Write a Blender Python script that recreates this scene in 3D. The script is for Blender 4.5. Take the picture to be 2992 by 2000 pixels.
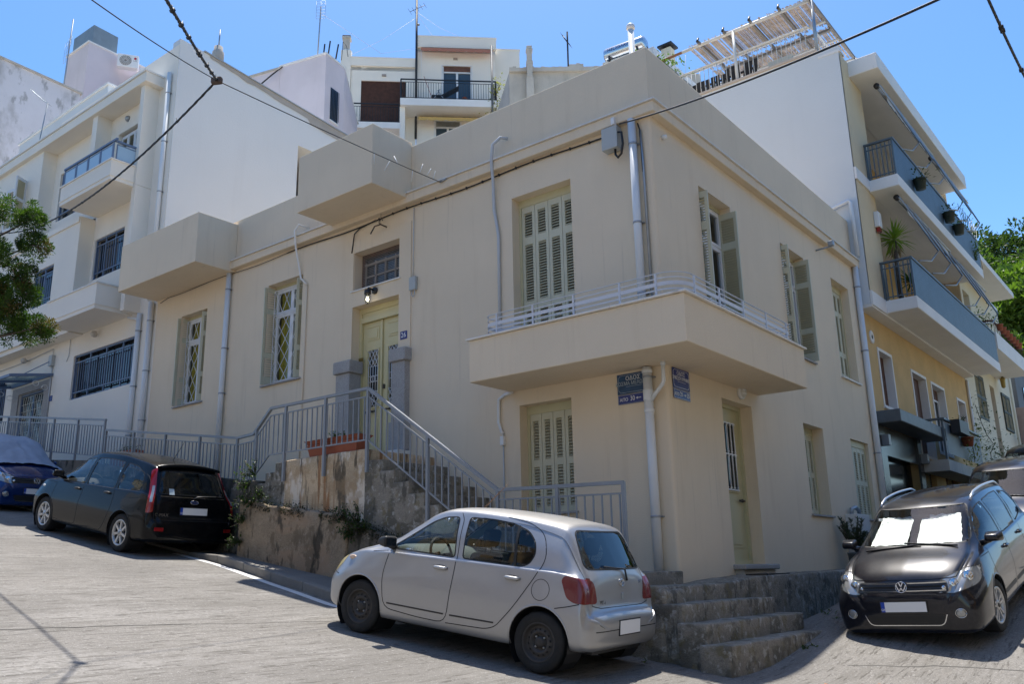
import bpy, bmesh, math, random
import numpy as np
from mathutils import Vector, Matrix
from mathutils.bvhtree import BVHTree
for o in list(bpy.data.objects): bpy.data.objects.remove(o)
SC = bpy.context.scene
COL = SC.collection
rnd = random.Random(7)
R_ = math.radians

# ------------------------------------------------------------ camera
cam = bpy.data.objects.new('camera', bpy.data.cameras.new('camera'))
COL.objects.link(cam)
def cam_matrix(yaw, pitch, roll, loc):
    f = Vector((math.sin(yaw)*math.cos(pitch), math.cos(yaw)*math.cos(pitch), math.sin(pitch)))
    r = Vector((math.cos(yaw), -math.sin(yaw), 0)); u = r.cross(f)
    r2 = r*math.cos(roll) + u*math.sin(roll); u2 = -r*math.sin(roll) + u*math.cos(roll)
    return Matrix(((r2.x, u2.x, -f.x, loc[0]), (r2.y, u2.y, -f.y, loc[1]), (r2.z, u2.z, -f.z, loc[2]), (0, 0, 0, 1)))
cam.matrix_world = cam_matrix(-0.66800812, 0.25723209, -0.0203554, (5.803, -10.845, 0.0))
cam.data.sensor_width = 36; cam.data.lens = 2584.89/2992*36
cam.data.clip_start = 0.1; cam.data.clip_end = 3000
SC.camera = cam
# ------------------------------------------------------------ sky, sun, exposure
SUN = Vector((-0.206, 0.255, 1.0)).normalized()
w = bpy.data.worlds.new('World'); SC.world = w; w.use_nodes = True
nt = w.node_tree; bg = nt.nodes['Background']
sky = nt.nodes.new('ShaderNodeTexSky'); sky.sky_type = 'NISHITA'; sky.sun_disc = False
sky.sun_elevation = math.asin(SUN.z); sky.sun_rotation = math.atan2(SUN.x, SUN.y)
sky.altitude = 150; sky.air_density = 1.0; sky.dust_density = 0.8; sky.ozone_density = 1.6
hs = nt.nodes.new('ShaderNodeHueSaturation'); hs.inputs['Saturation'].default_value = 1.31; hs.inputs['Value'].default_value = 1.0
nt.links.new(sky.outputs[0], hs.inputs['Color']); nt.links.new(hs.outputs[0], bg.inputs[0]); bg.inputs[1].default_value = 0.15
sd = bpy.data.lights.new('sun', 'SUN'); sd.energy = 5.0; sd.angle = R_(0.53); sd.color = (1.0, 0.95, 0.87)
sun = bpy.data.objects.new('sun', sd); COL.objects.link(sun)
sun.rotation_euler = SUN.to_track_quat('Z', 'Y').to_euler(); sun.location = (0, 0, 40)
SC.view_settings.view_transform = 'Standard'; SC.view_settings.look = 'None'
SC.view_settings.exposure = 0.56; SC.view_settings.gamma = 1; SC.view_settings.use_curve_mapping = False
SC.cycles.max_bounces = 10; SC.cycles.diffuse_bounces = 7; SC.cycles.transparent_max_bounces = 12
SC.cycles.caustics_reflective = False; SC.cycles.caustics_refractive = False
SC.cycles.use_denoising = True

# ------------------------------------------------------------ helpers
class MB:
    """collects faces, builds ONE mesh object"""
    def __init__(s): s.v = []; s.f = []; s.sm = []
    def add(s, vs, fs, smooth=False):
        n = len(s.v); s.v += [tuple(p) for p in vs]
        s.f += [tuple(i+n for i in f) for f in fs]; s.sm += [smooth]*len(fs); return s
    def box(s, x0, x1, y0, y1, z0, z1, M=None):
        if x1 < x0: x0, x1 = x1, x0
        if y1 < y0: y0, y1 = y1, y0
        if z1 < z0: z0, z1 = z1, z0
        vs = [(x0,y0,z0),(x1,y0,z0),(x1,y1,z0),(x0,y1,z0),(x0,y0,z1),(x1,y0,z1),(x1,y1,z1),(x0,y1,z1)]
        if M is not None: vs = [tuple(M @ Vector(p)) for p in vs]
        return s.add(vs, [(0,3,2,1),(4,5,6,7),(0,1,5,4),(1,2,6,5),(2,3,7,6),(3,0,4,7)])
    def quad(s, a, b, c, d): return s.add([a,b,c,d], [(0,1,2,3)])
    def prism(s, pts, vec, M=None):
        """polygon of 3d points extruded along vec"""
        n = len(pts); V = Vector(vec); P = [Vector(p) for p in pts]; vs = P + [p+V for p in P]
        if M is not None: vs = [M @ p for p in vs]
        fs = [tuple(range(n))[::-1], tuple(range(n, 2*n))] + [(i, (i+1) % n, (i+1) % n+n, i+n) for i in range(n)]
        return s.add(vs, fs)
    def beam(s, a, b, wx, wy=None, up=(0,0,1)):
        """rectangular bar from a to b; wy measured along up"""
        wy = wx if wy is None else wy
        a = Vector(a); b = Vector(b); d = (b-a).normalized(); u = Vector(up)
        sd_ = d.cross(u)
        if sd_.length < 1e-4: sd_ = d.cross(Vector((0,1,0)))
        sd_.normalize(); u = sd_.cross(d).normalized()
        o = [(-1,-1),(1,-1),(1,1),(-1,1)]
        vs = [a+sd_*(wx/2*i)+u*(wy/2*j) for i,j in o] + [b+sd_*(wx/2*i)+u*(wy/2*j) for i,j in o]
        return s.add(vs, [(3,2,1,0),(4,5,6,7),(0,1,5,4),(1,2,6,5),(2,3,7,6),(3,0,4,7)])
    def tube(s, pts, r, n=8, cap=True):
        P = [Vector(p) for p in pts]; rr = r if isinstance(r, (list, tuple)) else [r]*len(P)
        t0 = (P[1]-P[0]).normalized(); nrm = t0.orthogonal().normalized(); vs = []
        for i, p in enumerate(P):
            t = ((P[min(i+1, len(P)-1)]-P[max(i-1, 0)])).normalized()
            nrm = (nrm - t*nrm.dot(t)).normalized(); bn = t.cross(nrm)
            for k in range(n):
                a = 2*math.pi*k/n; vs.append(p+(nrm*math.cos(a)+bn*math.sin(a))*rr[i])
        fs = [(i*n+k, i*n+(k+1) % n, (i+1)*n+(k+1) % n, (i+1)*n+k) for i in range(len(P)-1) for k in range(n)]
        s.add(vs, fs, True)
        if cap:
            m = len(s.v)-len(vs)
            s.f += [tuple(m+k for k in range(n))[::-1], tuple(m+(len(P)-1)*n+k for k in range(n))]; s.sm += [False]*2
        return s
    def lathe(s, prof, c, axis='z', n=20, M=None, smooth=True, cap=True):
        """prof: (radius, height) list around axis through c"""
        vs = []
        for r, h in prof:
            for k in range(n):
                a = 2*math.pi*k/n; p = (r*math.cos(a), r*math.sin(a), h)
                if axis == 'x': p = (h, p[0], p[1])
                elif axis == 'y': p = (p[1], h, p[0])
                p = Vector(p)
                if M is not None: p = M @ p
                vs.append(p+Vector(c))
        fs = [(i*n+k, i*n+(k+1) % n, (i+1)*n+(k+1) % n, (i+1)*n+k) for i in range(len(prof)-1) for k in range(n)]
        if cap and prof[0][0] > 1e-6: fs.append(tuple(range(n))[::-1])
        if cap and prof[-1][0] > 1e-6: fs.append(tuple((len(prof)-1)*n+k for k in range(n)))
        return s.add(vs, fs, smooth)
    def leaf(s, p, d, up, l, wd):
        d = d.normalized(); sd_ = d.cross(up)
        if sd_.length < 1e-3: sd_ = d.orthogonal()
        sd_.normalize(); m = p+d*l*.5; n_ = sd_.cross(d)*l*.06
        return s.add([p, m+sd_*wd/2+n_, p+d*l, m-sd_*wd/2+n_], [(0,1,2,3)])
    def mesh(s, name):
        me = bpy.data.meshes.new(name); me.from_pydata([tuple(p) for p in s.v], [], s.f)
        me.polygons.foreach_set('use_smooth', s.sm); me.update(); return me
    def bev(s, w_=.01, seg=2):
        bm = bmesh.new(); me = s.mesh('t'); bm.from_mesh(me); bpy.data.meshes.remove(me)
        bmesh.ops.remove_doubles(bm, verts=bm.verts, dist=1e-5)
        bmesh.ops.recalc_face_normals(bm, faces=bm.faces)
        es = [e for e in bm.edges if len(e.link_faces) == 2 and e.calc_face_angle(0) > .5]
        bmesh.ops.bevel(bm, geom=es, offset=w_, segments=seg, affect='EDGES', profile=.5, clamp_overlap=True)
        bm.verts.index_update()
        s.v = [tuple(v.co) for v in bm.verts]; s.f = [tuple(v.index for v in f.verts) for f in bm.faces]; s.sm = [False]*len(s.f)
        bm.free(); return s
    def build(s, name, m, parent=None, **kw): return ob(name, s.mesh(name), m, parent, **kw)

def tag(o, label=None, cat=None, group=None, kind=None):
    for k, v in (('label', label), ('category', cat), ('group', group), ('kind', kind)):
        if v: o[k] = v
    return o
def ob(name, me, m, parent=None, label=None, cat=None, group=None, kind=None):
    o = bpy.data.objects.new(name, me); COL.objects.link(o)
    if me is not None and m is not None and not me.materials: me.materials.append(m)
    if parent is not None: adopt(o, parent)
    return tag(o, label, cat, group, kind)
def world_of(o):
    M = Matrix.LocRotScale(o.location, o.rotation_euler, o.scale)
    return world_of(o.parent) @ o.matrix_parent_inverse @ M if o.parent else M
def adopt(o, parent, local=False):
    o.parent = parent
    o.matrix_parent_inverse = Matrix() if local else world_of(parent).inverted()
def empty(name, loc=(0,0,0), parent=None, rot=(0,0,0), **kw):
    o = bpy.data.objects.new(name, None); COL.objects.link(o); o.empty_display_size = .2
    o.location = loc; o.rotation_euler = rot
    if parent is not None: adopt(o, parent)
    return tag(o, **kw)
thing = empty
def inst(name, me, parent, loc, rot=(0,0,0), scale=(1,1,1)):
    """one more object on shared mesh data"""
    o = bpy.data.objects.new(name, me); COL.objects.link(o)
    o.location = loc; o.rotation_euler = rot; o.scale = scale
    if parent is not None: adopt(o, parent)
    return o
def text_mb(s, size, M, depth=0.002, align='CENTER', sx=1.0):
    """flat lettering as a mesh in the xy plane placed by M"""
    cu = bpy.data.curves.new('lettering', 'FONT'); cu.body = s; cu.size = size; cu.align_x = align; cu.align_y = 'CENTER'
    cu.extrude = depth; cu.resolution_u = 3
    o = bpy.data.objects.new('lettering', cu); COL.objects.link(o)
    dg = bpy.context.evaluated_depsgraph_get(); me = bpy.data.meshes.new_from_object(o.evaluated_get(dg))
    bpy.data.objects.remove(o); bpy.data.curves.remove(cu)
    mb = MB(); S = Matrix.Diagonal((sx, 1, 1, 1))
    mb.add([M @ S @ v.co for v in me.vertices], [tuple(p.vertices) for p in me.polygons])
    bpy.data.meshes.remove(me); return mb

# ------------------------------------------------------------ materials
MATS = {}
def _pos(nt, scale=(1,1,1), obj=False):
    if obj: g = nt.nodes.new('ShaderNodeTexCoord'); out = g.outputs['Object']
    else: g = nt.nodes.new('ShaderNodeNewGeometry'); out = g.outputs['Position']
    mp = nt.nodes.new('ShaderNodeMapping'); mp.inputs['Scale'].default_value = scale
    nt.links.new(out, mp.inputs[0]); return mp.outputs[0]
def _noise(nt, vec, sc, det=4, rough=.55):
    n = nt.nodes.new('ShaderNodeTexNoise'); n.inputs['Scale'].default_value = sc
    n.inputs['Detail'].default_value = det; n.inputs['Roughness'].default_value = rough
    nt.links.new(vec, n.inputs['Vector']); return n.outputs['Fac']
def _ramp(nt, fac, a, b, lo=0., hi=1.):
    m = nt.nodes.new('ShaderNodeMapRange'); m.interpolation_type = 'SMOOTHSTEP'
    m.inputs['From Min'].default_value = a; m.inputs['From Max'].default_value = b
    m.inputs['To Min'].default_value = lo; m.inputs['To Max'].default_value = hi
    nt.links.new(fac, m.inputs['Value']); return m.outputs[0]
def _mix(nt, fac, a, b, mode='MIX'):
    m = nt.nodes.new('ShaderNodeMix'); m.data_type = 'RGBA'; m.blend_type = mode
    for sock, val in ((m.inputs[0], fac), (m.inputs[6], a), (m.inputs[7], b)):
        if hasattr(val, 'links'): nt.links.new(val, sock)
        elif isinstance(val, (int, float)): sock.default_value = val
        else: sock.default_value = (*val, 1) if len(val) == 3 else val
    return m.outputs[2]
def mat(name, col, rough=.7, metal=0., spec=.5, var=.0, vs=2., bump=0., bs=60., bscale=(1,1,1), coat=0., layers=(), emit=0., obj=False, fine=0.):
    """layers: (colour, noise scale vec, noise scale, lo, hi, strength)"""
    m = bpy.data.materials.new(name); m.use_nodes = True; nt = m.node_tree; p = nt.nodes['Principled BSDF']
    c = (*col, 1)
    p.inputs['Roughness'].default_value = rough; p.inputs['Metallic'].default_value = metal
    p.inputs['Specular IOR Level'].default_value = spec
    p.inputs['Base Color'].default_value = c
    if coat: p.inputs['Coat Weight'].default_value = coat; p.inputs['Coat Roughness'].default_value = .03
    out = None
    if var:
        n = _noise(nt, _pos(nt, obj=obj), vs, 5)
        out = _mix(nt, _ramp(nt, n, .3, .7), tuple(x*(1-var) for x in col), tuple(min(1, x*(1+var*.7)) for x in col))
    if fine:
        n = _noise(nt, _pos(nt, obj=obj), 90, 2)
        out = _mix(nt, _ramp(nt, n, .35, .65), tuple(1-fine for _ in range(3)), (1,1,1)) if out is None else _mix(nt, 1., out, _mix(nt, _ramp(nt, n, .35, .65), tuple(1-fine for _ in range(3)), (1,1,1)), 'MULTIPLY')
    for (lc, sv, ns, lo, hi, st) in layers:
        n = _noise(nt, _pos(nt, sv, obj), ns, 6, .62)
        f = _ramp(nt, n, lo, hi, 0, st)
        out = _mix(nt, f, out if out is not None else c, lc)
    if out is not None: nt.links.new(out, p.inputs['Base Color'])
    if bump:
        b = nt.nodes.new('ShaderNodeBump'); b.inputs['Strength'].default_value = bump; b.inputs['Distance'].default_value = .02
        nt.links.new(_noise(nt, _pos(nt, bscale, obj), bs, 5, .6), b.inputs['Height']); nt.links.new(b.outputs[0], p.inputs['Normal'])
    if emit: p.inputs['Emission Color'].default_value = c; p.inputs['Emission Strength'].default_value = emit
    MATS[name] = m; return m
def glassmat(name, tint=(.6,.7,.68), transp=.75, rough=.0, ior=1.5):
    m = bpy.data.materials.new(name); m.use_nodes = True; nt = m.node_tree
    for n in list(nt.nodes): nt.nodes.remove(n)
    o = nt.nodes.new('ShaderNodeOutputMaterial'); t = nt.nodes.new('ShaderNodeBsdfTransparent'); g = nt.nodes.new('ShaderNodeBsdfGlossy')
    t.inputs[0].default_value = (*[x*transp for x in tint], 1); g.inputs['Roughness'].default_value = rough
    lw = nt.nodes.new('ShaderNodeLayerWeight'); lw.inputs[0].default_value = .5; mx = nt.nodes.new('ShaderNodeMixShader')
    pw = nt.nodes.new('ShaderNodeMath'); pw.operation = 'POWER'; pw.inputs[1].default_value = 4.; nt.links.new(lw.outputs['Facing'], pw.inputs[0])   # Schlick, same from both sides of the pane
    f = nt.nodes.new('ShaderNodeMath'); f.operation = 'MULTIPLY_ADD'; f.inputs[1].default_value = .9; f.inputs[2].default_value = .06; nt.links.new(pw.outputs[0], f.inputs[0])
    nt.links.new(f.outputs[0], mx.inputs[0]); nt.links.new(t.outputs[0], mx.inputs[1]); nt.links.new(g.outputs[0], mx.inputs[2])
    nt.links.new(mx.outputs[0], o.inputs[0]); MATS[name] = m; return m
def leafmat(name, c1, c2, rough=.55):
    m = bpy.data.materials.new(name); m.use_nodes = True; nt = m.node_tree; p = nt.nodes['Principled BSDF']
    n = _noise(nt, _pos(nt), 3.0, 3)
    col = _mix(nt, _ramp(nt, n, .35, .65), c1, c2)
    nt.links.new(col, p.inputs['Base Color']); p.inputs['Roughness'].default_value = rough
    tr = nt.nodes.new('ShaderNodeBsdfTranslucent'); nt.links.new(_mix(nt, 1., col, (1.0, 1.2, .5), 'MULTIPLY'), tr.inputs[0])
    ms = nt.nodes.new('ShaderNodeMixShader'); ms.inputs[0].default_value = .45
    o = nt.nodes['Material Output']; nt.links.new(p.outputs[0], ms.inputs[1]); nt.links.new(tr.outputs[0], ms.inputs[2]); nt.links.new(ms.outputs[0], o.inputs[0])
    MATS[name] = m; return m

PL = mat('cream_plaster', (.765,.64,.475), .88, var=.035, vs=.7, bump=.22, bs=55, fine=.04,
         layers=[((.60,.48,.335), (2.2,2.2,.22), 1.6, .54, .72, .28), ((.80,.675,.51), (.6,.6,.3), 1.1, .54, .7, .35), ((.50,.42,.32), (7,7,.3), 1.3, .60, .69, .25)])
WHP = mat('white_plaster', (.83,.775,.685), .9, var=.03, vs=.8, bump=.2, bs=40, fine=.03, layers=[((.58,.55,.50), (2.5,2.5,.2), 1.5, .6, .85, .25)])
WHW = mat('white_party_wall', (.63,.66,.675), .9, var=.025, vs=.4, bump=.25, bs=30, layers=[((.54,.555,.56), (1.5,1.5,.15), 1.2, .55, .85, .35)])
PINK = mat('lilac_plaster', (.66,.585,.60), .9, var=.05, vs=.8, bump=.2, bs=30, layers=[((.52,.46,.46), (2.5,2.5,.18), 1.3, .56, .8, .35), ((.74,.70,.70), (.5,.5,.5), 1.0, .55, .75, .5)])
STN = mat('stained_plaster', (.66,.63,.64), .95, var=.06, vs=.6, bump=.3, bs=20, layers=[((.36,.34,.32), (.8,.8,.5), .55, .45, .58, .7), ((.22,.21,.19), (1.6,1.6,.8), 1.3, .54, .64, .6)])
OLDC = mat('old_grey_render', (.50,.46,.40), .95, var=.1, vs=1.2, bump=.5, bs=18, layers=[((.30,.27,.23), (1.5,1.5,.4), 1.4, .5, .72, .6), ((.62,.56,.47), (.6,.6,.6), .9, .55, .7, .6)])
GREYR = mat('bare_cement_band', (.36,.34,.31), .95, var=.1, vs=1.5, bump=.5, bs=25)
BEI = mat('beige_facade', (.68,.55,.36), .9, var=.05, vs=.8, bump=.3, bs=40, layers=[((.48,.40,.28), (2,2,.25), 1.6, .6, .85, .3)])
OCH = mat('ochre_render', (.60,.40,.18), .92, var=.08, vs=1.5, bump=.6, bs=45, layers=[((.42,.32,.2), (1.5,1.5,.4), 1.4, .58, .8, .4)])
CREAM3 = mat('pale_yellow_wall', (.68,.62,.48), .9, var=.05, vs=.8, bump=.2, bs=30, layers=[((.5,.44,.34), (2,2,.25), 1.6, .6, .85, .3)])
SLAB = mat('white_slab_paint', (.76,.75,.73), .85, var=.04, vs=1.2, bump=.15, bs=25, layers=[((.42,.39,.35), (2,2,.6), 2.2, .66, .78, .5)])
MARB = mat('marble_edge', (.74,.71,.66), .6, var=.08, vs=4)
ROADM = mat('brushed_concrete', (.25,.235,.215), .95, spec=.2, var=.14, vs=.45, bump=1.0, bs=5, bscale=(6,.9,4), fine=.3,
            layers=[((.315,.30,.28), (.7,.4,1), 1.1, .50, .66, .5), ((.145,.135,.12), (3.2,.3,1), 2.6, .50, .60, .50), ((.18,.17,.152), (1,1,1), 20, .50, .58, .60), ((.085,.078,.068), (7,.8,1), 3.6, .56, .62, .65), ((.40,.385,.37), (1,1,1), 34, .60, .66, .6), ((.075,.07,.062), (1.2,1,1), 13, .62, .67, .65)])
PAVE = mat('pavement_cement', (.19,.175,.155), .93, var=.14, vs=1.4, bump=.6, bs=30, fine=.2, layers=[((.19,.175,.155), (1,1,1), 2.2, .55, .72, .5)])
KERB = mat('kerb_stone', (.20,.186,.165), .9, var=.12, vs=2, bump=.4, bs=30, fine=.15)
LINE = mat('white_road_paint', (.62,.61,.59), .8, var=.08, vs=5, layers=[((.42,.41,.39), (1,1,1), 9, .6, .7, .7)])
STEPC = mat('mossy_concrete', (.31,.275,.22), .95, var=.15, vs=2.5, bump=.9, bs=28, fine=.25,
            layers=[((.10,.09,.068), (1,1,1.2), 3.0, .49, .60, .75), ((.47,.45,.41), (1,1,1), 9, .55, .63, .6), ((.17,.135,.06), (1,1,1), 5, .54, .63, .6), ((.05,.047,.038), (2.2,2.2,.7), 2.6, .57, .66, .7)])
TREADC = mat('worn_tread', (.33,.32,.31), .92, var=.12, vs=3, bump=.5, bs=30, fine=.2, layers=[((.2,.19,.17), (1,1,1), 3, .56, .7, .5)])
RUSTW = mat('rust_stained_render', (.60,.46,.30), .95, var=.2, vs=1.8, bump=.8, bs=22, fine=.25,
            layers=[((.74,.67,.57), (1.3,1.3,.6), 1.9, .52, .60, .8), ((.30,.13,.045), (4.5,4.5,.28), 1.7, .53, .61, .85), ((.07,.055,.035), (3.0,3.0,.5), 2.2, .54, .62, .85), ((.36,.24,.13), (1,1,1), 3.3, .50, .58, .5)])
RUBB = mat('exposed_rubble', (.37,.29,.20), .97, var=.2, vs=2.2, bump=1.0, bs=45, fine=.35,
           layers=[((.36,.25,.16), (.5,.5,1.6), 1.5, .48, .60, .8), ((.15,.11,.07), (1.2,1.2,.8), 2.6, .50, .60, .75), ((.40,.33,.26), (1,1,1), 14, .56, .66, .4), ((.03,.027,.02), (1.6,1.6,.6), 2.0, .56, .64, .8)])
MOSSW = mat('black_moss_wall', (.19,.17,.14), .97, var=.3, vs=3, bump=.9, bs=30, fine=.35, layers=[((.035,.035,.025), (1.6,1.6,.6), 2.4, .46, .57, .9), ((.36,.32,.28), (1,1,1), 4, .57, .64, .7), ((.08,.085,.03), (1,1,1), 6, .57, .64, .6)])
GRAN = mat('grey_granite', (.43,.415,.40), .8, var=.06, vs=4, bump=.3, bs=90, fine=.35)
SAGE = mat('sage_green_paint', (.54,.50,.31), .5, var=.03, vs=3)
DOORG = mat('pale_green_door_paint', (.62,.55,.31), .45, var=.03, vs=3)
SHUT = mat('pale_green_shutter_paint', (.56,.54,.40), .5, var=.04, vs=3)
LOUV = mat('louver_paint', (.46,.43,.30), .55)
WFR = mat('white_window_paint', (.74,.745,.75), .45)
GLW = glassmat('window_glass', (.75,.8,.8), .8)
GLD = mat('dark_window_glass', (.02,.024,.028), .04, spec=.8)
CURT = mat('mustard_curtain', (.72,.56,.03), .9, var=.2, vs=6, bscale=(14,14,.4))
ROOMD = mat('dim_room', (.05,.05,.05), .9)
PVC = mat('pvc_pipe', (.70,.72,.73), .4, var=.04, vs=1.5, layers=[((.45,.45,.43), (3,3,.3), 2, .62, .8, .4)])
COND = mat('grey_conduit', (.50,.52,.54), .5)
CLIP = mat('galvanised_clip', (.35,.37,.40), .45, metal=.6)
RAILG = mat('grey_rail_paint', (.25,.27,.295), .45, var=.06, vs=4, layers=[((.20,.10,.05), (1,1,1), 7, .70, .76, .8)])
BRAIL = mat('white_balcony_rail_paint', (.62,.63,.67), .5, layers=[((.3,.2,.14), (1,1,1), 9, .7, .76, .7)])
BLUEP = mat('blue_metal_paint', (.13,.18,.28), .45)
BLUEG = mat('frosted_blue_glass', (.36,.50,.62), .25)
ENAM = mat('blue_enamel', (.012,.03,.19), .3)
ENAM2 = mat('faded_blue_enamel', (.02,.07,.16), .4, var=.2, vs=8)
LETW = mat('white_enamel', (.80,.80,.80), .4)
LETF = mat('faded_white_enamel', (.42,.47,.50), .5)
TERRA = mat('terracotta_plastic', (.33,.095,.05), .65, var=.08, vs=5)
SOIL = mat('dry_soil', (.10,.07,.05), .95)
BLK = mat('black_cable', (.012,.012,.013), .5)
BLKM = mat('black_iron', (.018,.018,.02), .45)
GALV = mat('galvanised_steel', (.34,.37,.40), .42, metal=.7, var=.1, vs=4)
BOXG = mat('grey_box_plastic', (.42,.44,.43), .5)
BOXL = mat('pale_box_metal', (.62,.62,.60), .5, var=.04, vs=3)
WHT = mat('white_plastic', (.76,.76,.75), .45)
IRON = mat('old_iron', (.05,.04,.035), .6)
BRASS = mat('dull_brass', (.28,.2,.06), .4, metal=.7)
BROWN = mat('brown_wood', (.13,.055,.03), .6, var=.25, vs=6, bscale=(1,1,6))
LEAFD = leafmat('leaf_dark', (.035,.06,.018), (.06,.10,.025))
LEAFM = leafmat('leaf_mid', (.06,.11,.02), (.12,.19,.035))
LEAFB = leafmat('leaf_bright', (.16,.26,.03), (.26,.36,.06))
LEAFY = leafmat('leaf_yellowish', (.2,.2,.04), (.35,.32,.07))
BARK = mat('bark', (.11,.085,.065), .95, var=.3, vs=8, bump=.8, bs=30)
REDL = mat('red_lamp_lens', (.26,.006,.008), .12, coat=.6); REDD = mat('dull_red_lens', (.16,.012,.012), .25, coat=.4)
CHR = mat('chrome', (.62,.63,.65), .12, metal=1.); BLKP = mat('black_plastic', (.016,.016,.017), .5)
EARTH = mat('dry_hillside', (.20,.17,.11), .95, var=.25, vs=.5, bump=.5, bs=4, layers=[((.07,.09,.03),(1,1,1),.7,.45,.6,.8)])
# ============================================================ terrain
from mathutils import noise as mnoise
_bx = [-90,-40,-30,-20,-11.4,-8.84,-2.0,.27,3,6,12,40,90]; _bz = [13,6.4,4.3,2.5,.96,.5,-.59,-.93,-1.27,-1.55,-1.9,-2.3,-2.6]
def base(x): return float(np.mean(np.interp([x-.8,x-.4,x,x+.4,x+.8], _bx, _bz)))
def hgt(x, y):
    k = min(1, max(0, (x-.3)/1.0))
    z = base(x) + .185*math.log1p(math.exp(min(60, (y+.9)*3)))/3*k
    if y > 11 and x < 0:
        z = max(z, z*.0 + base(x) + .34*(y-11)*min(1, -x/2.0))
    return min(z, 24+.05*y)
def road():
    xs = sorted(set(np.round(np.concatenate([np.arange(-90,-16,3), np.arange(-16,8,.3), np.arange(8,60,4)]), 3)))
    ys = sorted(set(np.round(np.concatenate([np.arange(-60,-12,3), np.arange(-12,6,.3), np.arange(6,30,1), np.arange(30,160,6)]), 3)))
    V = [(x, y, hgt(x, y) + (.012*mnoise.noise((x*.7, y*.7, 0)) if -16 < x < 8 and -12 < y < 6 else 0)) for y in ys for x in xs]
    n = len(xs); F = [(j*n+i, j*n+i+1, (j+1)*n+i+1, (j+1)*n+i) for j in range(len(ys)-1) for i in range(n-1)]
    def isroad(f): x, y = V[f[0]][:2]; return (-40 < x < 10 and -30 < y < 1.5) or (-.3 < x < 7 and y < 60 and y > -30)
    mb = MB(); mb.add(V, [f for f in F if isroad(f)], True); mb2 = MB(); mb2.add(V, [f for f in F if not isroad(f)], True); mb2.build('hillside', EARTH, kind='structure')
    return mb.build('road', ROADM, kind='structure')
ROAD = road()
def ribbon(name, pts, wd, m, parent=None, dz=.006, hf=hgt, **kw):
    """thin strip lying on the road following pts (x, y)"""
    mb = MB(); P = []
    for (a, b) in zip(pts[:-1], pts[1:]):
        k = max(2, int(math.hypot(b[0]-a[0], b[1]-a[1])/.12))
        P += [(a[0]+(b[0]-a[0])*t/k, a[1]+(b[1]-a[1])*t/k) for t in range(k)]
    P.append(pts[-1]); V = []
    for i, p in enumerate(P):
        q = P[min(i+1, len(P)-1)]; o = P[max(i-1, 0)]; dx, dy = q[0]-o[0], q[1]-o[1]; l = math.hypot(dx, dy) or 1
        ww = wd(i/len(P)) if callable(wd) else wd
        for s_ in (-.5, 0, .5):
            x, y = p[0]-dy/l*ww*s_, p[1]+dx/l*ww*s_
            V.append((x, y, hf(x, y)+dz+(.012*mnoise.noise((x*.7, y*.7, 0)) if hf is hgt else 0)))
    F = [(i*3+k, i*3+k+1, i*3+k+4, i*3+k+3) for i in range(len(P)-1) for k in (0, 1)]
    mb.add(V, F, True); return mb.build(name, m, parent, **kw)
CRK = mat('road_crack', (.10,.095,.085), .95)
def wob(a, b, n, amp, seed):
    r = random.Random(seed); return [(a[0]+(b[0]-a[0])*i/n+r.uniform(-amp, amp), a[1]+(b[1]-a[1])*i/n+r.uniform(-amp, amp)) for i in range(n+1)]
cw = lambda t: .012+.012*abs(math.sin(t*37))
ribbon('road_joint', wob((-3.4,-9.0), (-2.95,-5.3), 16, .02, 1), cw, CRK, ROAD, .003)
ribbon('road_joint', wob((-2.95,-5.3), (-2.6,-3.6), 8, .02, 2), lambda t: .01, CRK, ROAD, .003)
ribbon('road_joint', wob((2.2,-.3), (3.1,.15), 8, .03, 4), cw, CRK, ROAD, .003)
ribbon('road_joint', wob((3.1,.15), (4.4,.6), 8, .03, 5), cw, CRK, ROAD, .003)
ribbon('road_joint', wob((-6.2,-4.7), (-5.6,-4.2), 8, .03, 6), lambda t: .008, CRK, ROAD, .003)
# pavement with kerb
def kerb_y(x):
    return float(np.interp(x, [-40,-9,-7.2,-5.4,-3.6,-1.5,0,1.0,1.7], [-1.98,-1.98,-2.08,-2.42,-2.72,-2.72,-2.55,-2.35,-1.95]))
def kerb_h(x): return float(np.interp(x, [-9,-8.0,-7.4,-4.2,-2.5,-1,0], [.05,.05,.13,.13,.10,.05,.0]))
def pavement():
    mb = MB(); xs = list(np.arange(-34, .1, .3)); V = []
    for x in xs:
        yo = kerb_y(x)+.14; yi = -1.0
        for k in range(4):
            y = yo+(yi-yo)*k/3; V.append((x, y, base(x)+kerb_h(x)+.02*k/3*min(1,kerb_h(x)/.05)-(.03 if x > -.2 else 0)))
        V.append((x, yo, base(x)-.1))
    F = []
    for i in range(len(xs)-1):
        for k in range(3): F.append((i*5+k, (i+1)*5+k, (i+1)*5+k+1, i*5+k+1))
        F.append((i*5, i*5+4, (i+1)*5+4, (i+1)*5))
    mb.add(V, F); return mb.build('pavement', PAVE, kind='structure')
PAV = pavement()
x = -16.0; i = 0
while x < -.9:
    L = .95; x2 = x+L-.012
    a = Vector((x, kerb_y(x), base(x)-.12)); b = Vector((x2, kerb_y(x2), base(x2)-.12))
    d = (b-a); sdv = Vector((-d.y, d.x, 0)).normalized()*.15
    ha, hb = .12+kerb_h(x)+.004, .12+kerb_h(x2)+.004
    mb = MB(); mb.add([a, b, b+sdv, a+sdv, a+Vector((0,0,ha)), b+Vector((0,0,hb)), b+sdv+Vector((0,0,hb)), a+sdv+Vector((0,0,ha))],
                      [(0,3,2,1),(4,5,6,7),(0,1,5,4),(1,2,6,5),(2,3,7,6),(3,0,4,7)])
    mb.bev(.015, 2).build('kerb_stone', KERB, PAV); x += L
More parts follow.
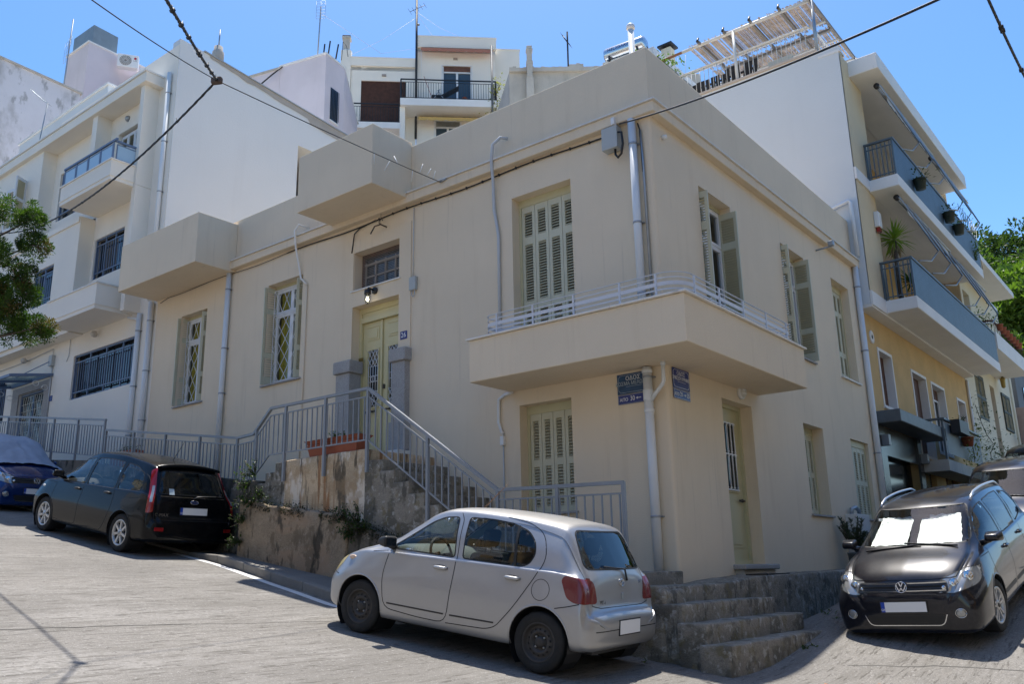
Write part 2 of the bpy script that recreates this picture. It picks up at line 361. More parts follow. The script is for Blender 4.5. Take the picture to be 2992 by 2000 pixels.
ribbon('white_line', [(-8.6,-2.16),(-7.3,-2.19),(-5.4,-2.56),(-3.6,-2.9),(-2.2,-2.95)], .13, LINE, ROAD, .005)

# rough weathered blocks
def rbox(x0, x1, y0, y1, z0, z1, r=.02, res=.14, amp=.012, fr=3.0, shear=None):
    mb = MB(); lo = Vector((x0,y0,z0)); hi = Vector((x1,y1,z1)); il = lo+Vector((r,r,r)); ih = hi-Vector((r,r,r))
    idx = {}
    def P(p):
        q = Vector((min(max(p[k], il[k]), ih[k]) for k in range(3))); d = Vector(p)-q
        if d.length > 1e-9: q = q+d.normalized()*r
        q = q+mnoise.noise_vector(q*fr)*amp+mnoise.noise_vector(q*fr*3.1)*amp*.4
        if shear: q = shear(q)
        return tuple(q)
    def V(p):
        k = tuple(round(c, 4) for c in p)
        if k not in idx: idx[k] = len(mb.v); mb.v.append(P(p))
        return idx[k]
    for ax in range(3):
        u, v = [(1,2),(2,0),(0,1)][ax]
        def coords(k):
            n = max(1, int(math.ceil((hi[k]-lo[k])/res))); c = [lo[k]+(hi[k]-lo[k])*i/n for i in range(n+1)]
            return sorted(set([round(t, 5) for t in c+[lo[k]+r, hi[k]-r]]))
        cu, cv = coords(u), coords(v)
        for side in (lo[ax], hi[ax]):
            for i in range(len(cu)-1):
                for j in range(len(cv)-1):
                    q = []
                    for (a, b) in ((cu[i],cv[j]),(cu[i+1],cv[j]),(cu[i+1],cv[j+1]),(cu[i],cv[j+1])):
                        p = [0,0,0]; p[ax] = side; p[u] = a; p[v] = b; q.append(V(tuple(p)))
                    if len(set(q)) == 4:
                        mb.f.append(tuple(q) if side == hi[ax] else tuple(q[::-1])); mb.sm.append(True)
    return mb

# ============================================================ main house
HOUSE = thing('corner_house', (0,0,0), label='cream plastered corner house with wrap-around balcony and pale green shutters', cat='house')
FX = lambda u, v, w: (u, w, v)        # left facade: u = x, v = z, depth +y
FY = lambda u, v, w: (-w, u, v)       # right facade: u = y, v = z, depth -x
def panel(f, u0, u1, v0, v1, ops, depth):
    mb = MB(); us = sorted({u0, u1, *[o[0] for o in ops], *[o[1] for o in ops]}); vs = sorted({v0, v1, *[o[2] for o in ops], *[o[3] for o in ops]})
    for i in range(len(us)-1):
        for j in range(len(vs)-1):
            cu, cv = (us[i]+us[i+1])/2, (vs[j]+vs[j+1])/2
            if any(o[0] < cu < o[1] and o[2] < cv < o[3] for o in ops): continue
            mb.quad(f(us[i],vs[j],0), f(us[i+1],vs[j],0), f(us[i+1],vs[j+1],0), f(us[i],vs[j+1],0))
    for a, b, c, d in ops:
        mb.quad(f(a,c,0), f(a,c,depth), f(a,d,depth), f(a,d,0)); mb.quad(f(b,c,0), f(b,d,0), f(b,d,depth), f(b,c,depth))
        mb.quad(f(a,d,0), f(a,d,depth), f(b,d,depth), f(b,d,0)); mb.quad(f(a,c,0), f(b,c,0), f(b,c,depth), f(a,c,depth))
    return mb
O_UP = (-2.70,-1.50,3.50,6.12); O_LOW = (-2.63,-1.64,.88,2.57); O_DOOR = (-6.61,-5.35,2.10,5.00); O_TR = (-6.60,-5.35,5.32,6.10)
O_W2 = (-9.32,-8.17,3.87,6.05); O_W1 = (-12.63,-11.58,3.86,6.02)
P_W1 = (1.47,2.66,3.50,6.06); P_W2 = (4.84,6.03,3.88,6.05); P_W3 = (7.61,8.72,3.87,6.05); P_DOOR = (1.70,2.80,.08,2.58); P_L1 = (5.07,6.08,.94,2.59); P_L2 = (7.66,8.80,.96,2.57)
YE = 9.33; XE = -13.75
def corner_round():
    """the plastered house corner, softened"""
    mb = MB(); r = .05; n = 6; V = []
    for k in range(n+1):
        a = math.pi/2*k/n; V += [(-r+r*math.sin(a), r-r*math.cos(a), -1.2), (-r+r*math.sin(a), r-r*math.cos(a), 6.72)]
    mb.add(V, [(2*k, 2*k+2, 2*k+3, 2*k+1) for k in range(n)], True); return mb
panel(FX, XE, -.05, -1.2, 6.72, [O_UP,O_LOW,O_DOOR,O_TR,O_W2,O_W1], .30).build('wall', PL, HOUSE)
panel(FY, .05, YE, -1.2, 6.72, [P_W1,P_W2,P_W3,P_DOOR,P_L1,P_L2], .30).build('wall', PL, HOUSE)
corner_round().build('wall_corner', PL, HOUSE)
MB().box(XE, XE+.2, .3, YE-.3, -1.2, 6.7).build('wall', PL, HOUSE)
MB().box(XE, -.3, YE-.2, YE-.01, -1.2, 6.7).build('wall', PL, HOUSE)
MB().box(XE, -.02, .02, YE-.02, 6.72, 6.9).build('roof_slab', PL, HOUSE)
# cornice: band + thin cap, then parapet
mb = MB()
def Lband(mb, off, z0, z1, inner=.1):
    """L shaped band round the corner, projecting off from both facades"""
    pts = [(-10.6,-off),(off,-off),(off,YE+.06),(-inner,YE+.06),(-inner,inner),(-10.6,inner)]
    mb.prism([(x,y,z0) for x,y in pts], (0,0,z1-z0)); return mb
Lband(mb, .13, 6.69, 6.86).bev(.012,2).build('cornice', PL, HOUSE)
mb = MB(); Lband(mb, .165, 6.862, 6.885).build('cornice_cap', MARB, HOUSE)
mb = MB(); pts = [(XE,0.004),(-.004,0.004),(-.004,YE),(-.2,YE),(-.2,.2),(XE,.2)]
mb.prism([(x,y,6.887) for x,y in pts], (0,0,7.89-6.887)); mb.bev(.015,2).build('parapet', PL, HOUSE)
MB().box(XE,-.2,YE-.2,YE-.002,6.9,7.88).build('parapet', PL, HOUSE)
MB().box(-7.16,-5.07,-1.0,.003,6.79,7.96).bev(.012,2).build('roof_box', PL, HOUSE)
MB().box(-13.80,-10.58,-1.0,.003,6.64,7.79).bev(.012,2).build('roof_box', PL, HOUSE)
# plaster frame round the door and transom
fr = MB(); z0f = 3.94
for a, b, c, d in ((-6.84,-6.61,z0f,6.36),(-5.35,-5.05,z0f,6.36),(-6.61,-5.35,6.10,6.36),(-6.61,-5.35,5.0,5.32)): fr.box(a, b, -.022, .004, c, d)
fr.build('door_surround', PL, HOUSE)
sl = MB(); sl.box(-6.66,-5.31,-.05,.28,5.30,5.325); sl.build('transom_sill', MARB, HOUSE)
# --- balcony
def loop_prism(mb, outer, inner, z0, z1):
    n = len(outer); V = [(x,y,z0) for x,y in outer]+[(x,y,z0) for x,y in inner]+[(x,y,z1) for x,y in outer]+[(x,y,z1) for x,y in inner]
    F = []
    for i in range(n-1):
        F += [(i,i+1,2*n+i+1,2*n+i), (n+i+1,n+i,3*n+i,3*n+i+1), (2*n+i,2*n+i+1,3*n+i+1,3*n+i), (i+1,i,n+i,n+i+1)]
    F += [(0,2*n,3*n,n), (n-1,2*n-1,4*n-1,3*n-1)]
    return mb.add(V, F)
BO = [(-2.80,.0),(-2.80,-1.0),(.85,-1.0),(.85,3.12),(.0,3.12)]
mb = MB(); mb.prism([(x,y,2.813) for x,y in [(-2.75,0),(-2.75,-.95),(.80,-.95),(.80,3.07),(0,3.07),(0,0)]], (0,0,.45)); mb.build('balcony_slab', PL, HOUSE)
mb = MB(); loop_prism(mb, [(-2.80,0),(-2.80,-1.0),(.85,-1.0),(.85,3.12),(0,3.12)], [(-2.68,0),(-2.68,-.88),(.73,-.88),(.73,3.0),(0,3.0)], 2.81, 3.46); mb.bev(.012,2); mb.build('balcony_upstand', PL, HOUSE)
CAPM = MB().box(0, 1, -.09, .09, 0, .03).bev(.006,1).mesh('cap_slab'); CAPM.materials.append(MARB)
def caps(a, b, n):
    a = Vector(a); b = Vector(b); d = b-a; L = d.length/n; ang = math.atan2(d.y, d.x)
    for i in range(n):
        p = a+d*(i/n); inst('cap_slab', CAPM, HOUSE, (p.x, p.y, 3.462), (0,0,ang), (L-.004,1,1))
caps((-2.84,-.95), (.80,-.95), 7); caps((.80,-1.04), (.80,3.16), 8); caps((-2.75,-.86), (-2.75,0), 2); caps((0,3.07), (.71,3.07), 2)
BR = empty('balcony_railing', (0,-.95,3.49), HOUSE)
def arc(cx, cy, r, a0, a1, n): return [(cx+r*math.cos(R_(a0+(a1-a0)*i/n)), cy+r*math.sin(R_(a0+(a1-a0)*i/n))) for i in range(n+1)]
RP = [(-2.12,-.48)]+arc(-2.38,-.74,.2,60,250,10)+[(-2.3,-.935)]+arc(.46,-.61,.325,-90,0,8)+[(.785,2.62)]+arc(.58,2.66,.2,0,170,8)
def flatbar(path, z, th, hh, mb):
    mb2 = mb
    for (a, b) in zip(path[:-1], path[1:]): mb2.beam((a[0],a[1],z), (b[0],b[1],z), th, hh)
    return mb2
for z, th, hh in ((3.815,.02,.008),(3.745,.008,.014),(3.665,.008,.052),(3.585,.008,.018)):
    flatbar(RP, z, th, hh, MB()).build('rail', BRAIL, BR)
PM = MB().box(-.012,.012,-.012,.012,0,.325).mesh('post'); PM.materials.append(BRAIL)
for p in ((-2.3,-.935),(-1.62,-.935),(-.90,-.935),(-.14,-.935),(.42,-.935),(.785,-.55),(.785,.2),(.785,.98),(.785,1.80),(.785,2.6),(-2.12,-.48)): inst('post', PM, BR, (p[0],p[1],3.49))
# --- shutters
def louvers(mb, w_, z0, z1, M, sp=.046, d=.03):
    n = max(1, int((z1-z0)/sp)); sp = (z1-z0)/n
    for i in range(n):
        zc = z0+sp*(i+.5); mb.add([M @ Vector(p) for p in ((0,-.014,zc-.017),(w_,-.014,zc-.017),(w_,.014,zc+.015),(0,.014,zc+.015),(0,-.017,zc-.011),(w_,-.017,zc-.011),(w_,.011,zc+.021),(0,.011,zc+.021))],
                                  [(0,1,2,3),(7,6,5,4),(0,4,5,1),(1,5,6,2),(2,6,7,3),(3,7,4,0)])
def shutter(M, w_, h, tiers, parent=None, st=.055, m=None):
    """leaf in local x (width) z (height), thickness along y"""
    parent = parent or HOUSE; m = m or SHUT
    mb = MB(); t = .017
    mb.box(0,st,-t,t,0,h,M); mb.box(w_-st,w_,-t,t,0,h,M)
    zz = [0]+[q for a, b in tiers for q in (a*h, b*h)]+[h]
    for k in range(0, len(zz), 2): mb.box(st,w_-st,-t,t,zz[k],zz[k+1],M)
    s_ = mb.build('shutter', m, parent)
    lv = MB()
    for a, b in tiers: louvers(lv, w_-2*st, a*h, b*h, M @ Matrix.Translation((st,0,0)))
    lv.build('louvers', LOUV, s_, kind='stuff')
    return s_
T3 = [(.08,.27),(.325,.725),(.78,.955)]; T2 = [(.06,.46),(.53,.93)]
def MX(x, y, z, ang=0): return Matrix.Translation((x,y,z)) @ Matrix.Rotation(R_(ang), 4, 'Z')
def closed(face, o, tiers, depth=.22, n=4, head=.13):
    u0, u1, v0, v1 = o; wl = (u1-u0-.1)/n; h = v1-v0-head-.02
    fr = MB(); f = FX if face == 'x' else FY
    def fbox(a, b, c, d, w0, w1):
        P = [f(uu, vv, ww) for uu in (a, b) for vv in (c, d) for ww in (w0, w1)]; xs = [p[0] for p in P]; ys = [p[1] for p in P]; zs = [p[2] for p in P]
        fr.box(min(xs),max(xs),min(ys),max(ys),min(zs),max(zs))
    fbox(u0,u0+.05,v0,v1,depth-.03,depth+.07); fbox(u1-.05,u1,v0,v1,depth-.03,depth+.07); fbox(u0+.05,u1-.05,v1-head,v1,depth-.03,depth+.07); fbox(u0+.05,u1-.05,v0,v0+.02,depth-.03,depth+.07)
    fr.build('shutter_frame', SAGE, HOUSE)
    for k in range(n):
        uu = u0+.05+wl*k
        M = MX(uu+.004, depth, v0+.02) if face == 'x' else MX(-depth, uu+.004, v0+.02, 90)
        shutter(M, wl-.008, h, tiers)
closed('x', O_UP, T3); closed('x', O_LOW, T2)
closed('y', P_W3, T3, depth=.2); closed('y', P_L1, T2, depth=.24); closed('y', P_L2, T2, depth=.1)
def sill(face, o, out=.05, m=None):
    mb = MB(); u0, u1, v0, _ = o
    if face == 'x': mb.box(u0-.06,u1+.06,-out,.28,v0-.03,v0+.001)
    else: mb.box(-.28,out,u0-.05,u1+.05,v0-.03,v0+.001)
    mb.build('sill', m or GRAN, HOUSE)
for o in (O_W2,O_W1,O_LOW): sill('x', o)
for o in (P_W2,P_L1,P_L2): sill('y', o)
sill('y', P_W3, m=MARB)
# --- glazed windows with open shutters
def frame_rect(mb, u0, u1, v0, v1, f, w0, w1, t):
    def b(a, c, d, e):
        P = [f(uu, vv, ww) for uu in (a, c) for vv in (d, e) for ww in (w0, w1)]
        mb.box(min(p[0] for p in P),max(p[0] for p in P),min(p[1] for p in P),max(p[1] for p in P),min(p[2] for p in P),max(p[2] for p in P))
    b(u0,u0+t,v0,v1); b(u1-t,u1,v0,v1); b(u0+t,u1-t,v0,v0+t); b(u0+t,u1-t,v1-t,v1)
def window(face, o, lattice=False, curtain=False):
    f = FX if face == 'x' else FY; u0, u1, v0, v1 = o; um = (u0+u1)/2; vt = v0+(v1-v0)*.70
    W = empty('window', f(um, v0, .24), HOUSE)
    fr = MB(); frame_rect(fr, u0, u1, v0, v1-.06, f, .22, .29, .06)
    frame_rect(fr, u0+.06, um, v0+.06, vt, f, .20, .25, .055); frame_rect(fr, um, u1-.06, v0+.06, vt, f, .20, .25, .055)
    frame_rect(fr, u0+.06, um, vt+.03, v1-.12, f, .20, .25, .05); frame_rect(fr, um, u1-.06, vt+.03, v1-.12, f, .20, .25, .05)
    P = [f(u0+.05,vt,.215), f(u1-.05,vt+.04,.28)]; fr.box(P[0][0],P[1][0],P[0][1],P[1][1],P[0][2],P[1][2])
    fr.build('frame', WFR, W)
    hd = MB(); P = [f(u0,v1-.07,.2), f(u1,v1,.29)]; hd.box(P[0][0],P[1][0],P[0][1],P[1][1],P[0][2],P[1][2]); hd.build('head', SAGE, W)
    for a, b in ((u0+.1, um-.04), (um+.04, u1-.1)):
        for c, d in ((v0+.1, vt-.04), (vt+.07, v1-.16)):
            g = MB(); g.quad(f(a,c,.235), f(b,c,.235), f(b,d,.235), f(a,d,.235)); g.build('pane', GLW, W)
    if lattice:
        lt = MB(); t = .007
        for (c, d) in ((v0+.03, vt), (vt+.05, v1-.1)):
            nu = 4; su = (u1-u0-.06)/nu; a0 = u0+.03; hgt_ = d-c; sv = su*1.55; nv = int(round(hgt_/sv)); sv = hgt_/max(1, nv)
            for i in range(-nv, nu):
                for sgn in (1, -1):
                    # diagonal bars clipped to the opening
                    pts = []
                    for k in range(nv+1):
                        uu = (i+k) if sgn == 1 else (nu-(i+k)); 
                        if -1e-6 <= uu <= nu+1e-6: pts.append((a0+uu*su, c+k*sv))
                    if len(pts) >= 2: lt.beam(f(*pts[0], .16), f(*pts[-1], .16), .007, .010)
            for vv in (c, d): lt.beam(f(u0+.02,vv,.16), f(u1-.02,vv,.16), .012)
        lt.beam(f(u0+.02,v0+.02,.16), f(u0+.02,v1-.1,.16), .012); lt.beam(f(u1-.02,v0+.02,.16), f(u1-.02,v1-.1,.16), .012)
        lt.build('lattice', WFR, W)
    if curtain:
        cu = MB(); n = 60; V = []
        for i in range(n+1):
            uu = u0+.05+(u1-u0-.1)*i/n; ww = .33+.03*math.sin(i*.95)+.015*math.sin(i*2.3)
            V += [f(uu, v0+.02, ww), f(uu, v1-.05, ww)]
        cu.add(V, [(2*i,2*i+2,2*i+3,2*i+1) for i in range(n)], True); cu.build('curtain', CURT, W)
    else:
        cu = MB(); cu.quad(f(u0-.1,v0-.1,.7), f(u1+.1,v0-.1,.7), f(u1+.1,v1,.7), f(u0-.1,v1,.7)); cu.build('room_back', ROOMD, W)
for o in (O_W2, O_W1): window('x', o, True, True)
for o in (P_W1, P_W2): window('y', o)
hS = 2.10
shutter(MX(-9.345,-.07,3.90,84), .33, hS, T3); shutter(MX(-8.195,.245,3.90,-118), .30, hS, T3)
shutter(MX(-12.66,-.07,3.89,84), .33, hS-.02, T3); shutter(MX(-11.605,.245,3.89,-118), .30, hS-.02, T3)
# right facade leaves: near leaf turned, far leaf square to the wall
for o, h in ((P_W1, 2.42), (P_W2, 2.08)):
    shutter(MX(-.21,o[0]+.03,o[2]+.03,2), .34, h, T3); shutter(MX(.115,o[1]-.035,o[2]+.03,178), .35, h, T3)
# --- door 26
D = empty('double_door', (-5.98,.22,2.1), HOUSE)
xl, xr, zb, zt = -6.61, -5.35, 2.10, 5.00
mb = MB(); mb.box(xl,xl+.07,.17,.29,zb,zt); mb.box(xr-.07,xr,.17,.29,zb,zt); mb.box(xl+.07,xr-.07,.17,.29,zt-.10,zt); mb.box(xl+.07,xr-.07,.15,.29,zt-.30,zt-.20)
mb.box(xl+.07,xr-.07,.19,.27,zt-.2,zt-.1); mb.build('door_frame', DOORG, D)
xm = (xl+xr)/2
def door_leaf(a, b, top, parent, glass=True):
    """panelled leaf with an arched grille opening"""
    w_ = b-a; lf = empty('door_leaf', (a,.24,zb), parent)
    mb = MB(); y0, y1 = .22, .27; gz0, gz1 = zb+.95, top-.55; gx0, gx1 = a+.15, b-.13
    mb.box(a,b,y0,y1,zb,gz0); mb.box(a,b,y0,y1,gz1,top); mb.box(a,gx0,y0,y1,gz0,gz1); mb.box(gx1,b,y0,y1,gz0,gz1)
    # raised panels, mouldings
    for (c, d, e, g) in ((a+.13,b-.11,zb+.12,zb+.72),(a+.13,b-.11,top-.36,top-.12)):
        mb.box(c,d,y0-.012,y0,e,g); mb.box(c+.04,d-.04,y0-.024,y0-.012,e+.04,g-.04)
    for t in range(7):
        u = t/6; mb.box(gx0-.035+.0*u,gx0-.012,y0-.02,y0,gz0+(gz1-gz0)*t/7,gz0+(gz1-gz0)*(t+1)/7-.002)
    mb.box(gx1+.012,gx1+.035,y0-.02,y0,gz0,gz1); mb.box(gx0-.035,gx1+.035,y0-.02,y0,gz1,gz1+.025); mb.box(gx0-.035,gx1+.035,y0-.02,y0,gz0-.025,gz0)
    mb.prism([(a+.1,y0-.012,top-.1),(b-.08,y0-.012,top-.1),((a+b)/2,y0-.012,top-.02)], (0,.012,0))
    mb.box(b-.045,b-.005,y0-.03,y0,zb,top) if b < xm+.01 else None
    mb.build('leaf_panel', DOORG, lf)
    g = MB(); g.quad((gx0,.25,gz0),(gx1,.25,gz0),(gx1,.25,gz1),(gx0,.25,gz1)); g.build('pane', GLD, lf)
    gr = MB(); r = .006; W = gx1-gx0; H = gz1-gz0; yy = .212
    z = lambda t: gz0+H*t
    for s_ in range(3):
        xx = gx0+W*(.25+.25*s_); gr.tube([(xx,yy,z(.27)),(xx,yy,z(.71))], r, 6)
    for xx in (gx0+.012, gx1-.012): gr.tube([(xx,yy,z(.27)),(xx,yy,z(.71))], r, 6)
    for (c, d) in ((0,.27),(.71,1.0)):
        n = 2; hh = (d-c)/n
        for i in range(n):
            for k in range(3):
                x0 = gx0+W*k/3; x1 = gx0+W*(k+1)/3
                gr.tube([(x0,yy,z(c+hh*i)),(x1,yy,z(c+hh*(i+1)))], r, 6); gr.tube([(x1,yy,z(c+hh*i)),(x0,yy,z(c+hh*(i+1)))], r, 6)
    for t in (.27,.44,.54,.71): gr.tube([(gx0,yy,z(t)),(gx1,yy,z(t))], r, 6)
    cx = (gx0+gx1)/2
    gr.tube([(cx+.055*math.cos(q*.5),yy-.004,z(.49)+.055*math.sin(q*.5)) for q in range(14)], r, 6)
    for sx in (gx0+.03, gx1-.03):
        for zz in (z(.98), z(.02)): gr.tube([(sx+.022*math.cos(q*.7),yy,zz+.022*math.sin(q*.7)) for q in range(8)], .005, 5)
    gr.build('grille', WFR, lf)
    hd = MB(); hx = (a+b)/2; hd.tube([(hx-.13,.17,zb+.86),(hx+.13,.17,zb+.86)], .014, 8)
    for q in (-.13,-.05,.05,.13): hd.lathe([(0,-.022),(.022,-.01),(.022,.01),(0,.022)], (hx+q,.17,zb+.86), 'x', 10)
    for q in (-.1,.1): hd.tube([(hx+q,.17,zb+.86),(hx+q,.225,zb+.86)], .011, 6)
    hd.build('handle', IRON, lf)
door_leaf(xl+.075, xm-.004, zt-.305, D); door_leaf(xm+.004, xr-.075, zt-.305, D)
MB().box(xm+.02,xm+.055,.19,.22,3.36,3.44).build('lock_plate', IRON, D)
# transom window
T = empty('transom_window', (-5.98,.25,5.32), HOUSE)
mb = MB(); frame_rect(mb, -6.60,-5.35,5.325,6.10, FX, .20,.27,.075); mb.build('frame', BROWN, T)
mb = MB(); mb.quad((-6.53,.24,5.40),(-5.42,.24,5.40),(-5.42,.24,6.02),(-6.53,.24,6.02)); mb.build('pane', GLD, T)
mb = MB()
for k in range(5): mb.box(-6.52+k*.272,-6.495+k*.272,.205,.235,5.40,5.93)
mb.box(-6.53,-5.42,.205,.235,5.62,5.645); mb.box(-6.53,-5.42,.20,.235,5.86,5.90); mb.build('muntin', mat('bleached_wood', (.42,.35,.29), .8), T)
mb = MB()
for k in range(38): mb.box(-6.56+k*.0322,-6.5565+k*.0322,.190,.1935,5.33,6.09)
for k in range(23): mb.box(-6.58,-5.37,.187,.190,5.34+k*.033,5.3435+k*.033)
mb.build('wire_screen', mat('screen_wire', (.30,.29,.28), .6), T)
# granite jamb pillars
for nm, (a, b, yo) in (('l', (-6.90,-6.52,-.13)), ('r', (-5.40,-5.07,-.13))):
    p = empty('door_pillar', (a,0,2.1), HOUSE)
    MB().box(a,b,yo,.16,2.62,3.70).bev(.012,2).build('shaft', GRAN, p)
    MB().box(a-.045,b+.045,yo-.045,.17,3.70,3.94).bev(.02,2).build('cap', GRAN, p)
    MB().box(a-.03,b+.03,yo-.03,.17,2.11,2.62).bev(.012,2).build('plinth', GRAN, p)
MB().box(-6.95,-5.02,-.30,.28,1.935,2.10).bev(.012,2).build('doorstep', MARB, HOUSE)
# side street door
SD = empty('panelled_door', (-.25,2.25,.08), HOUSE)
ya, yb, za, zc_ = P_DOOR[0], P_DOOR[1], P_DOOR[2], P_DOOR[3]
mb = MB(); frame_rect(mb, ya, yb, za, zc_, FY, .20, .30, .06); mb.build('door_frame', SAGE, SD)
mb = MB(); mb.box(-.29,-.25,ya+.06,yb-.06,za+.06,zc_-.06)
for c, d, e, g in ((ya+.2,yb-.2,za+.25,za+.95),):
    mb.box(-.25,-.238,c,d,e,g); mb.box(-.238,-.226,c+.05,d-.05,e+.05,g-.05)
mb.box(-.25,-.23,ya+.24,yb-.24,1.18,2.32); mb.build('leaf_panel', SAGE, SD)
MB().box(-.232,-.226,ya+.28,yb-.28,1.22,2.28).build('pane', GLD, SD)
mb = MB()
for k in range(5):
    yy = ya+.30+k*.125; mb.tube([(-.21,yy,1.2),(-.21,yy,2.3)], .011, 8)
    for zz in (1.25,1.75,1.82,2.25): mb.lathe([(0,-.02),(.019,-.008),(.019,.008),(0,.02)], (-.21,yy,zz), 'z', 8)
for zz in (1.22,1.78,2.28): mb.beam((-.212,ya+.25,zz),(-.212,yb-.25,zz), .02)
mb.build('grille', WFR, SD)
mb = MB(); mb.tube([(-.2,yb-.30,1.06),(-.2,yb-.12,1.06)], .016, 8); mb.lathe([(0,-.03),(.03,-.01),(.03,.01),(0,.03)], (-.2,yb-.2,1.06), 'x', 10); mb.build('handle', IRON, SD)
MB().box(-.3,.20,ya-.06,yb+.1,.0,.078).bev(.02,3).build('doorstep', GRAN, HOUSE)
MB().box(-.02,.14,ya-.0,yb+.04,-.16,.0).build('doorstep', OLDC, HOUSE)
# --- downpipes, brackets
def downpipe(pts, r, clips, face, parent=None, m=None):
    o = MB().tube(pts, r, 14).build('downpipe', m or PVC, parent or HOUSE)
    for z in clips:
        p = None
        for a, b in zip(pts[:-1], pts[1:]):
            if min(a[2],b[2]) <= z <= max(a[2],b[2]) and abs(a[2]-b[2]) > .05:
                t = (z-a[2])/(b[2]-a[2]); p = [a[k]+(b[k]-a[k])*t for k in range(3)]
        if p:
            c = MB(); c.lathe([(r+.002,-.016),(r+.006,-.014),(r+.006,.014),(r+.002,.016)], p, 'z', 14)
            if face == 'x': c.box(p[0]-r-.02,p[0]+r+.02,p[1]+r*.6,p[1]+r+.03,p[2]-.008,p[2]+.008)
            else: c.box(p[0]-r-.03,p[0]-r*.6,p[1]-r-.02,p[1]+r+.02,p[2]-.008,p[2]+.008)
            c.build('pipe_clip', CLIP, o)
    return o
downpipe([(-.28,-.085,6.69),(-.275,-.085,3.28)], .062, (6.28,5.0,3.9), 'x')
dp = downpipe([(-.265,-.09,2.80),(-.265,-.09,-.02)], .066, (2.66,.72), 'x')
for z, r, h in ((2.74,.076,.05),(2.40,.074,.16),(2.18,.073,.06)): MB().lathe([(r-.006,-h/2),(r,-h/2+.01),(r,h/2-.01),(r-.006,h/2)], (-.265,-.09,z), 'z', 16).build('pipe_collar', PVC, dp)
MB().tube([(-.23,-.09,2.30),(-.12,-.14,2.40),(.02,-.19,2.50),(.045,-.195,2.54),(.05,-.195,2.83)], .028, 10).build('branch_pipe', PVC, dp)
MB().lathe([(.034,-.03),(.036,.03)], (.05,-.195,2.79), 'z', 12).build('pipe_collar', PVC, dp)
downpipe([(-10.70,-.07,6.66),(-10.72,-.07,1.9)], .058, (6.25,4.9,3.9), 'x')
downpipe([(-13.90,-.08,6.62),(-13.92,-.08,2.2)], .068, (6.15,4.9,3.7), 'x')
downpipe([(.075,9.20,6.70),(.075,9.20,-.05)], .066, (6.2,4.7,2.4), 'y')
# flexible conduits
MB().tube([(-2.72,-.05,7.22),(-2.80,-.15,7.23),(-2.93,-.2,7.12),(-2.99,-.17,6.85),(-3.03,-.08,6.5),(-3.05,-.04,6.0),(-3.0,-.035,5.72),(-2.97,-.03,5.5),(-2.98,-.03,3.5)], .028, 8).build('conduit', COND, HOUSE)
MB().tube([(-8.0,-.03,7.0),(-8.12,-.2,7.06),(-8.22,-.22,6.95),(-8.24,-.16,6.6),(-8.24,-.05,6.2),(-8.2,-.03,5.95),(-8.0,-.03,5.78)], .022, 8).build('conduit', WHT, HOUSE)
MB().tube([(-8.0,-.02,5.78),(-8.02,-.02,2.0)], .012, 6).build('conduit', PL, HOUSE)
MB().tube([(-2.72,-.06,2.79),(-2.88,-.04,2.78),(-3.02,-.03,2.72),(-3.03,-.03,2.35),(-2.98,-.03,2.2),(-2.94,-.03,2.15)], .026, 8).build('conduit', PVC, HOUSE)
MB().tube([(-2.95,-.02,2.15),(-2.95,-.02,.2)], .011, 6).build('conduit', COND, HOUSE)
MB().box(-2.99,-2.92,-.06,-.005,1.98,2.12).build('junction_box', WHT, HOUSE)
MB().tube([(-.17,-.03,6.5),(-.15,-.03,5.9),(-.14,-.03,3.3)], .02, 8).build('conduit', GALV, HOUSE)
MB().tube([(-.2,-.04,6.62),(-.17,-.04,6.5),(-.16,-.035,5.8)], .012, 6).build('cable', BLK, HOUSE)
# cable run under the cornice with clips
mb = MB(); pts = [(-13.6,-.025,6.55)]; xx = -13.6
while xx < -.8: xx += .35; pts.append((xx,-.025,6.62+.02*math.sin(xx*2.1)))
MB().tube(pts[:15], .007, 5).build('cable', BLK, HOUSE); MB().tube(pts[14:], .013, 6).build('cable', BLK, HOUSE)
MB().tube([(-6.0,-.025,6.63),(-6.45,-.03,6.58),(-6.6,-.03,6.5),(-6.63,-.03,6.3),(-6.66,-.03,6.12)], .012, 6).build('cable', BLK, HOUSE)
CLM = MB().box(-.012,.012,-.02,.01,-.02,.02).mesh('cable_clip'); CLM.materials.append(BLK)
for k in range(14): inst('cable_clip', CLM, HOUSE, (-5.9+k*.37,-.025,6.62+.02*math.sin((-5.9+k*.37)*2.1)))
MB().tube([(-4.98,-.02,6.6),(-4.99,-.02,5.22)], .008, 5).build('cable', COND, HOUSE)
# entrance bits
def thing1(mb, name, m, label, cat, group=None): return mb.build(name, m, None, label=label, cat=cat, group=group)
jb = thing('junction_box', (-4.97,-.03,5.1), label='small grey junction box on the wall right of the door transom', cat='junction box')
MB().box(-5.05,-4.89,-.07,-.002,4.99,5.24).bev(.01,2).build('body', BOXG, jb)
MB().tube([(-4.99,-.04,4.99),(-5.0,-.05,4.9),(-4.96,-.05,4.86),(-4.92,-.05,4.9),(-4.93,-.04,4.99)], .009, 6).build('cable_loop', COND, jb)
ub = thing('utility_box', (-.64,-.09,6.3), label='grey cable distribution box below the cornice at the house corner', cat='utility box')
MB().box(-.78,-.50,-.17,-.004,6.29,6.66).bev(.012,2).build('body', BOXG, ub)
MB().tube([(-.52,-.12,6.55),(-.42,-.16,6.5),(-.40,-.17,6.3),(-.44,-.16,6.15),(-.52,-.13,6.12),(-.58,-.1,6.2),(-.58,-.1,6.29)], .018, 8).build('cable_loop', BLK, ub)
MB().box(-.58,-.52,-.2,-.12,6.66,6.78).bev(.01,2).build('insulator', WHT, ub)
wl = thing('wall_lamp', (-5.97,0,5.19), label='lit bulkhead lantern with wire cage above the green double door', cat='lamp')
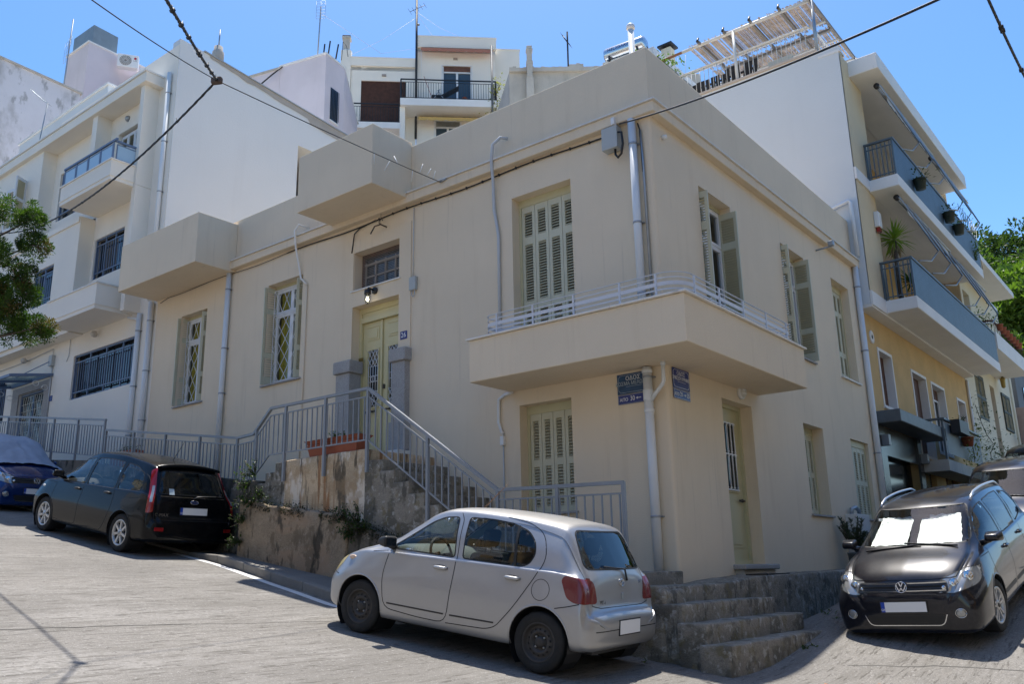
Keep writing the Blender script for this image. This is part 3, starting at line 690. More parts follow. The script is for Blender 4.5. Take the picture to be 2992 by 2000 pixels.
MB().lathe([(.0,0),(.07,0),(.07,.03),(.05,.045)], (-5.97,-.03,5.2), 'y', 16, M=Matrix.Rotation(math.pi,4,'X')).build('mount', BLKM, wl)
MB().tube([(-5.97,-.06,5.2),(-5.97,-.2,5.21),(-5.97,-.22,5.17)], .02, 8).build('arm', BLKM, wl)
MB().lathe([(.0,.03),(.06,.02),(.065,-.06),(.05,-.07)], (-5.97,-.22,5.15), 'z', 16).build('cap', BLKM, wl)
MB().lathe([(.042,.0),(.045,-.08),(.035,-.15),(0,-.165)], (-5.97,-.22,5.08), 'z', 16).build('glass_jar', GLW, wl)
MB().lathe([(0,.03),(.02,.02),(.028,-.03),(.015,-.06),(0,-.065)], (-5.97,-.22,5.01), 'z', 12).build('bulb', mat('lit_bulb', (1.,.86,.6), .5, emit=14.), wl)
mb = MB()
for k in range(4):
    a = math.pi/4+k*math.pi/2; c, s_ = math.cos(a), math.sin(a); mb.tube([(-5.97+.05*c,-.22+.05*s_,5.09),(-5.97+.052*c,-.22+.052*s_,4.98),(-5.97+.03*c,-.22+.03*s_,4.905),(-5.97,-.22,4.895)], .004, 5)
mb.tube([(-5.97+.053*math.cos(k*.5),-.22+.053*math.sin(k*.5),4.99) for k in range(14)], .004, 5); mb.build('cage', BLKM, wl)
hk = MB(); hk.tube([(-5.72,0,6.42),(-5.76,-.12,6.45),(-5.86,-.18,6.42),(-5.95,-.2,6.28)], .014, 6); hk.tube([(-5.78+.05*math.cos(q*.6),-.1,6.52+.05*math.sin(q*.6)) for q in range(9)], .009, 5)
hk.tube([(-5.78,-.1,6.47),(-5.8,-.08,6.78)], .004, 4); hk.build('iron_hook', IRON, None, label='rusty iron lamp hook under the projecting roof box', cat='hook')
MB().box(-6.58,-6.47,-.006+.15,.16,3.96,4.02).build('brass_bell', BRASS, None, label='small brass bell plate on the left jamb of the double door', cat='doorbell')
MXF = Matrix(((1,0,0,0),(0,0,-1,0),(0,1,0,0),(0,0,0,1)))       # lettering on the left facade
MYF = Matrix(((0,0,1,0),(1,0,0,0),(0,1,0,0),(0,0,0,1)))        # lettering on the right facade
np_ = thing('house_number_plate', (-5.2,-.03,4.2), label='blue enamel house number plate reading 26 beside the door', cat='number plate')
MB().box(-5.29,-5.12,-.03,-.024,4.12,4.27).build('plate', ENAM, np_)
text_mb('26', .13, Matrix.Translation((-5.205,-.033,4.195)) @ MXF, .0015).build('lettering', LETW, np_)
def street_sign(M, w_, fade, l1, l2, l3, label):
    """M maps sign plane (x right, y up, z out) with origin at the top left"""
    s_ = thing('street_sign', M @ Vector((w_/2,-.2,0)), label=label, cat='street sign')
    def bx(a, b, c, d, z0=0., z1=.004):
        mb = MB(); mb.box(a,b,c,d,z0,z1,M); return mb
    bx(0,w_,-.295,0).build('name_plate', ENAM2 if fade else ENAM, s_)
    bx(.004,w_-.004,-.44,-.305).build('number_strip', ENAM, s_)
    t = MB(); o = .022; th = .004; c = .03
    P = [(o+c,-o),(w_-o-c,-o),(w_-o-c*.6,-o-c*.6),(w_-o,-o-c),(w_-o,-.295+o+c),(w_-o-c*.6,-.295+o+c*.6),(w_-o-c,-.295+o),(o+c,-.295+o),(o+c*.6,-.295+o+c*.6),(o,-.295+o+c),(o,-o-c),(o+c*.6,-o-c*.6)]
    for a, b in zip(P, P[1:]+P[:1]): t.beam(M @ Vector((*a,.005)), M @ Vector((*b,.005)), th, .002, up=(M.to_3x3() @ Vector((0,0,1))))
    P = [(.014,-.313),(w_-.014,-.313),(w_-.014,-.432),(.014,-.432)]
    for a, b in zip(P, P[1:]+P[:1]): t.beam(M @ Vector((*a,.005)), M @ Vector((*b,.005)), .003, .002, up=(M.to_3x3() @ Vector((0,0,1))))
    t.beam(M @ Vector((w_*.28,-.19,.005)), M @ Vector((w_*.76,-.19,.005)), .004, .002, up=(M.to_3x3() @ Vector((0,0,1))))
    t.build('border', LETF if fade else LETW, s_)
    text_mb(l1, .082, M @ Matrix.Translation((w_/2,-.072,.005)), .0008, sx=1.05).build('lettering', LETW, s_)
    text_mb(l2, .075, M @ Matrix.Translation((w_/2,-.145,.005)), .0008, sx=.86 if len(l2) < 14 else .66).build('lettering', LETF if fade else LETW, s_)
    text_mb('ΑΠΟ', .068, M @ Matrix.Translation((w_*.19,-.378,.005)), .0008, sx=.95).build('lettering', LETW, s_)
    a, b = l3
    text_mb(a, .098, M @ Matrix.Translation((w_*.46,-.370,.005)), .0012, sx=.8).build('lettering', LETW, s_)
    text_mb(b, .098, M @ Matrix.Translation((w_*.86,-.370,.005)), .0012, sx=.8).build('lettering', LETW, s_)
    ar = MB(); ar.box(w_*.585,w_*.725,-.375,-.367,.0045,.006,M); left = fade
    tip, bk = (w_*.565, w_*.62) if left else (w_*.745, w_*.69)
    ar.prism([(tip,-.371,.0045),(bk,-.352,.0045),(bk,-.390,.0045)], (0,0,.0015), M); ar.build('arrow', LETW, s_)
street_sign(Matrix.Translation((-.81,-.012,2.775)) @ MXF, .53, True, 'ΟΔΟΣ', 'ΚΟΣΜΑ ΜΕΛΩΔΟΥ', ('30','26'), 'dark blue street sign with number strip 30 to 26 left of the corner pipe')
street_sign(Matrix.Translation((.012,.13,2.80)) @ MYF, .50, False, 'ΟΔΟΣ', 'ΣΥΝΕΣΙΟΥ ΚΥΡΗΝΗΣ', ('21','25'), 'bright blue street sign with number strip 21 to 25 right of the house corner')
MB().tube([(-.80,-.03,2.82),(-.78,-.05,2.88),(-.68,-.04,2.90),(-.3,-.03,2.91)], .006, 5).build('cable', COND, HOUSE)
bl = thing('bulkhead_light', (0,2.4,2.76), label='oval bulkhead light above the side street door', cat='lamp')
MB().lathe([(0,.10),(.05,.095),(.085,.07),(.095,.03),(.1,0)], (0,2.4,2.76), 'x', 18).build('lens', mat('milky_glass', (.6,.58,.52), .3), bl)
mb = MB(); mb.lathe([(.112,0),(.112,.045),(.098,.05)], (0,2.4,2.76), 'x', 18)
for q in (-.03,.03): mb.tube([(.03,2.30,2.76+q),(.09,2.35,2.76+q),(.105,2.4,2.76+q),(.09,2.45,2.76+q),(.03,2.5,2.76+q)], .009, 6)
mb.build('cage', WHT, bl)
cb = thing('camera_bracket', (0,6.85,6.47), label='small security camera on a bracket under the side cornice', cat='camera')
MB().tube([(0,6.85,6.45),(.3,6.95,6.50)], .018, 6).build('arm', GALV, cb); MB().box(.24,.36,6.9,7.0,6.50,6.62).bev(.02,2).build('body', GALV, cb)
dl = MB(); dl.lathe([(0,.09),(.03,.08),(.04,.04),(.03,0)], (.0,.33,6.45), 'x', 12); dl.build('spot_fitting', WHT, None, label='small round white fitting under the cornice near the corner', cat='fitting')
mt = thing('meter_box', (.12,7.1,.3), label='pale grey meter cabinet on the side wall behind the black car', cat='meter box')
MB().box(.002,.24,6.78,7.52,.20,1.0).bev(.012,2).build('cabinet', BOXL, mt); MB().box(.241,.245,7.24,7.42,.4,.66).build('panel', BLKM, mt)
MB().tube([(.1,6.9,1.0),(.1,6.92,1.1),(.12,7.1,1.14),(.12,7.3,1.08),(.1,7.35,1.0)], .04, 8).build('pipe_elbow', GALV, mt)
# ============================================================ entrance stairs and retaining walls
ST = thing('entrance_stairs', (-4.4,-.8,0), label='weathered concrete stairs with stained side wall rising to the front door', cat='stairs')
YF = -1.55
def slope(q): return q
rbox(-6.45,-4.45,YF,-.005,.62,1.93,.02,.16,.012).build('landing', RUSTW, ST)
nz = [(-4.45+.31*i, 1.93-.19*i) for i in range(1, 11)]
for i, (x0, z1) in enumerate(nz):
    # every step a block of its own reaching back under the one above
    m_ = rbox(x0-.34, x0+.0, YF+.004*(i % 2), -.005, -.7, z1, .014, .16, .009)
    m_.build('step', STEPC, ST)
rbox(-4.45,-3.4,YF+.02,-.02,-.35,.75,.01,.3,.004).build('stair_core', STEPC, ST)
rbox(-3.6,-1.5,YF+.02,-.02,-.8,.05,.01,.3,.004).build('stair_core', STEPC, ST)
for i in range(3):
    x1 = -6.45-.26*i; rbox(x1-.30, x1+.02, YF+.03, -.005, .9, 1.93-.165*i-(.0 if i else .012), .012, .16, .008).build('step', STEPC, ST)
# lower thicker wall with sloping ledge
def ledge(q): 
    t = np.interp(q.x, [-7.3,-6.9,-4.7,-4.55,-3.7,-2.2], [1.32,1.24,.92,.80,.56,.2])
    if q.z > .0: q.z = .0+(q.z)*(t-.0)/1.0
    return q
rbox(-7.35,-4.6,-1.78,-1.40,-.3,1.0,.03,.12,.02,shear=ledge).build('lower_wall', RUBB, ST)
rbox(-4.62,-2.0,-1.74,-1.40,-.8,1.0,.03,.12,.02,shear=ledge).build('lower_wall', MOSSW, ST)
rbox(-7.62,-7.22,-1.60,-.9,-.1,1.66,.03,.14,.02).build('buttress', MOSSW, ST)
mb = MB(); r_m = random.Random(77)
for _ in range(2600):
    x = r_m.uniform(-7.3,-3.3); z = float(np.interp(x, [-7.3,-6.9,-4.7,-4.55,-3.7,-2.2], [1.32,1.24,.92,.80,.56,.2]))+r_m.gauss(-.02,.05); y = r_m.uniform(-1.80,-1.56)
    if mnoise.noise((x*2.3,0,0)) < -.15: continue
    if z > float(np.interp(x, [-7.3,-6.9,-4.7,-4.55,-3.7,-2.2], [1.32,1.24,.92,.80,.56,.2])) - .03: pass
    else: y = -1.79
    mb.leaf(Vector((x,y,z)), Vector((r_m.gauss(0,1), -.6, r_m.gauss(.2,.8))), Vector((0,0,1)), r_m.uniform(.02,.05), .018)
mb.build('ledge_moss', leafmat('moss_leaf', (.02,.024,.010), (.04,.045,.018)), ST, kind='stuff')
# upper walkway with its retaining wall, running up the street
WK = thing('raised_walkway', (-10.5,-.7,1.6), label='raised walkway with mossy retaining wall behind the black people carrier', cat='walkway')
def wkz(x): return 1.60+.145*(-7.3-x) if x > -13.3 else 2.55+.10*(-13.3-x)
mb = MB(); xs = np.arange(-24, -7.2, .6); V = []
for x in xs:
    z = wkz(x); V += [(x,-1.30,-.2),(x,-1.30,z+.04),(x,-1.08,z+.045),(x,-1.06,z),(x,0.02,z)]
mb.add(V, [(i*5+k,(i+1)*5+k,(i+1)*5+k+1,i*5+k+1) for i in range(len(xs)-1) for k in range(4)]); mb.build('walkway_wall', MOSSW, WK)
MB().box(-24,-7.2,-.012,.0,1.55,3.0).build('plaster_skirt', PL, WK)
# lower landing, corner platform and the steps round the corner
CS = thing('corner_steps', (.6,-.4,-.6), label='worn mossy concrete steps and platform at the house corner', cat='steps')
rbox(-1.55,.05,YF,-.004,-1.1,0.0,.02,.14,.012).build('landing_block', STEPC, CS)
rbox(.02,.62,-1.70,.0,-1.4,-.165,.025,.12,.014).build('platform', STEPC, CS)
rbox(.002,.62,-.02,9.3,-1.4,-.10,.025,.15,.014,shear=lambda q: Vector((q.x, q.y, q.z+(.012*q.y if q.z > -.5 else 0)-(.06 if q.y < 1.2 and q.z > -.5 else 0)*max(0,1-q.y/1.2)))).build('platform', STEPC, CS)
for i, (xo, y0, y1, z1) in enumerate(((.93,-1.72,.82,-.355),(1.24,-1.80,.96,-.555),(1.53,-1.88,1.16,-.765))):
    rbox(xo-.36, xo, y0, y1, -1.5, z1, .02, .10, .011, 2.6).build('step', STEPC, CS)
rbox(-1.6,.70,-1.70,-1.2,-1.5,-.19,.05,.12,.03,shear=lambda q: Vector((q.x, q.y-.12*max(0,min(1,(-q.z-.45)/.8)), q.z))).build('side_wall', STEPC, CS)
thing1(MB().box(.22,.56,1.55,2.35,-.09,-.058), 'door_mat', mat('dark_mat', (.05,.045,.04), .95, var=.2, vs=20), 'dark doormat on the corner platform before the side door', 'doormat')
# ============================================================ railing on the stairs
RL = thing('stair_railing', (-4.4,YF,1.9), label='grey painted metal railing along the entrance stairs and walkway', cat='railing')
YR = YF-.03
top = [(.16,1.07),(-1.80,1.12),(-4.39,2.89),(-6.85,2.89),(-7.54,2.54),(-8.31,2.57),(-13.27,3.29)]
top2 = [(-13.32,3.52),(-17.2,4.06),(-20.5,4.5)]
def yr(x): return float(np.interp(x, [-8.3,-6.9], [-1.22,YR]))
def rail_line(T, off, wd, hh, name='rail'):
    for a, b in zip(T[:-1], T[1:]):
        p = (a[0], yr(a[0]), a[1]+off); q = (b[0], yr(b[0]), b[1]+off)
        MB().beam(p, q, wd, hh).build(name, RAILG, RL)
BAL = MB().box(-.009,.009,-.009,.009,0,1).mesh('baluster'); BAL.materials.append(RAILG)
POST = MB().box(-.022,.022,-.022,.022,0,1).mesh('post'); POST.materials.append(RAILG)
def zt(T, x): return float(np.interp(-x, [-t[0] for t in T], [t[1] for t in T]))
for T in (top, top2):
    rail_line(T, -.02, .05, .045, 'handrail'); rail_line(T, -.15, .022, .022); rail_line(T, -.83, .022, .022)
    xs = T[0][0]; x = xs-.06
    while x > T[-1][0]:
        z = zt(T, x); inst('baluster', BAL, RL, (x, yr(x), z-.82), scale=(1,1,.67)); x -= .127
for x, lo in ((.16,1.05),(-.82,1.1),(-1.80,1.15),(-3.10,1.5),(-4.39,1.32),(-5.40,1.30),(-6.43,1.30),(-7.42,.95),(-8.31,1.02),(-9.55,1.02),(-10.8,1.02),(-12.05,1.02),(-13.25,1.05)):
    z = zt(top, x)-.01; inst('post', POST, RL, (x, yr(x)-.004, z-lo), scale=(1,1,lo))
for x in (-13.34,-14.6,-15.8,-17.1,-18.4,-19.7):
    z = zt(top2, x)-.01; inst('post', POST, RL, (x, yr(x)-.004, z-1.12), scale=(1,1,1.12))
# planter on the upper landing
PT = thing('planter_box', (-5.4,-1.35,1.93), label='long terracotta planter box on the stair landing behind the railing', cat='planter')
mb = MB(); y0, y1 = -1.50, -1.22
for (a, b, z0, z1, g) in ((-5.95,-4.72,1.935,2.13,0.),(-6.0,-4.67,2.13,2.20,.03)):
    mb.add([(a+.05,y0+.03,z0),(b-.05,y0+.03,z0),(b-.05,y1-.03,z0),(a+.05,y1-.03,z0),(a,y0-g,z1),(b,y0-g,z1),(b,y1+g,z1),(a,y1+g,z1)], [(0,3,2,1),(4,5,6,7),(0,1,5,4),(1,2,6,5),(2,3,7,6),(3,0,4,7)])
mb.build('trough', TERRA, PT); MB().box(-5.95,-4.72,y0+.02,y1-.02,2.19,2.204).build('soil', SOIL, PT)
def sprigs(mb, c, n, h, spread, l, wd, seed, droop=.3):
    r = random.Random(seed); c = Vector(c)
    for _ in range(n):
        d = Vector((r.gauss(0,spread), r.gauss(0,spread), 1)).normalized(); hh = h*r.uniform(.5,1)
        k = max(3, int(hh/(l*.45)))
        for i in range(k):
            p = c+d*hh*i/k; a = r.uniform(0,6.28); q = Vector((math.cos(a), math.sin(a), r.uniform(-droop,.9)))
            mb.leaf(p, q, Vector((0,0,1)), l*r.uniform(.7,1.2), wd)
mb = MB(); sprigs(mb, (-5.45,-1.36,2.2), 14, .2, .5, .06, .03, 3); sprigs(mb, (-5.2,-1.36,2.2), 8, .14, .5, .06, .03, 4); mb.build('foliage', LEAFM, PT)
# pot behind the railing by the downpipes
pp = thing('flower_pot', (-13.3,-.8,2.5), label='red rectangular pot with dry plants behind the railing by the downpipes', cat='flower pot')
MB().box(-13.5,-12.6,-.95,-.65,wkz(-13),wkz(-13)+.38).bev(.02,2).build('trough', TERRA, pp)
mb = MB(); 
for k in range(5): sprigs(mb, (-13.4+.18*k,-.8,wkz(-13)+.38), 8, .2, .7, .07, .03, 40+k)
mb.build('foliage', LEAFD, pp)
# rosemary in a bucket on the corner platform
rp = thing('potted_rosemary', (.30,6.25,-.03), label='rosemary bush in a grey bucket against the side wall', cat='potted plant')
MB().lathe([(.13,0),(.165,.30),(.175,.30),(.16,.27)], (.32,6.25,-.03), 'z', 18).build('bucket', mat('grey_bucket', (.16,.18,.20), .5), rp)
mb = MB(); r = random.Random(5)
stem = MB()
for k in range(24):
    a = r.uniform(0,6.28); sp = r.uniform(.05,.30); p0 = Vector((.32,6.25,.25)); p1 = p0+Vector((math.cos(a)*sp, math.sin(a)*sp*1.2, r.uniform(.25,.72)))
    stem.tube([p0, (p0+p1)/2+Vector((0,0,-.03)), p1], .006, 4)
    for i in range(90):
        t = r.uniform(.15,1); p = p0.lerp(p1, t); b = r.uniform(0,6.28); mb.leaf(p, Vector((math.cos(b), math.sin(b), .8)), Vector((0,0,1)), .075, .02)
mb.build('foliage', leafmat('rosemary_leaf', (.07,.085,.06), (.11,.13,.085)), rp); stem.build('stem', BARK, rp)
# wall plants growing from the ledge
def wallplant(name, pts, n, seed, m, label, l=.06):
    t = thing(name, pts[0][:3], label=label, cat='plant'); mb = MB(); st_ = MB(); r = random.Random(seed)
    for (x, y, z, s_) in pts:
        for _ in range(n):
            d = Vector((r.gauss(0,.6), -abs(r.gauss(0,.5)), r.uniform(-.3,1.1))).normalized(); L = s_*r.uniform(.4,1)
            st_.tube([(x,y,z), tuple(Vector((x,y,z))+d*L)], .003, 3)
            for i in range(7):
                p = Vector((x,y,z))+d*L*r.uniform(.3,1); mb.leaf(p, Vector((r.gauss(0,1), r.gauss(0,1), r.gauss(0,1))), Vector((0,0,1)), l*r.uniform(.6,1.2), l*.5)
    mb.build('foliage', m, t); st_.build('stem', BARK, t); return t
wallplant('wall_ivy', [(-7.15,-1.63,1.75,.35),(-7.2,-1.75,1.5,.3),(-7.1,-1.78,1.25,.35),(-7.2,-1.8,.95,.3),(-6.85,-1.72,1.32,.3),(-7.3,-1.8,.6,.25)], 22, 1, LEAFD, 'dark ivy climbing the buttress of the retaining wall')
wallplant('wall_weed', [(-4.65,-1.76,.85,.3),(-4.4,-1.72,.8,.35),(-4.5,-1.78,.6,.3),(-4.25,-1.7,.7,.25)], 26, 2, LEAFD, 'dark weed tuft in the middle of the retaining wall ledge')
wallplant('gutter_weed', [(1.62,.2,-.96,.12),(1.58,.05,-.98,.12)], 16, 3, LEAFM, 'weed tuft at the foot of the lowest corner step', .04)
wallplant('gutter_weed', [(.55,-1.95,-1.02,.1),(.15,-1.9,-.97,.12)], 14, 4, LEAFM, 'weed tuft at the foot of the corner side wall', .04)
wallplant('gutter_weed', [(1.35,1.75,-.72,.2),(1.2,2.0,-.7,.2),(1.5,1.5,-.75,.16)], 26, 6, LEAFM, 'weeds at the kerb in front of the black car', .05)
# ============================================================ neighbouring buildings
def lbox(M, *a): 
    mb = MB(); mb.box(*a, M); return mb
def blue_grille(f, o, parent, depth, nbar, frames=2, m=None):
    """window behind painted security bars"""
    u0, u1, v0, v1 = o; m = m or BLUEP; W = empty('window', f((u0+u1)/2, v0, depth), parent)
    g = MB(); g.quad(f(u0,v0,depth+.1), f(u1,v0,depth+.1), f(u1,v1,depth+.1), f(u0,v1,depth+.1)); g.build('pane', GLD, W)
    b = MB(); frame_rect(b, u0, u1, v0, v1, f, depth-.02, depth+.03, .04)
    for vv in (v0+(v1-v0)*.16, v0+(v1-v0)*.84): b.beam(f(u0,vv,depth), f(u1,vv,depth), .03)
    for k in range(1, frames): uu = u0+(u1-u0)*k/frames; b.beam(f(uu,v0,depth), f(uu,v1,depth), .035)
    b.build('grille_frame', m, W)
    BM = MB().box(-.008,.008,-.008,.008,0,1).mesh('grille_bar'); BM.materials.append(m)
    for k in range(1, nbar):
        uu = u0+(u1-u0)*k/nbar; p = f(uu, v0+(v1-v0)*.16, depth); inst('grille_bar', BM, W, p, scale=(1,1,(v1-v0)*.68))
    return W
LB = thing('white_apartment_house', (-20,0,2), label='white three storey house with boxed balconies and blue window grilles uphill of the corner house', cat='house')
gW = (-17.83,-14.50,4.72,5.94); gD = (-20.95,-19.35,3.2,5.30); gW2 = (-24.6,-21.9,4.6,5.9)
panel(FX, -34, -13.752, 1.5, 6.5, [gW,gD,gW2], .2).build('wall', WHP, LB)
W1 = (-19.95,-18.77,7.59,8.72); W1b = (-22.6,-21.3,7.59,8.72)
FX4 = lambda u, v, w: (u, w-.4, v)
panel(FX4, -34, -17.46, 6.5, 9.78, [W1,W1b], .2).build('wall', WHP, LB)
MB().box(-17.46,-17.44,-.398,.0,6.5,9.78).build('wall', WHP, LB); MB().box(-34,-17.46,-.4,.0,6.47,6.5).build('soffit', WHP, LB)
W2 = (-17.32,-15.75,7.97,9.15)
panel(FX, -17.44, -13.752, 6.5, 9.85, [W2], .2).build('wall', WHP, LB)
S1 = (-16.62,-15.50,9.95,12.12); W3 = (-19.95,-18.0,10.4,11.95)
panel(FX, -20.35, -13.752, 9.85, 13.8, [S1,W3], .2).build('wall', WHP, LB)
S2 = (-22.1,-21.3,10.6,12.0); S3 = (-24.0,-23.2,10.6,12.0)
panel(FX4, -34, -20.37, 9.78, 12.72, [S2,S3], .2).build('wall', WHP, LB); MB().box(-20.37,-20.35,-.398,0,9.78,12.72).build('wall', WHP, LB)
MB().box(-14.76,-14.58,-.42,0,9.86,12.72).build('fin', WHP, LB); MB().box(-17.32,-17.05,-.42,0,9.86,12.72).build('fin', WHP, LB)
MB().box(-14.76,-14.58,-.42,0,6.5,9.85).build('fin', WHP, LB)
MB().box(-34,-14.38,-.52,.3,12.72,13.0).bev(.015,2).build('cornice', WHP, LB); MB().box(-34,-14.36,-.56,.3,13.002,13.05).build('cornice_cap', SLAB, LB)
MB().box(-34,-17.47,-.44,-.4,9.62,9.78).build('string_course', WHP, LB); MB().box(-34,-17.5,-.46,-.4,6.6,7.1).build('string_course', WHP, LB)
def boxbalc(x0, x1, y0, z0, z1):
    mb = MB(); loop_prism(mb, [(x0,0),(x0,y0),(x1,y0),(x1,0)], [(x0+.1,0),(x0+.1,y0+.1),(x1-.1,y0+.1),(x1-.1,0)], z0+.12, z1); mb.build('balcony_upstand', WHP, LB)
    MB().box(x0,x1,y0,0,z0,z0+.13).build('balcony_slab', WHP, LB); MB().box(x0-.01,x1+.02,y0-.02,0,z0+.10,z0+.13).build('balcony_moulding', WHP, LB)
    mb = MB(); loop_prism(mb, [(x0-.03,0),(x0-.03,y0-.03),(x1+.03,y0-.03),(x1+.03,0)], [(x0+.12,0),(x0+.12,y0+.12),(x1-.12,y0+.12),(x1-.12,0)], z1, z1+.035); mb.build('balcony_cap', MARB, LB)
boxbalc(-17.35,-14.68,-1.05,9.82,10.36); boxbalc(-17.50,-14.94,-.97,6.50,7.15)
GR_ = empty('glass_railing', (-16,-1.0,10.4), LB)
mb = MB(); mb.beam((-17.4,-.99,10.92),(-14.6,-.99,10.92),.05,.05); mb.beam((-14.74,-1.0,10.92),(-14.74,.0,10.92),.05,.05); mb.build('top_rail', BLUEP, GR_)
for k in range(5):
    a = -17.33+k*.648; b = a+.60
    if b > -14.7: b = -14.80
    if b-a > .1:
        mb = MB(); frame_rect(mb, a, b, 10.42, 10.84, lambda u, v, w: (u, -.99+w, v), -.012, .012, .025); mb.build('panel_frame', BLUEP, GR_); MB().box(a+.02,b-.02,-.994,-.986,10.44,10.82).build('glass_panel', BLUEG, GR_)
    MB().beam((a-.02,-.99,10.39),(a-.02,-.99,10.92),.03).build('post', BLUEP, GR_)
mb = MB(); frame_rect(mb, -.92, -.10, 10.42, 10.84, lambda u, v, w: (-14.74+w, u, v), -.012, .012, .025); mb.build('panel_frame', BLUEP, GR_); MB().box(-14.744,-14.736,-.9,-.12,10.44,10.82).build('glass_panel', BLUEG, GR_)
blue_grille(FX, gW, LB, .06, 28, 4); blue_grille(FX, gW2, LB, .06, 22, 3); blue_grille(FX, W2, LB, .06, 12, 3); blue_grille(FX4, W1, LB, .06, 9, 2); blue_grille(FX4, W1b, LB, .06, 9, 2); blue_grille(FX, W3, LB, .08, 4, 2)
WSH = mat('white_shutter_paint', (.66,.67,.68), .5)
for k in range(3): shutter(MX(S1[0]+.02+k*.36,.12,S1[2]+.02), .35, 2.1, T3, LB, m=WSH)
for o in (S2, S3):
    MB().quad((o[0],-.25,o[2]),(o[1],-.25,o[2]),(o[1],-.25,o[3]),(o[0],-.25,o[3])).build('pane', GLD, LB)
    shutter(MX(o[1]+.02,-.42,o[2],-62), .42, 1.4, T2, LB, m=WSH); shutter(MX(o[0]-.38,-.48,o[2],10), .40, 1.4, T2, LB, m=WSH)
# entrance with marble surround, patterned iron door and glass canopy
ED = empty('entrance_door', (-20.1,.1,3.2), LB)
mb = MB(); 
for a, b, c, d in ((-21.35,-20.95,3.0,5.5),(-19.35,-18.98,3.0,5.5),(-20.95,-19.35,5.30,5.5)): mb.box(a,b,-.03,.005,c,d)
mb.build('marble_surround', GRAN, ED)
mb = MB(); frame_rect(mb, -20.95,-19.35,3.2,5.3, FX, .06,.12,.07); mb.beam((-20.15,.09,3.2),(-20.15,.09,5.3),.05); mb.build('door_frame', BLUEP, ED)
mb = MB()
for i in range(13):
    u = -20.86+i*.117
    if i in (0, 6, 12): continue
    pts = [(u+.03*math.sin(j*.9+i), .07, 3.3+j*.1) for j in range(20)]; mb.tube(pts, .012, 5)
for j in range(10): mb.tube([(-20.88,.07,3.35+j*.205),(-19.42,.07,3.35+j*.205)], .008, 4)
mb.build('iron_pattern', mat('cream_iron', (.55,.53,.46), .5), ED)
MB().quad((-20.9,.115,3.2),(-19.4,.115,3.2),(-19.4,.115,5.3),(-20.9,.115,5.3)).build('pane', GLD, ED)
CNP = empty('entrance_canopy', (-20.2,-.5,5.4), LB)
mb = MB(); 
for a, b in (((-21.5,-.02,5.60),(-21.5,-1.1,5.42)),((-18.95,-.02,5.60),(-18.95,-1.1,5.42)),((-21.5,-1.1,5.42),(-18.95,-1.1,5.42)),((-21.5,-.02,5.60),(-18.95,-.02,5.60)),((-20.2,-.02,5.6),(-20.2,-1.1,5.42))): mb.beam(a, b, .05, .07)
mb.beam((-18.97,0,6.05),(-19.6,-.7,5.5),.02); mb.build('canopy_frame', BLUEP, CNP)
MB().add([(-21.48,-.02,5.63),(-18.97,-.02,5.63),(-18.97,-1.08,5.455),(-21.48,-1.08,5.455)],[(0,1,2,3)]).build('canopy_glass', glassmat('canopy_glass', (.55,.75,.8), .7), CNP)
mb = MB()
for x in (-21.3,-19.1):
    for k in range(2): mb.tube([(x, -.12-.07*math.cos(t*.5)*(1+t*.02)-.25*k, 5.25+.07*math.sin(t*.5)+.08*k) for t in range(15)], .008, 5)
mb.build('scroll_bracket', WHT, CNP)
for x, z in ((-16.55,6.30),(-20.6,6.25)):
    MB().lathe([(0,-.09),(.06,-.07),(.09,0),(.06,.07),(0,.09)], (x,-.14,z), 'z', 16).build('globe_lamp', mat('globe_%d' % int(-x), (.5,.47,.42), .3), LB)
MB().box(-19.12,-18.93,-.10,0,5.85,6.15).build('junction_box', BOXG, LB); MB().box(-18.98,-18.84,-.02,0,4.85,5.0).build('number_plate', ENAM, LB)
MB().tube([(-34,-.03,6.2),(-26,-.03,6.22),(-21,-.03,6.25),(-19.05,-.03,6.35),(-19.03,-.03,6.1)], .012, 5).build('cable', COND, LB); MB().tube([(-19.0,-.03,5.85),(-19.0,-.03,4.4)], .02, 5).build('cable', COND, LB)
MB().tube([(-18.1,-.02,6.45),(-18.1,-.02,6.0),(-18.2,-.02,5.85)], .01, 5).build('cable', COND, LB)
downpipe([(-14.45,-.07,6.45),(-14.48,-.07,2.0)], .062, (6.0,4.6,3.4), 'x', LB); MB().tube([(-14.45,-.08,6.3),(-14.9,-.12,6.42)], .03, 8).build('branch_pipe', PVC, LB)
downpipe([(-14.02,-.07,13.0),(-14.02,-.07,6.7)], .06, (12.4,11.0,9.6,8.2), 'x', LB)
MB().lathe([(0,.09),(.05,.08),(.08,.04),(.09,0)], (-16.15,0,12.45), 'y', 14, M=Matrix.Rotation(math.pi,4,'X')).build('wall_lamp', GALV, LB)
# party wall over the corner house, bare cement along its top
def PW(u, v, w): return (-13.752-w, u, v)
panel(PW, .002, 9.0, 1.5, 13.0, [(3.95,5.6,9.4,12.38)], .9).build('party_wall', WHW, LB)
mb = MB(); mb.add([(-13.752,.002,13.0),(-13.752,9.0,13.0),(-13.752,9.0,13.12),(-13.752,.72,13.90),(-13.752,.002,13.96),(-14.1,.002,13.0),(-14.1,9.0,13.0),(-14.1,9.0,13.12),(-14.1,.72,13.90),(-14.1,.002,13.96)],
   [(0,1,2,3,4),(9,8,7,6,5),(2,1,6,7),(3,2,7,8),(4,3,8,9),(0,4,9,5)]); mb.build('party_wall_top', WHW, LB)
mb = MB(); V = []; n = 60
for i in range(n+1):
    y = .9+8.0*i/n; zt_ = 13.92-(y-.72)*.0955; V += [(-13.735,y,zt_-.02),(-13.735,y,zt_-(.10+.10*min(1,i/22)+.10*max(0,mnoise.noise((y*1.7,0,0)))+.05*abs(mnoise.noise((y*6,1,0)))+.14*(1 if i > 25 else 0)))]
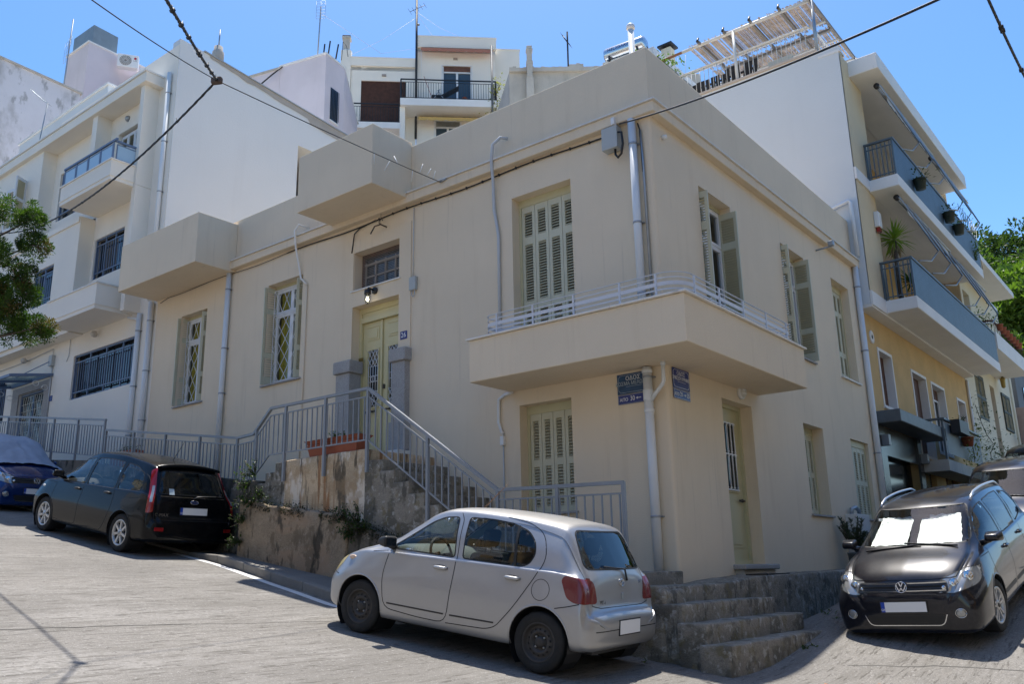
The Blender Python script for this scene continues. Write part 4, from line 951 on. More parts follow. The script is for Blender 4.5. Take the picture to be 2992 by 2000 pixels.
mb.add(V, [(2*i,2*i+1,2*i+3,2*i+2) for i in range(n)]); V2 = []
mb.build('bare_cement_band', GREYR, LB)
mb = MB(); mb.add([(-13.70,.7,13.93),(-13.70,9.0,13.14),(-14.3,9.0,13.20),(-14.3,.7,13.99),(-13.70,.7,13.90),(-13.70,9.0,13.11),(-14.3,9.0,13.17),(-14.3,.7,13.96)],[(0,1,2,3),(7,6,5,4),(0,4,5,1),(2,6,7,3),(0,3,7,4),(1,5,6,2)]); mb.build('flashing', mat('blue_grey_flashing', (.30,.34,.38), .5), LB)
MB().box(-34,-14.1,.3,9.0,12.9,13.0).build('roof_slab', SLAB, LB); MB().box(-34,-13.9,8.8,9.0,1.5,13.0).build('wall', WHP, LB)
MB().box(-26,-19.7,1.0,4.5,13.0,15.35).build('roof_room', WHW, LB); MB().box(-26.05,-19.65,.95,4.5,15.352,15.42).build('roof_room_cap', SLAB, LB)
MB().lathe([(.16,0),(.16,.38),(.12,.42),(.12,.55)], (-13.95,1.25,13.85), 'z', 12).build('vent_stub', GREYR, LB); MB().tube([(-13.95,1.25,14.3),(-13.93,1.25,14.95)], .02, 6).build('vent_rod', GALV, LB)
def antenna(name, p0, p1, elems, label, m=None, arm=None, rod=.02):
    t = thing(name, p0, label=label, cat='antenna'); MB().tube([p0, p1], rod, 6).build('mast', m or GALV, t)
    e = MB()
    for a, b, r in elems: e.tube([a, b], r, 4)
    e.build('elements', m or GALV, t); return t
def yagi(c, d, n, L, sp, r=.008):
    c = Vector(c); d = Vector(d).normalized(); s_ = d.cross(Vector((0,0,1))).normalized(); E = [(c, c+d*sp*(n-1), r*1.5)]
    for i in range(n): p = c+d*sp*i; l = L*(1-.04*i); E.append((p-s_*l/2, p+s_*l/2, r))
    return E
def grid_el(c, n, w_, h, s_=(1,0,0)):
    c = Vector(c); s_ = Vector(s_); E = []
    for i in range(n): z = -h/2+h*i/(n-1); E.append((c-s_*w_/2+Vector((0,0,z)), c+s_*w_/2+Vector((0,0,z)), .006))
    for k in (-.5,0,.5): E.append((c+s_*w_*k-Vector((0,0,h/2)), c+s_*w_*k+Vector((0,0,h/2)), .006))
    return E
antenna('roof_antenna', (-23.7,.6,12.9), (-23.05,.6,15.8), yagi((-23.05,.6,15.75), (-.8,-.35,.75), 9, .35, .12), 'thin roof antenna leaning above the white house cornice')
# ---- stained building with tower at the far left
FL = thing('stained_building', (-34,4,8), label='weather stained lilac and white building with rooftop tower at upper left', cat='house')
def poly_block(pts, z0, z1, name, m, parent, cap=None):
    mb = MB(); mb.prism([(x,y,z0) for x,y in pts], (0,0,z1-z0)); mb.build(name, m, parent)
    if cap:
        cx = sum(p[0] for p in pts)/len(pts); cy = sum(p[1] for p in pts)/len(pts); q = [(cx+(x-cx)*1.02, cy+(y-cy)*1.02) for x, y in pts]
        mb = MB(); mb.prism([(x,y,z1+.002) for x,y in q], (0,0,.08)); mb.build(name+'_cap', cap, parent)
poly_block([(-29.7,-3.0),(-30.31,4.75),(-38,5.6),(-38,-3.0)], 5, 20.75, 'wall', STN, FL, OLDC)
poly_block([(-34.41,6.66),(-36.59,6.62),(-40,9.6),(-35.9,12.6),(-34.6,11.9)], 5, 26.05, 'tower', PINK, FL, SLAB)
MB().box(-40,-31,5.7,16,5,21.5).build('lower_block', PINK, FL)
poly_block([(-34.97,7.06),(-36.95,7.0),(-37.1,8.3),(-35.1,8.4)], 26.13, 27.5, 'rooftop_tank_room', mat('blue_grey_sheet', (.19,.24,.28), .5, var=.15, vs=1.5), FL)
def ac_unit(p, dirx, parent_label, s_=1., txt=None):
    t = thing('air_conditioner', p, label=parent_label, cat='air conditioner'); d = Vector(dirx).normalized(); n = d.cross(Vector((0,0,1))); M = Matrix((d, -n, Vector((0,0,1)))).transposed().to_4x4(); M.translation = Vector(p)
    mb = MB(); mb.box(0,.85*s_,0,.32*s_,0,.62*s_,M); mb.bev(.02,2).build('casing', WHT, t)
    f = MB(); f.add([M @ Vector((.33*s_+.25*s_*math.cos(k*.2618), -.004, .31*s_+.25*s_*math.sin(k*.2618))) for k in range(24)], [tuple(range(24))]); f.build('fan_well', mat('fan_grey', (.25,.24,.22), .7) if 'fan_grey' not in MATS else MATS['fan_grey'], t)
    g = MB()
    for r in (.08,.14,.20,.25): g.tube([M @ Vector((.33*s_+r*s_*math.cos(k*.3142), -.012, .31*s_+r*s_*math.sin(k*.3142))) for k in range(21)], .006*s_, 4)
    for k in range(16): a = k*.3927; g.tube([M @ Vector((.33*s_+.05*s_*math.cos(a), -.012, .31*s_+.05*s_*math.sin(a))), M @ Vector((.33*s_+.25*s_*math.cos(a+.25), -.012, .31*s_+.25*s_*math.sin(a+.25)))], .005*s_, 4)
    g.build('fan_guard', WHT, t)
    if txt:
        FM = M @ Matrix(((1,0,0,0),(0,0,-1,0),(0,1,0,0),(0,0,0,1))); e = MB(); e.add([FM @ Matrix.Translation((.72*s_,.45*s_,.006)) @ Vector((.055*s_*math.cos(k*.4189), .055*s_*math.sin(k*.4189), 0)) for k in range(15)], [tuple(range(15))]); e.build('logo', mat('logo_red', (.45,.02,.06), .4), t)
        text_mb(txt, .12*s_, FM @ Matrix.Translation((.72*s_,.34*s_,.006)), .001).build('lettering', mat('logo_grey', (.25,.25,.26), .5), t)
    return t
ac_unit((-34.0,7.95,25.20), (.55,.83,0), 'white rooftop air conditioner with round fan beside the tower', 1.15, 'LG')
MB().box(-35.6,-33.3,8.9,12,21.5,25.15).build('stair_head', PINK, FL)
ac_unit((-32.6,8.45,24.3), (.55,.83,0), 'small air conditioner peeping over the roof edge right of the tower', .75)
MB().box(-34,-32.2,8.7,10.5,21.5,24.28).build('stair_head', PINK, FL)
antenna('roof_antenna', (-34.89,5.85,20.8), (-33.95,5.6,26.6), grid_el((-34.25,5.6,24.9), 7, .5, 1.1)+grid_el((-34.05,5.62,25.4), 4, .3, .5), 'mast with grid antenna left of the rooftop tower', rod=.035)
MB().tube([(-34.7,5.75,20.8),(-34.65,5.9,22.0),(-34.75,6.3,22.5)], .02, 5).build('cable', BLK, FL)
# ---- lilac building behind the party wall
LI = thing('lilac_building', (-20,9,8), label='lilac plastered block behind the white party wall', cat='house')
p1 = Vector((-18.22,8.44)); d1 = Vector((-.966,-.26)); d2 = Vector((-.20,.98))
q = [p1, p1+d1*2.15, p1+d1*2.15+d2*5, p1+d2*1.15, ]
poly_block([tuple(a) for a in q], 6, 19.50, 'wall', PINK, LI, SLAB)
q = [p1+d1*2.16, p1+d1*7, p1+d1*7+d2*5, p1+d1*2.16+d2*5]; poly_block([tuple(a+Vector((.05,-.1))*0) for a in q], 6, 19.42, 'wall', PINK, LI, OLDC)
LM = Matrix(((d2.x,-d2.y,0,p1.x),(d2.y,d2.x,0,p1.y),(0,0,1,0),(0,0,0,1)))   # x along the short wall, -y outwards
lbox(LM, .34,.80,-.015,.10,16.9,18.25).build('window_opening', GLD, LI); lbox(LM, .30,.84,-.04,.02,16.82,16.88).build('sill', MARB, LI)
b = MB()
for k in range(6): b.tube([LM @ Vector((.36+.085*k,-.06,16.95)), LM @ Vector((.36+.085*k,-.06,18.2))], .012, 4)
b.build('grille', BLKM, LI)
MB().tube([(-20.2,7.9,19.5),(-20.4,7.6,19.1),(-20.9,7.45,18.8),(-21.3,7.3,18.75)], .03, 5).build('cable_bundle', BLK, LI)
antenna('roof_antenna', (-18.85,8.52,19.4), (-18.42,8.26,21.6), grid_el((-18.42,8.26,21.45), 7, .35, .8, (.8,.6,0)), 'tall grid antenna on the lilac roof', rod=.025)
b = MB()
for a, c in (((-18.6,8.6,19.5),(-18.4,8.5,20.05)),((-18.45,8.7,19.5),(-18.2,8.6,20.15)),((-18.2,8.9,19.5),(-17.95,8.8,20.0))): b.tube([a, c], .03, 5)
b.tube([(-18.1,9.1,19.5),(-17.8,8.9,20.1),(-17.7,9.0,19.9),(-17.72,9.1,19.5)], .012, 5); b.build('roof_pipes', BLKM, LI)
# ---- white building with awnings at the back
WB = thing('white_awning_building', (-20.9,16.1,8), label='white apartment building with balconies and striped awnings seen above the roof', cat='house')
BM_ = Matrix(((.724,-.69,0,-20.91),(.69,.724,0,16.07),(0,0,1,0),(0,0,0,1)))      # x along facade, y into the building
def wb(name, m, *a): return lbox(BM_, *a).build(name, m, WB)
FB = lambda u, v, w: tuple(BM_ @ Vector((u, w, v)))
panel(FB, 0, 3.79, 6, 24.7, [(1.23,2.63,21.3,23.78),(.87,2.10,18.6,20.83)], .15).build('wall', WHP, WB)
wb('wall', WHP, .0,.02,.0,6,6,24.7); wb('wall', WHP, 3.77,3.79,0,6,6,24.7); wb('roof_slab', SLAB, 0,3.79,0,6,24.5,24.68)
wb('parapet', WHP, -.04,3.83,-.12,.1,24.7,25.28); wb('parapet_cap', SLAB, -.06,3.85,-.14,.12,25.282,25.33)
wb('right_wing', WHP, 3.80,5.0,.3,6,6,24.95); wb('right_wing_cap', SLAB, 3.80,5.03,.27,6,24.952,25.0)
for (a, b, c, d) in ((1.23,2.63,21.3,23.78),(.87,2.10,18.6,20.83)):
    W = empty('window', FB((a+b)/2,c,.1), WB); g = MB(); frame_rect(g, a, b, c, d-.3, FB, .08,.13,.06); m_ = (a+b)/2
    def bb(mb, u0, u1, v0, v1, w0, w1): mb.box(u0,u1,w0,w1,v0,v1,BM_)
    g = MB()
    for (u0, u1, v0, v1) in ((a,a+.06,c,d),(b-.06,b,c,d),(m_-.05,m_+.05,c,d-.3),(a,b,d-.34,d-.28)): bb(g, u0,u1,v0,v1,.06,.12)
    g.build('frame', WFR, W); g = MB(); bb(g, a,b,c,d,.121,.13); g.build('pane', mat('blue_dark_glass', (.05,.075,.10), .06) if 'blue_dark_glass' not in MATS else MATS['blue_dark_glass'], W)
    g = MB(); bb(g, a+.06,b-.06,d-.28,d,.05,.11); g.build('blind_box', BROWN if c > 20 else GALV, W)
    g = MB(); bb(g, a-.05,b+.05,d,d+.04,-.02,.02); bb(g, a-.05,a,c,d,-.02,.02); bb(g, b,b+.05,c,d,-.02,.02); g.build('surround', SLAB, W)
wb('balcony_slab', SLAB, -.72,3.74,-1.2,0,20.95,21.30)
def iron_railing(x0, x1, y0, z0, z1, par, sides=(1, 1), y1=0.):
    r = empty('balcony_railing', BM_ @ Vector((x0,y0,z0)), par); mb = MB()
    L = [((x0,y0),(x1,y0))]+([((x0,y0),(x0,y1))] if sides[0] else [])+([((x1,y0),(x1,y1))] if sides[1] else [])
    for a, b in L:
        for z, t in ((z1,.05),(z1-.14,.02),(z0+.06,.025)): mb.beam(BM_ @ Vector((*a,z)), BM_ @ Vector((*b,z)), t)
    for p in ((x0,y0),(x1,y0)): mb.beam(BM_ @ Vector((*p,z0)), BM_ @ Vector((*p,z1)), .045)
    mb.build('rail', BLKM, r); BB = MB().box(-.007,.007,-.007,.007,0,1).mesh('baluster'); BB.materials.append(BLKM)
    for a, b in L:
        n = int(math.hypot(b[0]-a[0], b[1]-a[1])/.115)
        for k in range(1, n): p = BM_ @ Vector((a[0]+(b[0]-a[0])*k/n, a[1]+(b[1]-a[1])*k/n, z0+.06)); inst('baluster', BB, r, p, scale=(1,1,z1-z0-.2))
iron_railing(-.70,3.70,-1.15,21.30,22.30,WB)
# left, lower part
panel(FB, -3.1, -.02, 6, 23.6, [(-2.62,-.50,20.3,22.86)], .2).build('wall', WHP, WB); wb('roof_slab', SLAB, -3.1,0,0,6,23.4,23.58)
wb('parapet', WHP, -3.15,-.05,-.1,.1,23.6,24.02); wb('parapet_cap', SLAB, -3.17,-.03,-.12,.12,24.022,24.07)
RB = empty('reed_blind', BM_ @ Vector((-1.5,-.9,20)), WB)
SLT = MB().box(-2.62,-.55,-.012,.012,0,.026).mesh('slat'); SLT.materials.append(BROWN)
for k in range(46): 
    o = inst('slat', SLT, RB, (0,0,0)); o.matrix_parent_inverse = Matrix(); o.parent = RB; o.matrix_parent_inverse = world_of(RB).inverted(); o.location = BM_ @ Vector((0,.06,20.35+k*.055)); o.rotation_euler = (0,0,math.atan2(.69,.724))
wb('blind_backing', BLKM, -2.62,-.50,.10,.12,20.3,22.86)
wb('balcony_slab', SLAB, -3.1,-.70,-1.0,0,19.85,20.15); iron_railing(-3.05,-.78,-.95,20.15,21.1,WB,(1,0))
wb('balcony_side_wall', WHP, -.74,-.5,-1.0,0,17.5,20.95)
wb('pillar', WHP, -3.6,-3.12,-.1,.5,6,24.4); MB().lathe([(.26,0),(.26,.08),(.2,.14),(0,.15)], BM_ @ Vector((-3.36,.2,24.4)), 'z', 14).build('pillar_top', WHP, WB)
wb('chimney', OLDC, -3.52,-3.22,.05,.35,24.5,25.15); wb('chimney_cap', OLDC, -3.58,-3.16,0,.4,25.15,25.25); wb('flue_cap', BROWN, -3.56,-3.18,.02,.38,25.25,25.3)
for (u, v) in ((-1.55,23.15),(1.85,24.15),(1.85,21.0)): wb('vent_light', mat('beige_fitting%d' % int(v*10), (.35,.29,.24), .6), u-.1,u+.1,-.06,0,v-.05,v+.05)
def awning(x0, x1, yw, yo, zw, zo, m, name='awning', val=.2, parent=None, f=None):
    f = f or (lambda p: BM_ @ Vector(p)); mb = MB(); n = 24; V = []
    for i in range(n+1):
        x = x0+(x1-x0)*i/n; V += [f((x,yw,zw)), f((x,yo,zo)), f((x,yo-.02,zo-val*(.75+.25*abs(math.sin(i*math.pi/3))))) ]
    mb.add(V, [t for i in range(n) for t in ((i*3,i*3+1,i*3+4,i*3+3),(i*3+1,i*3+2,i*3+5,i*3+4))]); return mb.build(name, m, parent or WB)
AW1 = mat('terracotta_awning', (.42,.17,.11), .8); AW2 = mat('ochre_awning', (.55,.38,.14), .8)
awning(.2,3.65,0,-.45,24.62,24.45,AW1); awning(.1,3.5,0,-.6,20.9,20.7,AW2)
MB().tube([BM_ @ Vector((3.52,-1.22,17.5)), BM_ @ Vector((3.52,-1.22,24.15))], .05, 8).build('awning_post', mat('dark_grey_post', (.12,.12,.12), .5), WB)
MB().tube([BM_ @ Vector((.22,-.3,24.5)), BM_ @ Vector((.22,-.3,23.0))], .012, 5).build('crank_rod', WHT, WB)
MB().tube([BM_ @ Vector((.35,-.3,23.0)), BM_ @ Vector((.8,-.7,21.4))], .012, 5).build('red_hose', mat('red_hose', (.4,.06,.04), .5), WB)
ch = thing('folding_chair', BM_ @ Vector((1.2,-.8,21.3)), label='dark folding deck chair on the back building balcony', cat='chair')
f_ = MB(); 
for yy in (-.95,-.55): f_.tube([BM_ @ Vector((.75,yy,21.32)), BM_ @ Vector((1.1,yy,21.95))], .02, 5); f_.tube([BM_ @ Vector((1.35,yy,21.32)), BM_ @ Vector((1.0,yy,21.9))], .02, 5)
f_.build('frame', GALV, ch); lbox(BM_ @ Matrix.Translation((1.15,-.75,21.62)) @ Matrix.Rotation(R_(-32),4,'Y'), 0,.95,-.22,.22,-.02,.02).build('backrest', BLKM, ch); lbox(BM_, .72,1.3,-.97,-.53,21.6,21.64).build('seat', BLKM, ch)
pt = thing('flower_pot', BM_ @ Vector((2.3,-1.0,21.3)), label='small terracotta pot on the back building balcony', cat='flower pot'); MB().lathe([(.08,0),(.11,.2),(.12,.2)], BM_ @ Vector((2.25,-1.0,21.3)), 'z', 14).build('pot', TERRA, pt)
def climber(name, pts, n, r, l, seed, m, label, stem=True):
    t = thing(name, pts[0], label=label, cat='plant'); mb = MB(); sm_ = MB(); q = random.Random(seed)
    for p in pts:
        p = Vector(p)
        for _ in range(n):
            c = p+Vector((q.gauss(0,r), q.gauss(0,r), q.gauss(0,r))); mb.leaf(c, Vector((q.gauss(0,1), q.gauss(0,1), q.gauss(0,.8))), Vector((0,0,1)), l*q.uniform(.6,1.3), l*.45)
    if stem: sm_.tube(pts, .012, 4); sm_.build('stem', BARK, t)
    mb.build('foliage', m, t); return t
climber('climbing_plant', [BM_ @ Vector(p) for p in ((3.55,-1.2,19.6),(3.5,-1.25,20.4),(3.75,-1.2,21.0),(3.7,-1.25,21.7),(3.9,-1.1,22.2),(3.3,-1.3,20.2),(4.1,-1.0,20.6))], 46, .18, .14, 9, LEAFY, 'yellow green climber on the post of the back building')
def solar_heater(A, ax, r, L, label, txt, parent_m=None):
    t = thing('solar_water_heater', A, label=label, cat='water heater'); ax = Vector(ax).normalized(); up = Vector((0,0,1)); s_ = ax.cross(up).normalized(); M = Matrix((ax, -s_, up)).transposed().to_4x4(); M.translation = Vector(A)
    mb = MB(); mb.lathe([(0,-.03),(r*.6,-.02),(r*.93,.02),(r,.08),(r,L-.08),(r*.93,L-.02),(r*.6,L+.02),(0,L+.03)], (0,0,0), 'x', 28); mb.v = [tuple(M @ Vector(p)) for p in mb.v]; mb.build('tank', mat('tank_steel', (.62,.64,.66), .18, metal=.9) if 'tank_steel' not in MATS else MATS['tank_steel'], t)
    MB().box(-.05,L+.05,-.2,.5,-r-.08,-r-.01,M).build('collector', mat('cream_frame', (.6,.55,.46), .6) if 'cream_frame' not in MATS else MATS['cream_frame'], t)
    b = MB()
    for x in (.15*L,.85*L): b.box(x-.03,x+.03,-.15,.3,-r-.6,-r-.05,M); b.box(x-.03,x+.03,-r*.9,r*.9,-r-.06,-r*.5,M)
    b.build('stand', BLKM, t)
    # lettering bent round the tank
    tx = text_mb(txt, r*.62, Matrix(), .001); V = []
    for (x, y, z) in tx.v:
        th = R_(12)+y/r; V.append(tuple(M @ Vector((L*.42+x, -(r+.004)*math.cos(th), (r+.004)*math.sin(th)))))
    tx.v = V; tx.build('lettering', ENAM, t); return t
h0 = BM_ @ Vector((1.75,.6,25.52)); solar_heater(h0, (.724,.69,.0), .22, 1.35, 'solar water heater tank on the roof of the white awning building', 'NOVOTHERM')
solar_heater((-7.5,11.3,16.3), (1,.1,0), .27, 1.4, 'polished solar water heater tank behind the corner parapet', 'HELIOAKMI')
antenna('roof_mast', tuple(BM_ @ Vector((-.02,-.14,19.8))), tuple(BM_ @ Vector((-.02,-.14,28.0))), yagi(BM_ @ Vector((-.35,-.14,26.6)), (.7,.3,.2), 5, .5, .2)+[(BM_ @ Vector((-.02,-.14,25.9)), BM_ @ Vector((.12,-.14,25.9)), .05)], 'dark antenna mast between the two parts of the white building', BLKM, rod=.055)
for a, b in (((-.02,-.14,26.3),(-3.2,.2,24.3)),((-.02,-.14,26.5),(1.6,1.5,25.4)),((-.02,-.14,26.6),(2.2,.6,25.75))):
    MB().tube([BM_ @ Vector(a), BM_ @ ((Vector(a)+Vector(b))/2+Vector((0,0,-.15))), BM_ @ Vector(b)], .007, 4).build('guy_wire', COND, WB)
MB().tube([(-18.42,8.26,21.3),(-19,12,21.6),tuple(BM_ @ Vector((-.02,-.14,24.6)))], .007, 4).build('guy_wire', COND, WB)
# ---- old rendered wall and chimney right of it
OW = thing('old_grey_building', (-12.5,15.5,8), label='old cracked grey building with a stone chimney behind the parapet', cat='house')
q = [(-13.9,14.3),(-11.0,16.65),(-8.0,19.5),(-10.5,23),(-17.5,17.5)]
poly_block(q, 4, 19.75, 'wall', OLDC, OW); mb = MB(); n = 26
for i in range(n):
    a = Vector((-13.9,14.3)).lerp(Vector((-11.0,16.65)), i/n); b = Vector((-13.9,14.3)).lerp(Vector((-11.0,16.65)), (i+1)/n); h = 19.76+.12+.08*mnoise.noise((i*.6,0,0))+(.12 if 17 <= i <= 20 else 0)
    o_ = Vector((.09,-.11)); mb.add([(a.x+o_.x,a.y+o_.y,19.70),(b.x+o_.x,b.y+o_.y,19.70),(b.x-.2,b.y+.25,19.70),(a.x-.2,a.y+.25,19.70),(a.x+o_.x,a.y+o_.y,h),(b.x+o_.x,b.y+o_.y,h),(b.x-.2,b.y+.25,h),(a.x-.2,a.y+.25,h)], [(0,3,2,1),(4,5,6,7),(0,1,5,4),(1,2,6,5),(2,3,7,6),(3,0,4,7)])
mb.build('coping', OLDC, OW)
CM_ = Matrix.Translation((-13.25,14.65,0)) @ Matrix.Rotation(math.atan2(2.35,2.9),4,'Z')
for z0, z1, w_ in ((17.5,19.3,.30),(19.3,19.9,.22),(19.9,20.05,.27),(20.05,20.55,.21),(20.55,20.62,.27),(20.62,20.74,.22)): lbox(CM_, -w_/2+.1,w_/2+.1,-.22,.1,z0,z1).bev(.012,1).build('chimney', OLDC, OW)
antenna('roof_antenna', (-12.05,15.85,19.7), (-11.82,15.53,21.35), [((-12.1,15.6,21.35),(-11.85,15.6,20.85),.02)]+yagi((-12.1,15.6,21.3), (.35,.1,-.6), 9, .55, .08, .005), 'dark antenna with a slanting yagi above the old grey building', BLKM, rod=.035)
# ============================================================ right hand neighbour with balconies
RBD = thing('beige_apartment_house', (0,14,0), label='beige apartment house with white side wall and long grey balconies', cat='house')
xu = .30
q = lambda *a: MB().box(*a)
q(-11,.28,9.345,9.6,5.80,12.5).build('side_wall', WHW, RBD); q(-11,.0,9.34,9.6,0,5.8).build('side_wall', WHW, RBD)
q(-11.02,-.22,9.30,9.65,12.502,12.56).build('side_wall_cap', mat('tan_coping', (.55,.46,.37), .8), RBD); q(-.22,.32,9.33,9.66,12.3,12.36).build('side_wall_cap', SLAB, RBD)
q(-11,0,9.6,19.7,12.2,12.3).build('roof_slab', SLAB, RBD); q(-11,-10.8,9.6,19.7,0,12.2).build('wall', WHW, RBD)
FU = lambda u, v, w: (xu-w, u, v)
wt = (11.0,12.0,9.3,11.2); wt2 = (13.6,15.2,9.25,11.2); wm1 = (11.2,12.3,6.2,8.0); wm2 = (14.2,15.6,6.15,8.1); wt3 = (17,18.4,9.25,11.2); wm3 = (17.2,18.6,6.15,8.1)
FUR = lambda u, v, w: (xu-1.25-w, u, v)
panel(FU, 9.36, 10.82, 5.80, 12.25, [], .15).build('wall', BEI, RBD)
panel(FUR, 10.82, 19.6, 5.80, 12.25, [wt,wt2,wt3,wm1,wm2,wm3], .15).build('wall', OCH, RBD)
q(xu-1.25,xu-.002,10.70,10.82,6.12,8.88).build('wall', BEI, RBD); q(xu-1.25,xu-.002,10.70,10.82,9.19,12.2).build('wall', BEI, RBD); q(xu-1.25,xu-.002,19.5,19.62,5.81,12.2).build('wall', BEI, RBD)
q(xu-1.25,xu-.001,10.82,19.5,5.81,6.09).build('loggia_floor', SLAB, RBD); q(xu-1.25,xu-.001,10.82,19.5,8.89,9.17).build('loggia_floor', SLAB, RBD); q(xu-1.25,xu-.501,10.82,19.5,11.9,12.2).build('loggia_ceiling', SLAB, RBD)
for o in (wt,wt2,wt3,wm1,wm2,wm3):
    W = empty('window', FUR(o[0],o[2],.1), RBD); m_ = MB(); m_.quad(*[FUR(a,b,.12) for a,b in ((o[0],o[2]),(o[1],o[2]),(o[1],o[3]),(o[0],o[3]))]); m_.build('pane', GLD, W)
    m_ = MB(); frame_rect(m_, o[0],o[1],o[2],o[3], FUR, .06,.11,.06); frame_rect(m_, o[0]-.1,o[1]+.1,o[2]-.05,o[3]+.1, FUR, -.015,.0,.1); m_.build('frame', WFR, W)
q(.285,.335,9.355,10.42,8.9,9.2).build('band', SLAB, RBD); q(.285,.335,9.355,10.5,5.78,6.12).build('band', SLAB, RBD)
q(-.5,.30,9.36,19.6,5.74,5.80).build('soffit', SLAB, RBD)
def long_balcony(y0, y1, xo, z0, z1, rail, name):
    MB().box(xu,xo,y0,y1,z0,z1).bev(.012,1).build('balcony_slab', SLAB, RBD)
    r = empty('balcony_railing', (xo,y0,z1), RBD); zt_ = z1+rail
    mb = MB(); mb.beam((xo-.03,y0+.03,zt_),(xo-.03,y1-.03,zt_),.07,.045); mb.beam((xu,y0+.03,zt_),(xo,y0+.03,zt_),.07,.045)
    for z in (z1+.08, zt_-.15): mb.beam((xo-.05,y0+.03,z),(xo-.05,y1,z),.025); mb.beam((xu,y0+.03,z),(xo-.05,y0+.03,z),.025)
    for p in ((xo-.04,y0+.04),(xu+.03,y0+.04)): mb.beam((*p,z1-.1),(*p,zt_),.05)
    mb.build('rail', GRB, r)
    V = []; n = int((y1-y0)/.06); mb = MB()
    for i in range(n+1): y = y0+.05+(y1-y0-.08)*i/n; V += [(xo-.022+(.008 if i % 2 else 0),y,z1+.02),(xo-.022+(.008 if i % 2 else 0),y,zt_-.03)]
    mb.add(V, [(2*i,2*i+2,2*i+3,2*i+1) for i in range(n)]); mb.build('corrugated_sheet', GRB, r)
    BB = MB().box(-.012,.012,-.012,.012,0,1).mesh('baluster'); BB.materials.append(GRB)
    k = int((xo-xu)/.095)
    for i in range(1, k): inst('baluster', BB, r, (xu+(xo-xu)*i/k, y0+.03, z1+.03), scale=(1,1,rail-.08))
GRB = mat('grey_blue_sheet', (.085,.115,.14), .45, var=.12, vs=2)
long_balcony(10.42,19.85,1.03,5.80,6.10,.95,'a'); long_balcony(10.36,19.75,1.00,8.88,9.18,.95,'b')
mb = MB(); mb.box(xu-.5,1.0,9.92,19.25,11.85,12.28); mb.bev(.012,1).build('roof_overhang', SLAB, RBD); 
# awning rollers, arms and fabric under the slabs
AWC = mat('cream_awning', (.55,.50,.42), .8)
def side_awning(y0, y1, x, z, parent):
    a = empty('awning', (x,y0,z), parent); MB().tube([(x,y0,z),(x,y1,z)], .035, 8).build('roller', GALV, a)
    V = []; n = 30; mb = MB()
    for i in range(n+1):
        y = y0+.4+(y1-y0-.5)*i/n; V += [(x-.02,y,z+.0),(x+.10,y,z-.12),(x+.11,y,z-.25-.06*abs(math.sin(i*math.pi/2.5)))]
    mb.add(V, [t for i in range(n) for t in ((i*3,i*3+1,i*3+4,i*3+3),(i*3+1,i*3+2,i*3+5,i*3+4))]); mb.build('fabric', AWC, a)
    MB().tube([(x+.12,y0+.3,z-.1),(x+.12,y1,z-.1)], .022, 6).build('front_bar', GALV, a)
    for t in (.35,.62,.9):
        y = y0+(y1-y0)*t; MB().tube([(.95,y-.9,z-1.45),(1.12,y-.35,z-1.35),(1.24,y,z-1.0),(x+.12,y-1.9,z-.1)], .022, 6).build('arm', GALV, a)
    MB().lathe([(.07,-.05),(.07,.05)], (x,y0,z+.02), 'y', 10).build('bracket', BLKM, a)
side_awning(10.4,15.2,.80,11.6,RBD); side_awning(15.4,19.4,.82,11.5,RBD); side_awning(10.75,15.4,.82,8.70,RBD); side_awning(15.6,20.0,.82,8.62,RBD)
FG = FY
gA_ = (10.45,11.46,3.64,4.96); gB_ = (13.23,14.57,2.75,4.90); gC_ = (15.17,16.53,3.0,4.88); gD_ = (18.12,19.08,3.58,4.84); gE = (9.95,13.05,.2,3.1); gF = (13.2,14.34,1.0,2.47); gG = (15.31,16.73,1.0,2.47)
panel(FG, 9.36, 19.75, -.5, 5.75, [gA_,gB_,gC_,gD_,gE,gF,gG], .28).build('wall', OCH, RBD)
q(-.01,.02,9.37,9.52,0,5.74).build('corner_strip', SLAB, RBD)
for o in (gA_,gB_,gC_,gD_):
    W = empty('window', FG(o[0],o[2],.1), RBD); m_ = MB(); frame_rect(m_, o[0]-.07,o[1]+.07,o[2]-.07,o[3]+.07, FG, -.02,.28,.075); m_.build('surround', SLAB, W)
    z = o[2]+.03; top_ = o[3]-.02; half = o is gC_
    if half: z = o[3]-.35; g = MB(); g.quad(*[FG(a,b,.22) for a,b in ((o[0],o[2]),(o[1],o[2]),(o[1],o[3]),(o[0],o[3]))]); g.build('pane', GLD, W); g = MB(); frame_rect(g, o[0],o[1],o[2],o[3]-.3, FG, .17,.21,.05); frame_rect(g, (o[0]+o[1])/2,(o[0]+o[1])/2+.06,o[2],o[3]-.3, FG, .16,.21,.03); g.build('frame', WFR, W)
    SLT2 = MB().box(-.012,.012,0,o[1]-o[0]-.02,0,.042).mesh('roller_slat'); SLT2.materials.append(BROWNS if 'BROWNS' in globals() else BROWN)
    while z < top_: inst('roller_slat', SLT2, W, (-.19,o[0]+.01,z)); z += .05
for o in (gF, gG):
    for k in range(2): shutter(MX(-.15,o[0]+.02+k*(o[1]-o[0])/2,o[2]+.02,90), (o[1]-o[0])/2-.03, 1.42, T2, RBD, m=BROWN)
q(-.02,.05,10.35,11.55,3.56,3.6).build('sill', SLAB, RBD)
MB().lathe([(.16,0),(.16,.025),(.07,.03),(.05,-.03)], (0,10.05,5.2), 'x', 18).build('vent_ring', SLAB, RBD); MB().lathe([(.05,.032),(0,.031)], (0,10.05,5.2), 'x', 12).build('vent_hole', BLKM, RBD)
